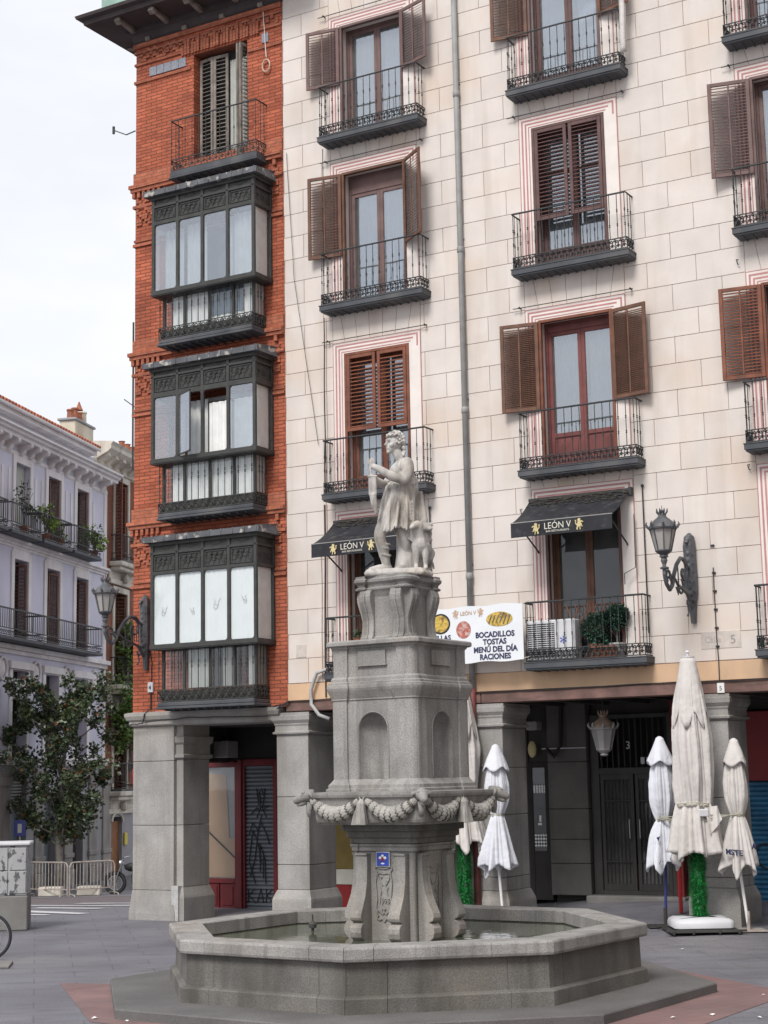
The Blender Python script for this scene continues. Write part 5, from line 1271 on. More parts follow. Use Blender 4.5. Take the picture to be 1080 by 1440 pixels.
# near arm, bent forward, and far arm
limb(mb, [(.135, -.15, 1.37), (.145, -.22, 1.26), (.10, -.26, 1.155)], [.075, .068, .056])
limb(mb, [(.10, -.26, 1.155), (-.06, -.28, 1.20), (-.20, -.28, 1.285), (-.27, -.27, 1.32)], [.056, .054, .040, .034])
limb(mb, [(.04, .15, 1.38), (-.06, .20, 1.26), (-.12, .17, 1.16)], [.070, .062, .052]); limb(mb, [(-.12, .17, 1.16), (-.24, .02, 1.20), (-.285, -.05, 1.24)], [.052, .044, .034])
# near hand: palm, four fingers and thumb closing on the strap ring
mb.ball((-.295, -.268, 1.345), (.034, .026, .045), 10, 8)
for i, (dx, dz, L_) in enumerate(((-.02, .028, .9), (-.024, .010, 1.0), (-.022, -.008, .95), (-.016, -.024, .8))):
    p = Vector((-.305, -.275, 1.35 + dz)); limb(mb, [p, p + Vector((-.032 * L_, -.006, .022)), p + Vector((-.028 * L_, .022, .042)), p + Vector((-.006, .034, .036))], [.0105, .010, .009, .008], 6)
limb(mb, [(-.275, -.285, 1.36), (-.268, -.29, 1.395), (-.292, -.27, 1.415)], [.013, .011, .009], 6)
mb.ball((-.295, -.055, 1.25), (.032, .026, .04), 8, 6)
# legs and boots
limb(mb, [(.0, -.07, .93), (-.10, -.10, .72), (-.205, -.12, .52), (-.175, -.08, .33), (-.135, -.06, .15)], [.105, .095, .068, .062, .045])
limb(mb, [(-.135, -.05, .15), (-.13, -.05, .10)], [.05, .052]); limb(mb, [(-.12, -.05, ZB + .02), (-.22, -.08, ZB + .018), (-.33, -.11, ZB + .004)], [.052, .045, .028])
limb(mb, [(.11, .02, .93), (.10, -.04, .70), (.10, -.06, .50), (.13, .02, .30), (.14, .03, .14)], [.11, .10, .07, .065, .048]); limb(mb, [(.14, .03, ZB + .03), (.05, -.06, ZB + .02), (-.02, -.12, ZB)], [.052, .046, .03])
for (x, y, z) in ((-.155, -.07, .40), (-.17, -.08, .35), (-.15, -.07, .26)): mb.tube([(x + .066 * math.cos(t), y + .066 * math.sin(t), z + .01 * math.sin(t * 2)) for t in [q * PI / 6 for q in range(13)]], .013, 5)
# head with face turned to the left and a little to the viewer
hx, hy, hz = -.015, -.03, 1.645
mb.ball((hx + .015, hy, hz + .02), (.098, .088, .118), 18, 14); mb.ball((hx - .035, hy - .01, hz - .05), (.066, .062, .072), 14, 10)
fd = Vector((-.90, -.43, 0)).normalized(); fs = Vector((-fd.y, fd.x, 0)); fc = Vector((hx, hy, hz))
def Fc(f, s2, z): return fc + fd * f + fs * s2 + Vector((0, 0, z))
mb.tube([Fc(.085, 0, .035), Fc(.105, 0, .0), Fc(.122, 0, -.022), Fc(.10, 0, -.034)], [.012, .014, .019, .012], 7)
mb.tube([Fc(.083, -.05, .038), Fc(.094, -.02, .046), Fc(.096, .02, .046), Fc(.083, .05, .038)], .012, 6)
mb.tube([Fc(.088, -.028, -.058), Fc(.10, 0, -.056), Fc(.088, .028, -.058)], [.006, .010, .006], 6); mb.tube([Fc(.086, -.022, -.073), Fc(.096, 0, -.074), Fc(.086, .022, -.073)], [.006, .010, .006], 6); mb.ball(Fc(.080, 0, -.108), (.026, .026, .022), 8, 6)
for s2 in (-1, 1): mb.ball(Fc(.078, s2 * .034, .022), (.016, .016, .011), 8, 6); mb.ball(Fc(.06, s2 * .05, -.03), (.028, .028, .03), 8, 6)
mb.ball(Fc(-.01, -.092, -.005), (.016, .014, .03), 8, 6)
sculpt('figure', mb, stt, .0085, 2)
hr = MB()
random.seed(5)
for i in range(95):
    t = random.uniform(.0, 1) ** .8 * PI * .62; p = random.uniform(0, 2 * PI)
    d = Vector((math.sin(t) * math.cos(p), math.sin(t) * math.sin(p), math.cos(t)))
    if d.dot(fd) > .45 and d.z < .55: continue
    c = Vector((hx + .02, hy, hz + .03)) + Vector((d.x * .108, d.y * .098, d.z * .122)); hr.ball(c, random.uniform(.013, .026), 7, 5)
for i in range(13): a = i / 12 * PI - PI / 2; hr.ball(Vector((hx + .02, hy, hz + .09 + .012 * (i % 2))) + fd * (.104 * math.cos(a)) + fs * (.10 * math.sin(a)), .019, 7, 5)
for i in range(12): hr.ball((hx + .105 + random.uniform(-.02, .03), hy + random.uniform(-.06, .05), hz - .02 - i * .012), random.uniform(.02, .03), 6, 5)
sculpt('hair', hr, stt, .0045, 0)
# clothing: tunic, belt, skirt with folds, cloak falling behind
cl = MB()
random.seed(11)
def skirt(u, v):
    a = 2 * PI * u; z = 1.14 - .60 * v
    hem = .05 * math.sin(a * 2 + .5) + .26 * max(0, math.cos(a - .2)) - .02 * max(0, -math.cos(a)); z -= hem * v ** 2
    fold = 1 + (.07 + .13 * v) * math.sin(a * 11 + 1.7 * math.sin(3 * v + a)) * .9
    r = (.148 + .055 * v ** .7) * fold
    return Vector((.055 - .055 * v + r * 1.08 * math.cos(a), -.01 - .02 * v + r * math.sin(a), z))
cl.grid(skirt, 132, 18, True)
cl.grid(lambda u, v: Vector((skirt(u, v).x * .93 + .003, skirt(u, v).y * .93, skirt(u, v).z + .004)), 132, 18, True)
for i in range(22):
    a = 2 * PI * i / 22 + random.uniform(-.1, .1); p = [skirt(a / 2 / PI % 1, v) for v in (.02, .3, .6, .97)]
    cl.tube([Vector((q.x + .004 * math.cos(a), q.y + .004 * math.sin(a), q.z)) for q in p], [.012, .016, .018, .014], 5)
o = None
for k_ in range(4):
    z = 1.11 + k_ * .022; cl.tube([(.06 + .158 * math.cos(t), -.005 + .140 * math.sin(t), z + .018 * math.sin(t + k_)) for t in [q * PI / 9 for q in range(19)]], .017, 6)
# diagonal swags across the hip
for k_ in range(6):
    cl.tube([(-.08 + .02 * k_, -.155 - .004 * k_, 1.09 - .03 * k_), (.06, -.185, 1.0 - .035 * k_), (.17, -.15, .88 - .04 * k_), (.235 - .01 * k_, -.02, .76 - .04 * k_), (.25, .06, .62 - .03 * k_)], [.014, .02, .022, .02, .012], 6)
# bodice edge over the chest and gathered cloth on the back
for k_ in range(5): cl.tube([(-.03 - .01 * k_, -.12, 1.18 + .02 * k_), (-.02, -.05, 1.30 + .012 * k_), (.03, .08, 1.40), (.13, .1, 1.38), (.22 + .008 * k_, .0, 1.24 - .02 * k_), (.2, -.1, 1.12)], .014, 6)
for k_ in range(7): cl.tube([(.17, -.02 + .03 * k_, 1.36 - .01 * k_), (.235 + .01 * (k_ % 3), .0 + .03 * k_, 1.2), (.25, .0 + .03 * k_, 1.06), (.20, .02, .98)], [.014, .022, .024, .014], 6)
for k_ in range(10):
    x = .08 + .027 * k_; cl.tube([(x * .8 + .04, .10 - .012 * k_, 1.05), (x + .02, .12 - .015 * k_, .7), (x + .01, .12 - .015 * k_, .35), (x - .01, .10, .10)], [.024, .038, .044, .038], 6)
cl.ball((.08, .0, 1.22), (.135, .125, .12), 16, 12)
sculpt('drapery', cl, stt, .0075, 1)
# tree stump support
sp = MB(); limb(sp, [(.10, .06, ZB), (.11, .07, .3), (.09, .09, .62)], [.135, .115, .09], 14)
for i in range(14): a = i * PI / 7; sp.tube([(.10 + .12 * math.cos(a), .06 + .12 * math.sin(a), ZB), (.11 + .108 * math.cos(a + .2), .07 + .108 * math.sin(a + .2), .32), (.09 + .08 * math.cos(a), .09 + .08 * math.sin(a), .6)], .018, 5)
sculpt('stump', sp, stt, .012, 2)
# lyre hanging from the hand
ly = MB(); ly.cbox((-.335, -.31, .96), (-.235, -.25, 1.20), .012); ly.tube([(-.29, -.28, 1.40), (-.31, -.28, 1.30), (-.30, -.28, 1.2)], [.018, .016, .02], 7); ly.tube([(-.285, -.28, .98), (-.27, -.28, .85), (-.235, -.27, .74)], [.045, .04, .02], 8)
ly.cbox((-.345, -.315, 1.185), (-.225, -.245, 1.21), .006); ly.tube([(-.31, -.27, 1.395 + .0), (-.292, -.25, 1.43), (-.27, -.27, 1.40)], .012, 6)
sculpt('lyre', ly, stt, .008, 1)
# hound
dg = MB()
limb(dg, [(.33, .10, .30), (.30, .02, .34), (.275, -.10, .37), (.265, -.13, .47)], [.10, .11, .105, .07])
limb(dg, [(.265, -.13, .45), (.25, -.16, .53), (.24, -.18, .585)], [.075, .062, .06])
limb(dg, [(.245, -.17, .60), (.20, -.24, .585), (.17, -.27, .565)], [.062, .043, .028]); dg.ball((.255, -.16, .605), (.066, .06, .058), 12, 9)
limb(dg, [(.335, -.06, .46), (.355, -.09, .54), (.345, -.12, .585)], [.07, .06, .06]); limb(dg, [(.35, -.12, .585), (.40, -.2, .56)], [.055, .03])
for x, y in ((.22, -.15), (.335, -.13)): limb(dg, [(x + (.01 if x < .3 else -.01), y, .36), (x, y - .01, .24), (x, y, .14), (x, y - .01, ZB + .01)], [.052, .036, .027, .026]); limb(dg, [(x, y - .01, ZB + .01), (x, y - .055, ZB)], [.03, .026])
for x in (.25, .38): limb(dg, [(x, .12, .30), (x, .06, .22), (x, .14, .15), (x, .10, ZB)], [.075, .05, .03, .026]); limb(dg, [(x, .10, ZB + .01), (x, .03, ZB)], [.03, .026])
for (x, y, z, s_) in ((.215, -.14, .645, -1), (.295, -.135, .65, 1), (.325, -.10, .63, -1), (.39, -.1, .62, 1)): limb(dg, [(x, y, z - .02), (x + s_ * .02, y, z + .018), (x + s_ * .045, y - .01, z - .015)], [.022, .018, .008])
limb(dg, [(.34, .17, .28), (.42, .2, .2), (.44, .15, .12)], [.03, .02, .012])
for i in range(30): dg.ball((.315 + random.uniform(-.07, .09), -.05 + random.uniform(-.06, .06), .50 + random.uniform(-.07, .09)), random.uniform(.02, .032), 6, 5)
sculpt('hound', dg, stt, .009, 2)
# ------------------------------------------------------------------ lavender building down the street (local x along the street, away from the viewer; y into the building)
LA = R(90 - 11.8)
def lv_world(s, i, z=0): return Vector((-9.47 + s * math.cos(LA) - i * math.sin(LA), 55 + s * math.sin(LA) + i * math.cos(LA), z))
lb = thing('lavender_building', 'pale lavender building with white trim, brown shuttered windows and a bracketed cornice', 'building', (-9.47, 55, 0), LA)
X0, X1 = -11.6, 0.0
win = [-9.65, -7.29, -4.92, -2.61]
holes = []
for x in win: holes += [(x, x + 1.0, 9.86, 12.13), (x, x + 1.0, 6.85, 9.23), (x, x + 1.0, 3.35, 5.95)]
gfh = [(-9.9, -8.3, -.9, 2.9), (-7.4, -6.2, -.9, 2.9), (-5.2, -4.0, -.9, 2.3), (-2.95, -1.85, -.9, 2.3)]
mb = MB(); wall_sheet(mb, X0, X1, 3.3, 12.6, holes, 0, .35); mb.box((X0, .35, 3.3), (X1 - .01, .4, 12.6)); mb.box((X1 - .02, 0, -1), (X1, 7, 14)); mb.obj('wall', M['lavender'], lb, fix=False)
mb = MB(); wall_sheet(mb, X0, X1, -1.0, 3.3, gfh, -.04, .4); mb.box((X0, .36, -1), (X1 - .03, .42, 3.3)); mb.obj('ground_floor_wall', M['lav_ground'], lb, fix=False)
mb = MB(); mb.box((X0, -.02, 12.0 + .45), (X1 - .01, 7, 13.4)); mb.obj('attic_wall', mat('pale_attic', (0.55, 0.56, 0.60), .9, .05, 1, .1), lb)
tr = MB()
def bxs(x0, x1, z0, z1, p, q=.03): tr.cbox((x0, -p, z0), (x1, .0 + q, z1), .01)
for x in win:
    for (zb, zt) in ((9.9, 12.13), (6.9, 9.23), (3.35, 5.95)):
        bxs(x - .2, x - .0, zb, zt + .22, .05, -.001); bxs(x + 1.0, x + 1.2, zb, zt + .22, .05, -.001); bxs(x + .0, x + 1.0, zt, zt + .22, .045, -.001)
    bxs(x - .1, x + 1.1, 9.32, 9.62, .03); bxs(x - .32, x + 1.32, 5.98, 6.2, .14)
    for s_ in (-.55, 1.35):
        tr.cbox((x + s_ + .05, -.025, 10.0), (x + s_ + .2, .0, 11.9), .008)
bxs(X0, X1, 9.62, 9.70, .10); bxs(X0, X1, 9.70, 9.79, .18); bxs(X0, X1, 9.54, 9.62, .05)
bxs(X0, X1, 6.40, 6.52, .10); bxs(X0, X1, 6.52, 6.66, .22); bxs(X0, X1, 3.2, 3.34, .12); bxs(X0, X1, 3.34, 3.42, .18)
for s_ in (-.12, ): bxs(-.24, 0, 3.45, 12.5, .04)
tr.obj('trim', M['lav_trim'], lb, fix=False)
for x in (-8.0, -5.65, -3.3, -1.0): mb = MB(); mb.tube([(x + .26 * math.cos(t * PI / 8), -.06, 5.95 + .33 * math.sin(t * PI / 8)) for t in range(17)], .04, 6); mb.ball((x, -.03, 5.95), (.17, .06, .23), 10, 8); mb.obj('medallion', M['lav_trim'], lb)
for x in (-8.15, -5.7, -3.5, -1.5, -.3):
    mb = MB(); mb.cbox((x, -.16, -1), (x + .75, -.02, .0), .02); mb.cbox((x + .05, -.10, 0), (x + .7, -.02, 3.0), .02); mb.cbox((x, -.16, 2.6), (x + .75, -.02, 2.85), .02); mb.cbox((x, -.14, .35), (x + .75, -.02, .5), .02)
    mb.obj('pilaster', mat('warm_grey_stone', (0.27, 0.25, 0.235), .85, .15, 2, .2, stain=.4), lb)
for (a, b, c, d) in gfh: MB().cbox((a, .2, c), (b, .26, d), .01).obj('door', M['dark_in'] if a > -3 else M['shutter'], lb)
mb = MB(); [mb.box((-7.38, .1, 1.95 + i * .09), (-6.22, .16, 2.0 + i * .09)) for i in range(9)]; mb.obj('louvred_grille', M['grey_panel'], lb)
# cornice and paired brackets
mb = MB(); pf = [(0.0, 12.30), (.05, 12.36), (.05, 12.44), (.0, 12.46), (.0, 12.62), (.06, 12.66), (.42, 12.70), (.44, 12.78), (.52, 12.82), (.54, 12.88), (.62, 12.92), (.62, 12.98), (0, 13.05)]
mb.prism(pf, lambda a, b, d: (d, -a, b), X0, X1 - .0); mb.obj('cornice', M['lav_trim'], lb)
x = -11.4
br_ = MB().prism([(.0, 12.36), (.10, 12.36), (.16, 12.42), (.22, 12.52), (.40, 12.58), (.44, 12.64), (.42, 12.70), (0, 12.70)], lambda a, b, d: (d, -a, b), 0, .17).mesh('cornice_bracket', M['lav_trim'])
i = 0
while x < -.4: link('cornice_bracket', br_, lb, (x, 0, 0)); x += .62 if i % 3 != 2 else .9; i += 1
# parapet strip, tiled roof
mb = MB(); mb.add([(X0, -.32, 13.62), (X1 - 1.6, -.32, 13.62), (X1 - 1.6, 4, 15.5), (X0, 4, 15.5), (X0, -.32, 13.52), (X1 - 1.6, -.32, 13.52), (X1 - 1.6, 4, 15.3), (X0, 4, 15.3)], [(0, 1, 2, 3), (4, 7, 6, 5), (0, 4, 5, 1), (1, 5, 6, 2)])
mb.box((X0, -.30, 13.38), (X1 - 1.6, .1, 13.52)); rf = mb.obj('roof', M['lav_trim'], lb, fix=False)
mb = MB()
for i in range(46):
    x = X0 + .1 + i * .22
    for j in range(7):
        y0 = -.40 + j * .62; z0 = 13.64 + (y0 + .32) * .435
        mb.tube([(x, y0, z0 + .03), (x, y0 + .66, z0 + .03 + .66 * .435 + .0)], [.075, .06], 6, True)
stuff(mb.obj('roof_tiles', M['rooftile'], rf))
mb = MB(); mb.tube([(X0, -.40, 13.56), (X1 - 1.6, -.40, 13.56)], .06, 6); mb.obj('gutter', M['lav_trim'], lb)
# shutters and windows
for wi, x in enumerate(win):
    for (zb, zt, k_) in ((9.9, 12.13, 0), (6.9, 9.23, 1)):
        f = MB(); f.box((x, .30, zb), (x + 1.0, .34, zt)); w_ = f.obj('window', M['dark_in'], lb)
        if k_ == 0 and wi == 1: 
            MB().box((x + .45, .15, zb), (x + .99, .17, zt)).obj('blind', M['curtain2'], lb); louvre_leaf('shutter', .45, 2.2, M['wood_brown'], lb, (x + .02, .02, zb), R(75), 1, dense=.11)
        else:
            louvre_leaf('shutter', .5, 2.25, M['wood_brown'], lb, (x + .02, .02, zb), R(60 - 20 * k_), 1, dense=.11); louvre_leaf('shutter', .5, 2.25, M['wood_brown'], lb, (x + .98, .02, zb), R(-(30 + 25 * k_) if wi != 2 else -15), -1, dense=.11)
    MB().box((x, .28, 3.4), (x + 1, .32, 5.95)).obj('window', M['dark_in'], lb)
MB().cbox((-7.2, -.05, 5.1), (-6.35, .25, 5.7), .02).obj('air_unit', M['plastic_w'], lb)
# balconies
def far_balcony(parent, x0, x1, z, d, h, n):
    s_ = MB().cbox((x0, -d, z), (x1, 0, z + .10), .01).obj('balcony', M['iron_slab'], parent)
    rl_ = MB(); 
    for zz in (z + .14, z + .32, z + h): rl_.tube([(x0 + .03, 0, zz), (x0 + .03, -d + .03, zz), (x1 - .03, -d + .03, zz), (x1 - .03, 0, zz)], .018 if zz < z + .5 else .028, 4)
    k_ = int((x1 - x0) / .16)
    for i in range(k_): c = x0 + .1 + (x1 - x0 - .2) * i / (k_ - 1); rl_.tube([(a, -d + .03, zz) for a, zz in spiral(c, z + .23, .02, .075, 0, 380, 7)], .011, 3)
    rl_.obj('railing', M['iron'], s_)
    bm_ = MB().tube([(0, 0, 0), (0, 0, h - .32)], .011, 4).mesh('baluster', M['iron'])
    for i in range(n): link('baluster', bm_, s_, (x0 + .04 + (x1 - x0 - .08) * i / (n - 1), -d + .03, z + .32))
    for yy in (.15, .3, .45):
        link('baluster', bm_, s_, (x0 + .03, -yy, z + .32))
    return s_
for (a, b) in ((-11.1, -8.95), (-8.74, -6.62), (-6.45, -4.30), (-4.12, -1.86)): far_balcony(lb, a, b, 9.79, .6, .88, 17)
far_balcony(lb, -11.5, -6.6, 6.68, .7, .88, 36); far_balcony(lb, -6.58, -1.95, 6.68, .7, .88, 34)
# chimney
mb = MB(); mb.cbox((1.3, 1.7, 13.2), (3.0, 2.3, 15.35), .02); ch = mb.obj('chimney', M['chimney'], lb)
mb = MB(); mb.cbox((1.22, 1.64, 15.35), (3.08, 2.36, 15.44), .02); mb.obj('chimney_cap', M['lav_ground'], ch)
for i, (hh, mm) in enumerate(((.36, 'rooftile'), (.5, 'terracotta'), (.42, 'terracotta'), (.52, 'chimney'))):
    MB().lathe([(.13, 0), (.14, .05), (.12, .08), (.11, hh - .08), (.14, hh - .05), (.13, hh)], 10, (1.55 + i * .4, 2.0, 15.44)).obj('chimney_pot', M[mm], ch)
MB().lathe([(.15, .5), (.1, .6), (.06, .7), (.02, .82)], 10, (1.55 + 2 * .4, 2.0, 15.44)).obj('chimney_cowl', M['terracotta'], ch)
# balcony plants
def plant(x, i, z, h, r, n, m, label, size=.09, stem=True):
    p = lv_world(x, i, z); t = thing('potted_plant', label, 'plant', tuple(p), 0, 'plants on the far balconies')
    MB().lathe([(.10, 0), (.14, .2), (.15, .22)], 10).obj('pot', M['terracotta'], t)
    mb = MB()
    for k_ in range(7): a = k_ * .9; mb.tube([(0, 0, .2), (.08 * math.cos(a), .08 * math.sin(a), h * .5), (r * .8 * math.cos(a), r * .8 * math.sin(a), h * random.uniform(.7, 1))], .008, 4)
    mb.obj('stem', M['bark'], t)
    mb = MB(); leaves(mb, [((r * .5 * math.cos(k_), r * .5 * math.sin(k_), h * (.45 + .08 * (k_ % 6))), r * .7) for k_ in range(7)], n, size, 1.0); stuff(mb.obj('foliage', M[m], t, fix=False))
plant(-7.6, -.45, 9.9, 1.6, .30, 160, 'leaf', 'tall loose olive-green potted shrub on the upper left far balcony', .09)
plant(-5.95, -.42, 9.9, 1.15, .34, 320, 'leaf_lime', 'yellow-green bushy potted plant on the middle upper far balcony', .10)
plant(-4.9, -.42, 9.88, .75, .22, 120, 'leaf_lime', 'small green pot plant low behind the railing of the middle upper far balcony', .08)
plant(-2.1, -.42, 9.9, 1.0, .42, 260, 'leaf_lime', 'spreading bright green fern at the right end of the third upper far balcony', .12)

# ------------------------------------------------------------------ brick and cream building further down
fb = thing('far_brick_building', 'narrow brick building with ornate cream cornice beyond the lavender one', 'building', tuple(lv_world(0.02, 0)), LA)
wh = [(.75, 1.95, 10.1, 13.0), (.75, 1.95, 5.9, 9.1), (.75, 1.95, 2.35, 5.4), (3.4, 4.6, 10.1, 13.0), (3.4, 4.6, 5.9, 9.1)]
mb = MB(); wall_sheet(mb, 0.0, 8.0, 2.1, 13.4, wh, .0, .35); mb.box((0, .35, 2.1), (8, .4, 13.4)); mb.obj('wall', M['brick_far'], fb, fix=False)
mb = MB(); wall_sheet(mb, 0.0, 8.0, -1.2, 2.1, [(.6, 1.6, -1.2, 1.5)], -.03, .4); mb.box((0, .37, -1.2), (8, .42, 2.1)); mb.obj('ground_floor_wall', M['lav_ground'], fb, fix=False)
tr = MB()
for (a, b, c, d) in wh:
    tr.cbox((a - .16, -.06, c), (a, .0 - .001, d + .2), .01); tr.cbox((b, -.06, c), (b + .16, -.001, d + .2), .01); tr.cbox((a, -.06, d), (b, -.001, d + .2), .01)
    tr.cbox((a - .5, -.5, c - .16), (b + .5, 0, c), .03); tr.cbox((a - .4, -.4, c - .3), (b + .4, 0, c - .16), .03); tr.ball((1.35 if a < 2 else 4, -.2, c - .5), (.12, .12, .18), 8, 6)
    tr.cbox((a - .55, -.12, c - .75), (b + .6, -.001, c - .58), .02); tr.cbox((a - .55, -.06, c - .58), (b + .6, -.001, c - .3), .01)
pf = [(0.0, 13.2), (.10, 13.25), (.10, 13.4), (.5, 13.62), (.62, 13.72), (.62, 13.85), (.7, 13.95), (0, 14.0)]
tr.prism(pf, lambda a, b, d: (d, -a, b), -1.2, 8.0)
for i in range(13): tr.prism([(.05, 13.3), (.14, 13.3), (.3, 13.45), (.5, 13.5), (.48, 13.64), (.05, 13.64)], lambda a, b, d: (d, -a, b), -1.1 + i * .7, -.85 + i * .7)
tr.cbox((-.0, -.10, 1.95), (8, -.031, 2.1), .01)
tr.obj('trim', M['cream_trim'], fb, fix=False)
for (a, b, c, d) in wh:
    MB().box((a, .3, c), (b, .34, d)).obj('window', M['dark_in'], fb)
    sm = mat('far_red_shutter', (0.22, 0.095, 0.07), .7, .2, 5, .1) if c > 9 else M['wood_brown']
    louvre_leaf('shutter', .58, d - c - .05, sm, fb, (a + .0, -.08, c), R(40 if c > 9 else 75), -1 if c > 9 else 1, dense=.12); louvre_leaf('shutter', .58, d - c - .05, sm, fb, (b - .0, .02, c), R(-50), -1, dense=.12)
    if c < 10.5: far_balcony(fb, a - .3, b + .3, c - .02, .45, .95, 12)
mb = MB(); mb.prism([(0, 13.9), (4, 15.6), (4, 13.9)], lambda a, b, d: (d, a, b), -.2, 8); mb.obj('roof', M['lav_ground'], fb)
mb = MB(); mb.cbox((3.0, 1.6, 14.0), (5.6, 2.4, 15.4), .02); c2 = mb.obj('chimney', M['chimney'], fb); c2.location = (3.2, 0, -.3)
for i in range(3): MB().lathe([(.13, 0), (.11, .5), (.14, .55)], 10, (3.4 + i * .6, 2, 15.4)).obj('chimney_pot', M['terracotta'], c2)
mb = MB(); mb.cbox((.62, .1, -1.2), (1.58, .16, 1.35), .01); mb.obj('door', M['oak_door'], fb)
mb = MB(); mb.tube([(1.1 + .52 * math.cos(PI * t / 8), -.05, 1.35 + .3 * math.sin(PI * t / 8)) for t in range(9)], .06, 5); mb.obj('door_arch', M['cream_trim'], fb)
MB().cbox((1.7, -.10, .55), (1.95, -.04, .95), .01).obj('yellow_notice', mat('yellow_sign', (.6, .5, .08), .6, .1, 4, 0), fb)
# ivy
iv = thing('ivy', 'bright green climbing ivy hanging down the front of the far brick building', 'plant', tuple(lv_world(1.6, -.2, 0)), LA)
mb = MB(); cs = []
for k_ in range(60):
    z = random.uniform(3.9, 8.3); wdt = .55 + .35 * math.sin((z - 3) * .9); cs.append(((random.uniform(-wdt - .6, wdt + .9), random.uniform(-.75, .0), z), random.uniform(.2, .45)))
leaves(mb, cs, 7500, .12, 1.0); stuff(mb.obj('foliage', M['leaf_ivy'], iv, fix=False))
mb = MB(); [mb.tube([(random.uniform(-.3, .8), -.02, 3.0), (random.uniform(-.3, .8), -.05, 5.5), (random.uniform(-.3, .8), 0, 8)], .02, 4) for _ in range(5)]; mb.obj('stem', M['bark'], iv)
# curved sign edge by the pier
ds = MB(); ds.lathe([(.55, -.04), (.60, -.04), (.60, .04), (.55, .04)], 28); rd = thing('round_sign', 'dark round hanging sign with a red rim, half hidden behind the corner pier', 'sign', (-5.15, 37.0, 2.75), 0)
o = ds.obj('rim', M['red_bright'], rd); o.rotation_euler = (PI / 2, 0, R(20)); o = MB().lathe([(.01, -.02), (.56, -.02), (.56, .02), (.01, .02)], 28).obj('face', M['door_metal'], rd); o.rotation_euler = (PI / 2, 0, R(20))
MB().tube([(0, 0, .6), (.9, .3, .65)], .03, 6).obj('bracket', M['iron'], rd)

# ------------------------------------------------------------------ lanterns
def lantern(parent, m=M['iron'], mg=None, cap=None):
    """body hangs on its own local origin = bottom collar"""
    mg = mg or M['lampglass']; n = 8
    b = MB(); b.lathe([(.03, -.02), (.075, 0), (.06, .03), (.115, .07), (.135, .09), (.135, .105), (.12, .11)], n, ph=PI / 8)
    b.lathe([(.20, .43), (.225, .435), (.235, .46), (.225, .475), (.215, .48)], 16)
    for i in range(n):
        a = 2 * PI * i / n + PI / 8; b.tube([(.125 * math.cos(a), .125 * math.sin(a), .10), (.205 * math.cos(a), .205 * math.sin(a), .44)], .011, 4)
        b.tube([(.225 * math.cos(a), .225 * math.sin(a), .46), (.262 * math.cos(a), .262 * math.sin(a), .52), (.245 * math.cos(a), .245 * math.sin(a), .56)], [.022, .02, .006], 5)
    fr_ = b.obj('lantern_frame', m, parent)
    MB().lathe([(.118, .105), (.198, .435)], n, ph=PI / 8).obj('glass', mg, parent)
    c = MB(); c.lathe([(.225, .475), (.205, .51), (.17, .555), (.12, .60), (.085, .625), (.065, .65), (.06, .68), (.05, .69)], 20)
    for i in range(8): a = 2 * PI * i / 8; c.tube([(.05 * math.cos(a), .05 * math.sin(a), .67), (.085 * math.cos(a), .085 * math.sin(a), .72), (.09 * math.cos(a), .09 * math.sin(a), .77)], [.014, .016, .006], 5)
    c.ball((0, 0, .73), .03, 8, 6); c.tube([(0, 0, .7), (0, 0, .82)], .006, 4)
    c.obj('lantern_roof', cap or m, parent, smooth=False)
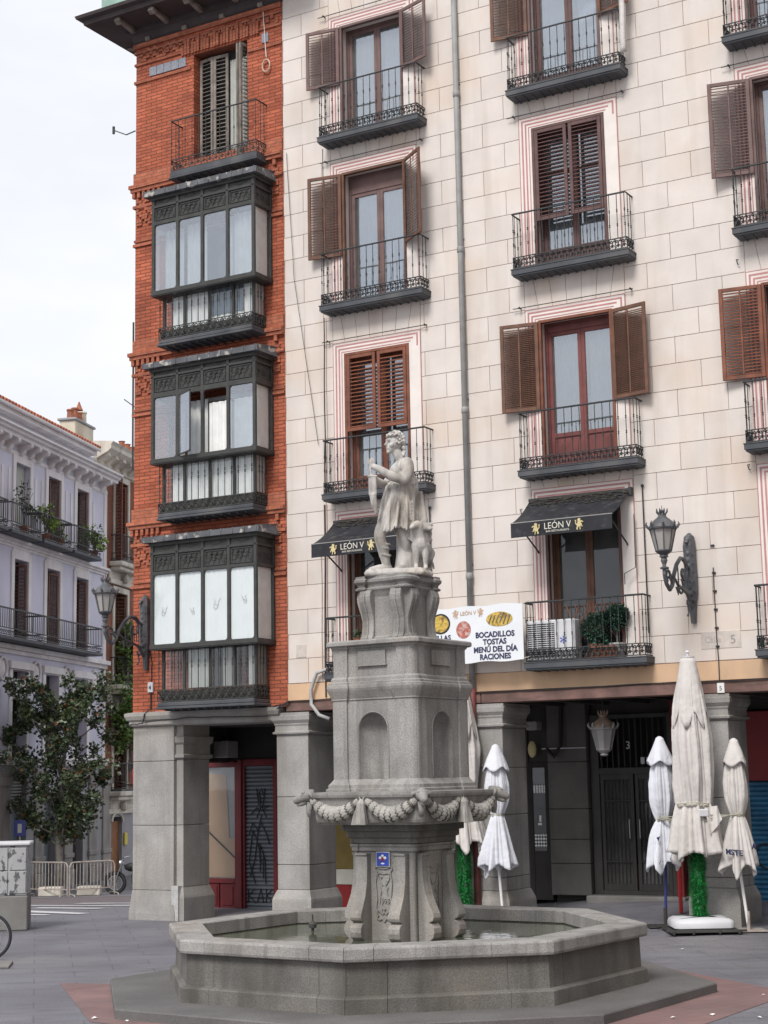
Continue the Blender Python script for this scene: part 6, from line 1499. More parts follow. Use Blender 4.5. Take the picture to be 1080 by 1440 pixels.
def wall_lamp(u, zt, label):
    t = thing('wall_lamp', label, 'street lamp', tuple(fw(u, -1.30, zt)), FROT, 'wall lanterns on scrolled brackets')
    lantern(t, M['iron_lamp'])
    g_ = MB()
    def P(o, z, s_=0): return (s_, 1.30 - o, z)
    g_.tube([P(1.30, 0), P(1.30, -.06), P(1.30, -.12)], [.04, .055, .03], 8); g_.lathe([(.03, -.2), (.07, -.19), (.075, -.17), (.03, -.15)], 10, (0, 0, 0))
    g_.tube([P(1.30, -.10), P(1.31, -.28), P(1.24, -.42), P(1.10, -.50), P(.98, -.42), P(.90, -.26), P(.74, -.06), P(.56, .06), P(.38, .06), P(.26, -.04), P(.10, -.10)], [.03, .032, .034, .036, .036, .036, .034, .034, .034, .03, .03], 7)
    def scroll(cx, cz, r0, r1, a0, a1, r=.02): g_.tube([P(x, z) for x, z in spiral(cx, cz, r0, r1, a0, a1, 14)], r, 5)
    scroll(1.13, -.28, .12, .02, -60, 330, .022); scroll(.98, -.30, .09, .015, 200, 560, .02); scroll(.45, -.16, .20, .03, 90, 470, .024); scroll(.62, -.42, .16, .03, 120, 420, .02); scroll(.22, .30, .22, .05, 250, 60, .03); scroll(.3, -.62, .15, .02, 60, 330, .02)
    g_.tube([P(.86, -.30), P(.70, -.40), P(.50, -.44), P(.30, -.50), P(.12, -.70)], [.02, .026, .03, .03, .03], 6); g_.tube([P(.74, -.42), P(.72, -.56)], [.04, .006], 6); g_.tube([P(.70, -.08), P(.68, -.4)], .012, 4); g_.tube([P(.32, -.60), P(.26, -.78), P(.32, -.86)], [.018, .014, .02], 5)
    # openwork panel of thin bars
    for k_ in range(5): g_.tube([P(.22 + .07 * k_, -.05 - .02 * k_), P(.20 + .07 * k_, -.42)], .010, 4)
    g_.obj('bracket', M['iron_lamp'], t)
    b = MB(); b.tube([P(.06, .52), P(.08, .46), P(.10, .30), P(.09, .1), P(.09, -.2), P(.08, -.45), P(.06, -.62), P(.05, -.90), P(.05, -.96)], [.03, .085, .105, .10, .11, .105, .07, .05, .045], 8)
    for k_ in range(9): z = .40 - k_ * .11; b.ball(P(.17, z), (.05, .035, .05), 6, 5)
    for k_ in range(7): b.tube([(-.06, 1.30 - .13, .4 - .15 * k_), (.07, 1.30 - .16, .3 - .15 * k_)], .018, 4)
    b.tube([P(.05, -.93), P(.0, -.93)], .03, 6); b.obj('back_plate', M['iron_lamp'], t)
M['iron_lamp'] = mat('lamp_iron', (0.085, 0.09, 0.10), .5, .3, 9, .2, stain=.5, stcol=(.16, .13, .12), stscale=(8, 8, 8))
wall_lamp(11.66, 5.97, 'ornate dark iron wall lantern on the cream wall between two balconies')
wall_lamp(.36, 5.76, 'ornate dark iron wall lantern on the brick corner, in front of the far houses')
hl = thing('hanging_lantern', 'pale painted lantern hanging under the arcade beam before the gated door', 'lantern', tuple(fw(9.6, .9, 2.93)), FROT)
lantern(hl, M['grey_panel'], mat('lantern_milk', (0.30, 0.29, 0.28), .5, .05, 4, 0), mat('lantern_rust', (0.30, 0.22, 0.17), .7, .3, 9, .1))
MB().tube([(0, 0, .75), (0, 0, 1.08)], .012, 5).obj('chain', M['iron'], hl)

# ------------------------------------------------------------------ awnings
LION = [(-.03, -.5), (-.14, -.5), (-.10, -.42), (-.10, -.25), (-.17, -.12), (-.22, -.28), (-.34, -.26), (-.26, -.16), (-.24, .0), (-.16, .08), (-.20, .16), (-.36, .10), (-.40, .20), (-.30, .20), (-.30, .27), (-.16, .27), (-.10, .30), (-.14, .42), (-.04, .50), (.08, .48), (.12, .40), (.20, .40), (.13, .30), (.15, .14), (.20, .0),
        (.30, .10), (.26, .26), (.34, .38), (.42, .30), (.36, .22), (.38, .04), (.24, -.12), (.20, -.22), (.28, -.34), (.26, -.5), (.12, -.5), (.16, -.40), (.08, -.26), (-.01, -.22), (-.02, -.38)]
def lion(parent, x, z, y, h, m, flip=1, name='lion_emblem', T=None):
    mb = MB(); T = T or (lambda a, b, d: (a, d, b))
    mb.prism([(x + flip * a * h, z + b * h) for a, b in LION], lambda a, b, d: T(a, b, y + d), -.0015, .0015)
    return mb.obj(name, m, parent)
def awning(x0, x1, label, zt=7.33, zv=6.82, o=.86):
    t = thing('awning', label, 'awning', tuple(fw(x0, 0, 0)), FROT, 'black restaurant awnings'); w_ = x1 - x0; sk = .0
    mb = MB()
    def fn(u, v): 
        return (w_ * u, -.06 - (o - .06) * v, zt - (zt - zv) * v - .05 * math.sin(PI * v) + .012 * math.sin(u * 9) * math.sin(PI * v))
    mb.grid(fn, 20, 10); mb.grid(lambda u, v: (lambda p: (p[0], p[1], p[2] - .006))(fn(u, v)), 20, 10); mb.obj('cloth', M['awning'], t, smooth=True, fix=False)
    mb = MB()
    random.seed(3)
    for i in range(260):
        u, v = random.random(), random.random() ** 2 * .30; p = fn(u, v); s_ = random.uniform(.008, .03); mb.box((p[0] - s_ * 1.6, p[1] - s_, p[2] + .003), (p[0] + s_ * 1.6, p[1] + s_, p[2] + .007))
    stuff(mb.obj('lichen', M['awn_dirt'], t))
    mb = MB(); mb.grid(lambda u, v: (w_ * u, -o - .004 - .01 * math.sin(u * 14) * v, zv - .245 * v), 24, 3); mb.grid(lambda u, v: (w_ * u, -o - .010 - .01 * math.sin(u * 14) * v, zv - .245 * v), 24, 3)
    va = mb.obj('valance', M['awning'], t, smooth=True, fix=False)
    MB().tube([(0, -o, zv + .004), (w_, -o, zv + .004)], .012, 5).obj('front_bar', M['grey_panel'], t)
    ty = -o - .024
    text('restaurant_name', 'LEÓN V', .155, M['cream_print'], va, (w_ * .47, ty, zv - .15), ext=.001, sx=.92)
    text('restaurant_line', 'BAR RESTAURANTE', .048, M['cream_print'], va, (w_ * .47, ty, zv - .205), ext=.0008)
    lion(va, w_ * .255, zv - .125, ty, .19, M['gold']); lion(va, w_ * .685, zv - .115, ty, .19, M['gold'], -1)
    for x in (.12, w_ - .08):
        MB().tube([(x, -.03, 6.40), (x, -.05, 6.43), (x, -o + .03, zv - .01)], .016, 5).obj('arm', M['iron'], t)
    MB().tube([(-.02, -.05, zt + .0), (w_ + .05, -.05, zt + .0)], .035, 8).obj('roller', M['iron'], t)
    MB().box((w_ + .0, -.12, zt - .1), (w_ + .06, .0, zt + .04)).obj('gearbox', M['iron'], t)
    return t
awning(8.80, 10.64, 'black LEÓN V awning over the restaurant balcony with the air conditioner and topiary')
awning(4.79, 6.64, 'black LEÓN V awning partly hidden behind the statue')
# crank handle on the right awning
ch_ = MB().tube([fw(10.72, -.10, 6.9), fw(10.72, -.12, 6.0), fw(10.55, -.2, 5.9), fw(10.55, -.2, 5.72)], .010, 4).obj('awning_crank', M['iron']); tag(ch_, 'thin bent iron crank rod hanging beside the right awning over the balcony', 'crank')
# air conditioner and plants on the balcony
ac = thing('air_conditioner', 'white air conditioning unit behind the railing of the restaurant balcony', 'air conditioner', tuple(fw(9.17, -.13, 4.51)), FROT)
MB().cbox((-.43, -.14, .02), (.47, .16, .70), .02).obj('casing', M['plastic_w'], ac)
mb = MB(); mb.box((-.40, -.150, .08), (.10, -.143, .64)); mb.obj('grille_back', M['black'], ac)
mb = MB(); [mb.box((-.40, -.158, .10 + i * .036), (.10, -.15, .112 + i * .036)) for i in range(15)]; [mb.box((-.40 + i * .09, -.16, .08), (-.395 + i * .09, -.156, .64)) for i in range(6)]; mb.obj('grille', M['plastic_w'], ac)
text('blue_logo', '*', .3, M['blue'], ac, (.26, -.146, .2))
for (u, z, r, lab) in ((9.98, 5.02, .26, 'large round dark green topiary shrub beside the air conditioner on the balcony'), (10.34, 5.20, .19, 'smaller round topiary shrub at the right of the restaurant balcony')):
    t = thing('topiary', lab, 'plant', tuple(fw(u, -.12, 4.51)), FROT, 'topiary balls on the balcony'); h = z - 4.51
    MB().lathe([(.10, 0), (.14, .20), (.155, .22), (.15, .25)], 12).obj('pot', M['terracotta'] if r > .25 else M['grey_panel'], t)
    MB().tube([(0, 0, .2), (0, 0, h)], .016, 5).obj('stem', M['bark'], t)
    mb = MB()
    for k_ in range(2600):
        d = Vector((random.gauss(0, 1), random.gauss(0, 1), random.gauss(0, 1))).normalized(); p = Vector((0, 0, h)) + d * r * random.uniform(.55, 1.02) * (1 + .12 * math.sin(7 * d.x + 5 * d.z))
        e = (d + Vector((random.gauss(0, .5), random.gauss(0, .5), random.gauss(0, .5)))).normalized() * .05; s_ = e.cross(Vector((0, 0, 1))).normalized() * .016
        mb.add([p, p + e * .6 + s_, p + e, p + e * .6 - s_], [(0, 1, 2, 3)])
    stuff(mb.obj('foliage', M['leaf_dark'], t, fix=False))
tr_ = thing('flower_trough', 'terracotta trough of pine twigs behind the balcony lattice', 'planter', tuple(fw(10.2, -.18, 4.51)), FROT)
MB().cbox((-.30, -.12, 0), (.18, .1, .2), .02).obj('trough', M['terracotta'], tr_); mb = MB(); leaves(mb, [((random.uniform(-.3, .2), 0, .3), .15) for _ in range(6)], 90, .08, 1); stuff(mb.obj('twigs', M['leaf_dark'], tr_, fix=False))
tl = thing('wooden_trellis', 'small slanting wooden trellis leaning inside the restaurant balcony', 'trellis', tuple(fw(9.9, -.05, 4.51)), FROT)
for i in range(6): MB().tube([(-.5 + i * .16, 0, .35), (-.25 + i * .16, 0, .95)], .010, 4).obj('slat', M['wood_red'], tl); MB().tube([(-.25 + i * .16, .015, .35), (-.5 + i * .16, .015, .95)], .010, 4).obj('slat', M['wood_red'], tl)
# plant on the left restaurant balcony
t = thing('hanging_pot', 'small pot with dry leaves hung on the railing of the left restaurant balcony', 'plant', tuple(fw(5.45, -.36, 4.95)), FROT); MB().lathe([(.05, 0), (.09, .14), (.10, .16)], 10).obj('pot', M['terracotta'], t); mb = MB(); leaves(mb, [((0, 0, .22), .12)], 60, .07, 1); mb.obj('foliage', M['leaf'], t, fix=False)
# white cloth hanging at the top balcony
hc = MB().grid(lambda u, v: fw(10.93 + .12 * u, -.30 + .02 * math.sin(6 * v) + .03 * math.sin(u * 9), 16.2 - 1.25 * v + .05 * u), 8, 12).obj('hanging_cloth', M['canvas'], smooth=True, fix=False); sd__ = hc.modifiers.new('s', 'SOLIDIFY'); sd__.thickness = .03; tag(hc, 'long white cloth bundle hanging at the right end of the topmost middle balcony', 'cloth')

# ------------------------------------------------------------------ banner between the balconies
bn = thing('banner', 'white printed restaurant menu banner tied between two balconies', 'banner', tuple(fw(6.72, -.40, 4.50)), FROT)
BWd = 2.03
def bz(u): return .05 + .01 * u
def bpt(a, z, d=0.0): return (a, .04 * math.sin(a * 3.0) - d, z)
mb = MB(); mb.grid(lambda u, v: bpt(BWd * u, .05 + .975 * v + .012 * math.sin(u * 17) * (1 if v > .5 else -1)), 40, 10); mb.grid(lambda u, v: bpt(BWd * u, .05 + .975 * v + .012 * math.sin(u * 17) * (1 if v > .5 else -1), -.004), 40, 10); mb.obj('cloth', M['banner'], bn, smooth=True, fix=False)
def btext(body, size, x, z, m, sx=1.0, name='lettering', bold=.004):
    me = text(name, body, size, m, None, (0, 0, 0), ext=.0008, sx=sx, bold=bold, link_it=False)
    for v in me.vertices: a = v.co.x + x; p = bpt(a, v.co.y + z, .005 + v.co.z); v.co = p
    me.update(); return link(name, me, bn)
for s_, z, sx in (('BOCADILLOS', .47, .95), ('TOSTAS', .345, .95), ('MENÚ DEL DÍA', .215, .95), ('RACIONES', .09, .95)): btext(s_, .132, 1.50, z, M['ink'], sx, bold=.005)
btext('PAELLAS', .125, .38, .47, M['ink']); btext('LEÓN V', .095, .98, .88, mat('pale_brown_print', (.5, .33, .22), .7, .1, 4, 0), 1, bold=.001)
for x, f in ((.72, 1), (1.24, -1)): lion(bn, x, .91, 0, .15, MATS['pale_brown_print'], f, T=lambda a, b, d: bpt(a, b, .006 + d))
def disc(cx, cz, rx, rz, m, name, d=.006, n=28):
    mb = MB(); mb.add([bpt(cx, cz, d)] + [bpt(cx + rx * math.cos(2 * PI * i / n), cz + rz * math.sin(2 * PI * i / n), d) for i in range(n)], [(0, i + 1, (i + 1) % n + 1) for i in range(n)]); return mb.obj(name, m, bn, fix=False)
disc(.42, .76, .19, .18, M['black'], 'pan_print', .005); disc(.42, .76, .16, .15, M['food_yellow'], 'rice_print', .007); disc(.88, .63, .15, .15, M['food_red'], 'sliced_meat_print', .006); disc(1.60, .77, .25, .125, M['food_yellow'], 'sandwich_print', .006)
mb = MB(); [mb.tube([bpt(1.40 + .07 * i, .70 + .02 * math.sin(i), .009), bpt(1.46 + .07 * i, .84, .009)], .010, 4) for i in range(6)]; mb.obj('sandwich_filling', M['bark'], bn)
for x, z, x2, z2 in ((BWd, 1.0, BWd + .12, 1.05), (BWd, .08, BWd + .1, .1), (0, 1.0, -.1, 1.05), (0, .06, -.1, .1)): MB().tube([bpt(x, z), bpt(x2, z2)], .008, 4).obj('cord', M['rope'], bn)

# ------------------------------------------------------------------ folded parasols
def canopy(parent, ztop, ztie, zhem, rt, rm, rh, m, seed, folds=8, flare=.5, hemdrop=.12, flapz=None, twist=.0, lean=0.0, rtie=.09):
    rnd = random.Random(seed); ph = [rnd.uniform(-.35, .35) for _ in range(16)]; am = [rnd.uniform(.5, 1.3) for _ in range(16)]
    def rad(z, a):
        if z > ztie:
            t = (ztop - z) / (ztop - ztie); base = rt + (rm - rt) * min(1, t * 1.8) ** .8 if t < .72 else rm + (rtie - rm) * ((t - .72) / .28) ** 1.6
            amp = .17 * min(1, t * 3)
        else:
            t = (ztie - z) / (ztie - zhem); base = rtie + (rh - rtie) * t ** .75; amp = .14 + .16 * t
        k_ = int((a / (2 * PI) * folds) % folds) % 16
        return base * (1 + amp * am[k_] * (1 - 2 * abs(math.sin((a * folds + ph[0]) / 2 + .25 * math.sin(3 * z + seed))) ** .8) + .05 * amp / .17 * math.sin(a * folds * 3 + 2 * z + seed) + .05 * math.sin(3 * a + 4 * z + seed)), base
    def P(u, v):
        a = 2 * PI * u; z = ztop + (zhem - ztop) * v
        hem = hemdrop * (1 - abs(math.sin(a * 2.5 + seed))) * (.8 + .4 * math.sin(a * 1 + seed * 2))
        if v > .80: z -= hem * ((v - .8) / .2)
        r, b = rad(max(zhem, ztop + (zhem - ztop) * v), a)
        return (r * math.cos(a) + lean * (z - zhem), r * math.sin(a) * .9, z)
    mb = MB(); mb.grid(P, 160, 60, True); mb.add([P(j / 160, 0) for j in range(160)], [tuple(range(160))])
    c = mb.obj('canopy', m, parent, smooth=True, fix=False); so_ = c.modifiers.new('s', 'SOLIDIFY'); so_.thickness = .012; so_.offset = -1
    return P, c, rad
def flap(parent, z0, z1, r0, r1, m, seed, pts=6, lean=0.0, drop=.12):
    def P(u, v):
        a = 2 * PI * u; t = v; r = (r0 + (r1 - r0) * t ** 1.05) * (1 + .07 * math.sin(pts * a + seed) * t + .02 * math.sin(pts * 3 * a + seed) * t); z = z0 + (z1 - z0) * t
        if v > .6: z -= drop * (abs(math.sin(a * pts / 2 + seed)) ** 1.5) * (v - .6) / .4
        return (r * math.cos(a) + lean, r * math.sin(a) * .92, z)
    mb = MB(); mb.grid(P, 72, 14, True); mb.add([P(j / 72, 0) for j in range(72)], [tuple(range(72))]); o = mb.obj('vent_flap', m, parent, smooth=True, fix=False); so_ = o.modifiers.new('s', 'SOLIDIFY'); so_.thickness = .01; return o
def tie(parent, z, r, m='rope', n=2, x=0):
    for k_ in range(n): MB().tube([(x + r * math.cos(t * PI / 10), r * .92 * math.sin(t * PI / 10), z + .03 * k_ + .012 * math.sin(t)) for t in range(21)], .011, 4).obj('tie', M[m], parent)
def garland(parent, z0, z1, r, top=False):
    mb = MB(); random.seed(9)
    for k_ in range(5200):
        z = random.uniform(z0, z1); a = random.uniform(0, 2 * PI); rr = r * (1 + .25 * math.sin(z * 14 + a * 2)); e = Vector((math.cos(a), math.sin(a), random.uniform(-.6, .9))).normalized() * random.uniform(.05, .12)
        p = Vector((rr * .55 * math.cos(a), rr * .55 * math.sin(a), z)); s_ = e.cross(Vector((0, 0, 1))).normalized() * .009; mb.add([p - s_, p + s_, p + e], [(0, 1, 2)])
    return stuff(mb.obj('green_garland', M['green_garland'], parent, fix=False))
def gpos(px_x, Y, dz=0): return (px_x, Y, gz(px_x, Y) + dz)
# large parasol on a water-filled base
X, Y = 4.80, 26.15
bp = thing('large_parasol', 'tall folded off-white parasol with green garlanded pole, standing on a white weighted base', 'parasol', gpos(X, Y)); G0 = gz(X, Y)
def zz(z): return z - G0
MB().tube([(0, 0, .2), (0, 0, zz(4.42))], .035, 8).obj('pole', M['white'], bp)
P, c_, rd_ = canopy(bp, zz(4.37), zz(2.12), zz(1.38), .10, .29, .40, M['canvas'], 3, 8, .5, .22, rtie=.24)
flap(bp, zz(4.40), zz(3.55), .11, .27, M['canvas'], 1.3, 6, drop=.26); MB().lathe([(.10, 0), (.11, .012), (.11, .03), (.02, .035), (.02, .09), (.04, .1), (.02, .13)], 14, (0, 0, zz(4.40))).obj('finial', M['plastic_w'], bp)
tie(bp, zz(2.10), .285, 'rope', 2); MB().cbox((.0, -.30, zz(1.92)), (.16, -.24, zz(2.04)), .015).obj('strap_patch', M['plastic_w'], bp)
MB().grid(lambda u, v: (.10 + .20 * u + .06 * v, -.25 - .06 * v - .025 * math.sin(u * 9 + v * 3), zz(2.06) - .42 * v * (1 - .5 * u) + .03 * u), 14, 10).obj('loose_fold', M['canvas'], bp, smooth=True, fix=False)
garland(bp, .22, zz(1.45), .15)
b = MB(); pl_ = [(-.46 + .08, -.42), (.46 - .08, -.42), (.46, -.34), (.46, .34), (.38, .42), (-.38, .42), (-.46, .34), (-.46, -.34)]
b.sweep_plan(pl_, [(-.04, .05), (.0, .08), (.0, .15), (-.02, .19), (-.08, .22), (-.30, .235)]); b_o = b.obj('base', M['plastic_w'], bp); smooth_angle(b_o, 50)
mb = MB(); mb.cbox((-.55, -.5, .02), (.55, .5, .045), .006); [mb.tube([(x, -.5, .0), (x, -.5, .06)], .02, 6) for x in (-.5, -.2, .2, .5)]; [mb.cbox((-.62, y, .03), (.62, y + .05, .06), .006) for y in (-.48, .43)]; mb.obj('base_frame', M['door_metal'], bp)
# small parasols
def small(X, Y, label, pm, m, seed, ztop, zflap, ztie, zhem, rm, rh, tilt=0, plate=True, base='door_metal', hemdrop=.18):
    g0 = gz(X, Y); t = thing('small_parasol', label, 'parasol', (X, Y, g0), 0, 'small folded parasols'); q = lambda z: z - g0
    o = MB().tube([(-tilt * .6, 0, .03), (tilt * .1, 0, q(zhem)), (0, 0, q(ztop) - .05)], .024, 8).obj('pole', M[pm], t)
    canopy(t, q(ztop) - .03, q(ztie), q(zhem), .045, rm, rh, m, seed, 6, .5, hemdrop, rtie=.085)
    flap(t, q(ztop), q(zflap), .05, rm * 1.12, m, seed * .7, 4, drop=.08); MB().ball((0, 0, q(ztop) + .0), (.05, .05, .03), 8, 6).obj('finial', m, t); tie(t, q(ztie), .10)
    if plate: MB().cbox((-.33, -.25, .005), (.33, .25, .03), .006).obj('base_plate', M[base], t); MB().tube([(-tilt * .6, 0, .02), (-tilt * .6, 0, .3)], .032, 8).obj('socket', M[base], t)
    return t
s1 = small(4.43, 27.0, 'small white folded parasol on a blue pole, left of the large one', 'blue_pole', M['canvas_w'], 5, 3.17, 2.80, 1.85, 1.20, .185, .265, .05)
mb = MB(); 
for (x, z) in ((-.13, 1.42), (.17, 1.42)): mb.prism([(x - .03, z), (x + .03, z + .02), (x, z - .06)], lambda a, b, d: (a, -.245 + d, b - 0), -.004, .004)
for i in range(7): mb.tube([(-.14 + .045 * i, -.265, 1.0 + .04 * math.sin(i * 2)), (-.11 + .045 * i, -.27, 1.03 + .03 * math.cos(i))], .005, 3)
mb.obj('print', M['ink'], s1)['kind'] = 'stuff'
s2 = small(5.44, 26.05, 'small off-white folded parasol with blue lettering, right of the large one', 'white', M['canvas'], 8, 3.10, 2.76, 1.92, 1.18, .165, .27, -.14, True, 'galv', .20)
def wrap_text(parent, body, size, z, a0, r, m):
    me = text('lettering', body, size, m, None, (0, 0, 0), ext=.004, bold=.004, link_it=False)
    for v in me.vertices:
        a = a0 + v.co.x / r; rr = r + .012 + v.co.z; zz_ = z + v.co.y - .10 * (v.co.x); v.co = (rr * math.cos(a), rr * math.sin(a) * .92, zz_)
    me.update(); return link('lettering', me, parent)
wrap_text(s2, 'MSTE', .115, 1.17, R(-118), .275, M['ink']); wrap_text(s2, 'AM', .115, 1.25, R(-40), .275, M['ink'])
s3 = small(1.83, 28.3, 'white folded parasol on a white pole right behind the fountain bowl', 'white', M['canvas_w'], 12, 3.12, 2.76, 1.95, 1.14, .185, .265, -.10, False, hemdrop=.22)
MB().cbox((-.3, -.25, .0), (.3, .25, .03), .005).obj('base_plate', M['galv'], s3)
# second large parasol behind the pillar of the fountain
X2, Y2 = 1.26, 28.6
b2 = thing('large_parasol', 'tall folded cream parasol with a green garland, mostly hidden behind the fountain pillar', 'parasol', gpos(X2, Y2)); G0 = gz(X2, Y2)
MB().tube([(0, 0, .1), (0, 0, zz(4.35))], .035, 8).obj('pole', M['white'], b2); canopy(b2, zz(4.3), zz(2.1), zz(1.52), .09, .27, .37, M['canvas'], 7, 8, .5, .30, rtie=.2); flap(b2, zz(4.33), zz(3.5), .10, .25, M['canvas'], 2.1, 6, drop=.25); garland(b2, .15, zz(1.6), .15)
MB().cbox((-.45, -.4, .02), (.45, .4, .2), .05).obj('base', M['plastic_w'], b2)
# rope tying the three parasols together
rp_ = MB()
for dz in (0, .035, .08): rp_.tube([(4.43 - .1, 26.92, 1.88 + dz * .5), (4.56, 26.6, 1.83 + dz), (4.72, 26.0, 1.84 + dz * 1.2), (5.0, 25.88, 1.87 + dz), (5.28, 25.95, 1.94), (5.50, 25.95, 1.95 + dz * .4)], .008, 4)
rp_.tube([(4.40, 26.88, 1.87), (4.46, 26.86, 1.93), (4.52, 26.86, 1.86), (4.58, 26.8, 1.9), (4.55, 26.75, 1.84)], .009, 4)
tag(rp_.obj('rope', M['rope']), 'pale rope tying the three folded parasols together at their waists', 'rope')
# red post leaning behind the base
rp2 = MB().cbox((-.03, -.03, 0), (.03, .03, 1.1), .01).obj('red_stand', M['red_bright']); rp2.location = gpos(4.86, 28.2, .02); tag(rp2, 'narrow bright red post standing behind the blue parasol pole', 'post')
# menu board on the pillar behind
mbd = MB(); mbd.cbox((11.2, .4, 1.85), (11.4, .45, 2.45), .01); 

# ------------------------------------------------------------------ left foreground: cabinet and bicycle
cbn = thing('utility_cabinet', 'grey street cabinet covered in scribbled graffiti at the left edge', 'cabinet', (-7.0, 30.9, 0), R(8))
MB().cbox((-1.1, -.42, 0), (.32, .42, .62), .02).obj('plinth', M['concrete'], cbn)
MB().cbox((-1.08, -.40, .62), (.30, .40, 1.52), .015).obj('body', M['graf_cab'], cbn); MB().cbox((-1.12, -.45, 1.52), (.35, .45, 1.58), .015).obj('lid', M['plastic_w'], cbn)
for x in (-1.05, -.02): MB().cbox((x, -.42, .66), (x + (1.0 if x < -.5 else .30), -.401, 1.06), .008).obj('door', M['graf_cab'], cbn); MB().cbox((x, -.42, 1.08), (x + (1.0 if x < -.5 else .30), -.401, 1.48), .008).obj('door', M['graf_cab'], cbn)
bk = thing('bicycle', 'bicycle with a mostly hidden frame whose front wheel shows at the left edge', 'bicycle', (-6.12, 25.6, 0), R(172))
def wheel(x):
    o = MB(); n = 36; pts = [(x + .325 * math.cos(2 * PI * i / n), 0, .345 + .325 * math.sin(2 * PI * i / n)) for i in range(n + 1)]; o = o.tube(pts, .024, 7).obj('tyre', M['rubber'], bk)
    pts = [(x + .295 * math.cos(2 * PI * i / n), 0, .345 + .295 * math.sin(2 * PI * i / n)) for i in range(n + 1)]; r_ = MB().tube(pts, .010, 5)
    for i in range(20): a = 2 * PI * i / 20; r_.tube([(x, .02 * (-1) ** i, .345), (x + .29 * math.cos(a), 0, .345 + .29 * math.sin(a))], .0018, 3)
    r_.tube([(x, -.05, .345), (x, .05, .345)], .022, 8); r_.obj('rim', M['chrome'], bk)
wheel(0); wheel(1.05)
mb = MB()
for s_ in (-.05, .05): mb.tube([(0, s_, .345), (.06, s_, .55), (.10, 0, .72)], .012, 6); mb.tube([(1.05, s_, .345), (.72, 0, .80)], .010, 6); mb.tube([(1.05, s_, .345), (.62, 0, .33)], .010, 6)
mb.tube([(.10, 0, .68), (.16, 0, .92)], .02, 8); mb.tube([(.14, 0, .82), (.72, 0, .80)], .018, 8); mb.tube([(.12, 0, .74), (.62, 0, .33)], .022, 8); mb.tube([(.62, 0, .33), (.75, 0, .95)], .018, 8); mb.obj('frame', M['black'], bk)
MB().tube([(.12, -.28, 1.0), (.15, -.1, 1.0), (.16, 0, .95), (.15, .1, 1.0), (.12, .28, 1.0)], .014, 6).obj('handlebar', M['black'], bk); mb = MB(); mb.ball((.78, 0, .98), (.13, .07, .04), 10, 6); mb.obj('saddle', M['black'], bk)
MB().cbox((-.0, -.02, .16), (.16, -.012, .38), .01).obj('dress_guard', M['white'], bk); MB().cbox((.0, -.03, .22), (.10, -.022, .34), .01).obj('orange_mark', M['orange'], bk)
st_ = thing('bike_stand', 'flat steel stand plate on the paving under the bicycle wheel', 'bike stand', (-6.0, 24.6, 0), R(8)); MB().cbox((-.75, -.35, 0), (.42, .4, .035), .006).obj('plate', M['concrete'], st_); MB().tube([(-.2, .2, .0), (-.2, .2, .9)], .03, 8).obj('post', M['iron'], st_)

# ------------------------------------------------------------------ crowd barriers, motorcycle, tree, street things
def barrier(x0, y0, x1, y1, label):
    z0 = gz((x0 + x1) / 2, (y0 + y1) / 2); L_ = math.hypot(x1 - x0, y1 - y0); t = thing('crowd_barrier', label, 'barrier', (x0, y0, z0), math.atan2(y1 - y0, x1 - x0), 'metal crowd barriers')
    H_ = .93; f = MB(); f.tube([(0, 0, .02), (0, 0, H_ - .12), (.05, 0, H_ - .02), (.14, 0, H_), (L_ - .14, 0, H_), (L_ - .05, 0, H_ - .02), (L_, 0, H_ - .12), (L_, 0, .02)], .022, 6); f.tube([(0, 0, .20), (L_, 0, .20)], .018, 5); f.obj('frame', M['galv'], t)
    bm_ = barrier.bar = getattr(barrier, 'bar', None) or MB().tube([(0, 0, 0), (0, 0, H_ - .2)], .011, 5).mesh('bar', M['galv'])
    for i in range(1, 13): link('bar', bm_, t, (L_ * i / 13, 0, .20))
    for x in (.02, L_ - .02): MB().tube([(x, -.3, .0), (x, -.28, .05), (x, 0, .08), (x, .28, .05), (x, .3, .0)], .018, 5).obj('foot', M['galv'], t)
barrier(-10.15, 46.6, -8.88, 45.9, 'rusty steel crowd barrier on the left, in front of the tree trunk')
barrier(-8.82, 45.9, -7.72, 46.7, 'rusty steel crowd barrier on the right, beside the motorcycle')
barrier(-10.9, 48.4, -10.25, 46.7, 'steel crowd barrier turned sideways at the far left')
mt = thing('motorcycle', 'dark motorcycle with chrome engine parked behind the barrier by the corner pier', 'motorcycle', (-7.45, 47.3, gz(-7.45, 47.3)), R(0))
for x in (-.35, 1.0):
    n = 28; MB().tube([(x + .27 * math.cos(2 * PI * i / n), 0, .31 + .27 * math.sin(2 * PI * i / n)) for i in range(n + 1)], .055, 8).obj('tyre', M['rubber'], mt)
    r_ = MB(); r_.tube([(x + .2 * math.cos(2 * PI * i / n), 0, .31 + .2 * math.sin(2 * PI * i / n)) for i in range(n + 1)], .02, 6); [r_.tube([(x, 0, .31), (x + .2 * math.cos(a), 0, .31 + .2 * math.sin(a))], .006, 4) for a in [2 * PI * i / 10 for i in range(10)]]; r_.obj('rim', M['chrome'], mt)
mb = MB(); mb.ball((.18, 0, .74), (.28, .13, .13), 14, 10); mb.obj('tank', M['black'], mt, smooth=True); mb = MB(); mb.ball((.62, 0, .68), (.32, .13, .07), 12, 8); mb.obj('seat', M['rubber'], mt, smooth=True)
mb = MB(); mb.cbox((.12, -.13, .28), (.46, .13, .58), .04); mb.tube([(.2, -.17, .3), (.6, -.19, .26), (1.1, -.19, .30)], .045, 8); [mb.lathe([(.12, 0), (.13, .02), (.12, .04)], 12, (.25, 0, .40 + i * .05)) for i in range(5)]; mb.obj('engine', M['chrome'], mt)
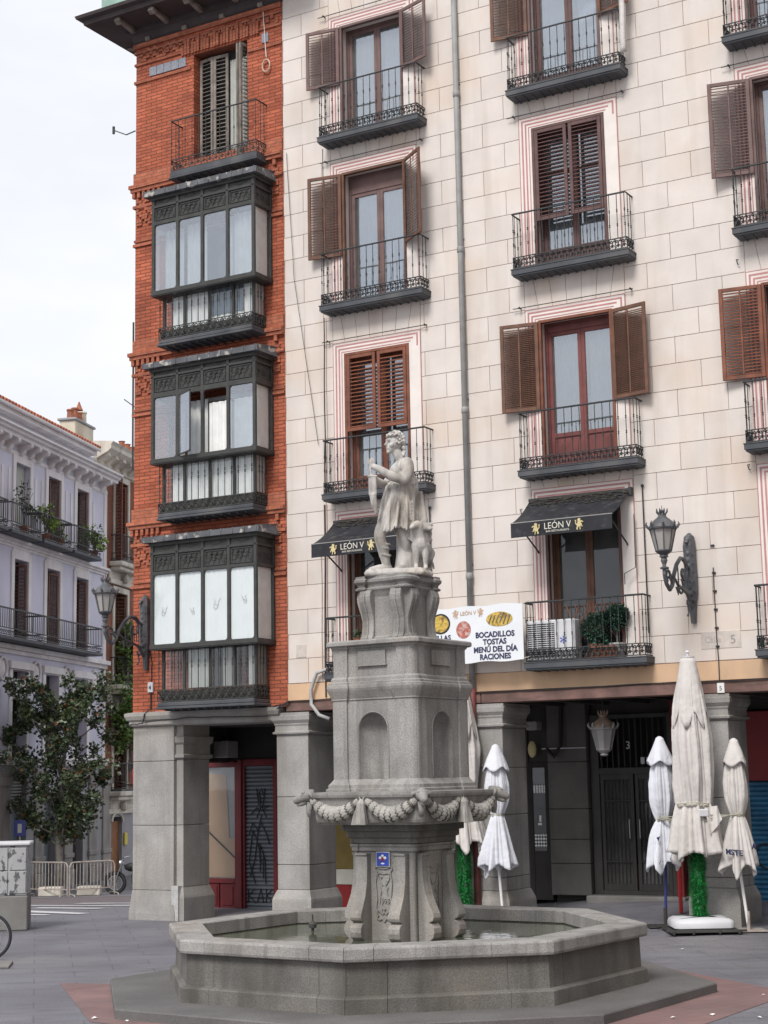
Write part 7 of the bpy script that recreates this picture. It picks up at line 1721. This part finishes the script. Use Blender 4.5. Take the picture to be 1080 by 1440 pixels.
mb = MB(); [mb.tube([(-.35, s_, .31), (-.12, s_, .95)], .022, 6) for s_ in (-.08, .08)]; mb.tube([(-.02, -.38, 1.02), (-.12, -.2, 1.0), (-.12, .2, 1.0), (-.02, .38, 1.02)], .016, 6); mb.ball((-.2, 0, .85), (.08, .09, .09), 10, 8); mb.obj('fork', M['chrome'], mt); MB().tube([(-.1, 0, .8), (.2, 0, .6), (.6, 0, .3), (1.0, 0, .31)], .025, 6).obj('frame', M['black'], mt)
MB().grid(lambda u, v: (-.35 + .34 * math.cos(R(30 + 120 * u)), -.07 + .14 * v, .31 + .34 * math.sin(R(30 + 120 * u))), 12, 2).obj('mudguard', M['black'], mt, smooth=True)
# magnolia tree
tx, ty = -9.45, 47.6; tz = gz(tx, ty)
tree = thing('magnolia_tree', 'dark glossy-leaved street tree behind the crowd barriers at the left', 'tree', (tx, ty, tz))
mb = MB(); mb.tube([(0, 0, -.1), (.02, 0, .8), (-.03, 0, 1.6), (.0, 0, 2.2), (.05, .0, 3.2), (.15, 0, 4.4), (.3, 0, 5.6)], [.13, .11, .10, .09, .07, .05, .02], 9); tk = mb.obj('trunk', M['bark'], tree, smooth=True)
random.seed(21); brm = MB(); cents = []
for k_ in range(30):
    z = 1.55 + 4.4 * (k_ / 30) ** .95; a = k_ * 2.4 + random.uniform(-.4, .4); wd = 1.6 * math.sin(PI * min(.97, (z - 1.0) / 6.0)) ** .7 + .15
    if math.cos(a) < 0: wd *= 1.15
    r = wd * random.uniform(.7, 1.1); e = Vector((r * math.cos(a), r * math.sin(a), z + random.uniform(.1, .7))); b0 = Vector((.03, 0, max(1.3, z - .6)))
    brm.tube([b0, b0.lerp(e, .5) + Vector((0, 0, -.1)), e], [.035, .022, .008], 5)
    for q in (.35, .6, .85, 1.0): c = b0.lerp(e, q); cents.append(((c.x + random.uniform(-.15, .15), c.y + random.uniform(-.15, .15), c.z + random.uniform(-.1, .2)), random.uniform(.16, .40)))
for k_ in range(12): cents.append(((random.uniform(.0, .7), random.uniform(-.3, .3), random.uniform(4.8, 6.3)), .27))
for k_ in range(6): cents.append(((-.9 - .15 * k_, -.2, 4.9 - .1 * k_), .25))
brm.obj('branch', M['bark'], tree)
mb = MB(); leaves(mb, cents, 11500, .125, 1.0); cr = stuff(mb.obj('crown', M['leaf'], tree, fix=False))
mb = MB(); leaves(mb, cents, 420, .13, 1.0); stuff(mb.obj('dry_leaves', mat('leaf_brown', (0.16, 0.07, 0.03), .6, .4, 6, 0), tree, fix=False))
# blue street sign and planter boxes by the barriers, wall clutter
sg_ = thing('street_sign', 'small dark blue square sign on a thin pole under the tree crown', 'sign', (-10.45, 47.0, gz(-10.45, 47)), R(-8)); MB().tube([(0, 0, 0), (0, 0, 2.1)], .025, 6).obj('pole', M['pipe'], sg_); MB().cbox((-.17, -.03, 1.65), (.17, -.01, 2.1), .01).obj('plate', M['blue_pole'], sg_)
MB().box((-.06, -.034, 1.75), (.06, -.031, 2.0)).obj('symbol', M['grey_panel'], sg_)
for i, (x, y, lab) in enumerate(((-9.0 + -.45, 46.5, 'pale rubble block on the ground just behind the left crowd barrier'), (-8.4, 46.6, 'smaller pale stone block behind the gap between the crowd barriers'))):
    o = MB().cbox((-.32, -.2, 0), (.32, .2, .26), .03).obj('stone_block', M['cream_trim']); o.location = (x, y, gz(x, y)); tag(o, lab, 'stone block')
bo = MB(); bo.lathe([(.05, 0), (.05, .7), (.06, .72), (.06, .8), (.03, .84)], 10); o = bo.obj('bollard', M['iron']); o.location = (-6.75, 48.5, gz(-6.75, 48.5)); tag(o, 'short dark iron bollard behind the motorcycle', 'bollard')
sl_ = thing('street_lamp', 'thin curled lamp bracket with small lantern on the far brick building', 'street lamp', tuple(lv_world(.3, -.05, 4.6)), LA)
MB().tube([(0, 0, .1), (.1, -.3, -.1), (.2, -.7, -.15), (.2, -1.0, .1), (.2, -.95, .4)], .025, 5).obj('bracket', M['iron'], sl_); o = MB().lathe([(.10, 0), (.16, .35), (.05, .5)], 8, (.2, -.95, .42)).obj('lantern', M['lampglass'], sl_)
# scraps of paper, each told apart by where it lies
random.seed(4)
sc_me = [MB().add([(-.05, -.03, .004), (.03, -.04, .02), (.05, .02, .006), (-.02, .04, .025), (.0, .0, .03)], [(0, 1, 4), (1, 2, 4), (2, 3, 4), (3, 0, 4)]).mesh('paper_scrap', M['paper']) for _ in range(2)]
for i, (x, y, k_, lab) in enumerate(((-3.35, 19.0, 1.3, 'largest white paper scrap on the red paving at the left of the fountain'), (-2.95, 18.75, .8, 'small paper scrap on the red paving beside the corner of the left step'), (-2.95, 18.35, 1.0, 'white paper scrap at the lower edge of the left red paving'),
    (-2.55, 20.75, 1.0, 'white paper scrap on the grey step farthest left of the basin'), (-2.2, 20.5, .7, 'paper scrap on the step close against the left basin wall'), (-2.2, 19.7, .6, 'tiny paper scrap on the middle of the left step'),
    (2.35, 17.55, .9, 'thin paper scrap on the red paving below the right front edge of the step'), (3.0, 18.2, 1.1, 'pale paper strip on the right red paving nearest the step'), (3.45, 18.35, 1.1, 'pale paper strip on the right red paving farther from the step'),
    (4.35, 19.9, .7, 'small paper scrap on the red paving beyond the right tip of the step'), (2.9, 20.3, .7, 'small paper scrap on the grey step right of the basin'), (3.9, 18.1, 1.0, 'white scrap on the grey paving at the lower right corner'),
    (-2.9, 29.0, .7, 'small scrap on the grey paving in front of the left granite pier'), (-2.6, 27.4, .7, 'tiny scrap on the open grey paving between pier and basin'), (4.2, 24.4, .9, 'paper scrap on the paving in front of the large parasol base'))):
    r = math.hypot(x - FC.x, y - FC.y); o = link('paper_scrap', sc_me[i % 2], None, (x, y, (.118 if r < 3.5 else gz(x, y) + .008)), (0, 0, i * 1.3), (k_ * .6,) * 3)
    tag(o, lab, 'litter', 'paper scraps on the paving')

# unseen building added on the right to shade right-hand faces; shows in the panes
ob = thing('added_shade_building', 'long ochre building added outside the frame to shade the right-hand faces', 'building', (17.5, 17.0, 0), R(-90))
mb = MB(); hs = [(x, x + 1.2, z, z + 2.2) for x in [1.5 + 3.2 * i for i in range(13)] for z in (.3, 4.6, 8.2, 11.8, 15.2)]
wall_sheet(mb, 0, 44, -.2, 18.5, hs, 0, .3); mb.box((0, .5, -.2), (44, 9, 18.5)); mb.obj('wall', mat('ochre_wall', (0.30, 0.22, 0.15), .9, .1, 1, .1), ob, fix=False)
wme = MB().box((0, .28, 0), (1.2, .32, 2.2)).mesh('window', M['door_metal'])
for h in hs: link('window', wme, ob, (h[0], 0, h[2]))
mb = MB(); mb.cbox((-.3, -.6, 18.5), (44.3, 9, 18.9), .05); mb.obj('cornice', M['cream_trim'], ob)
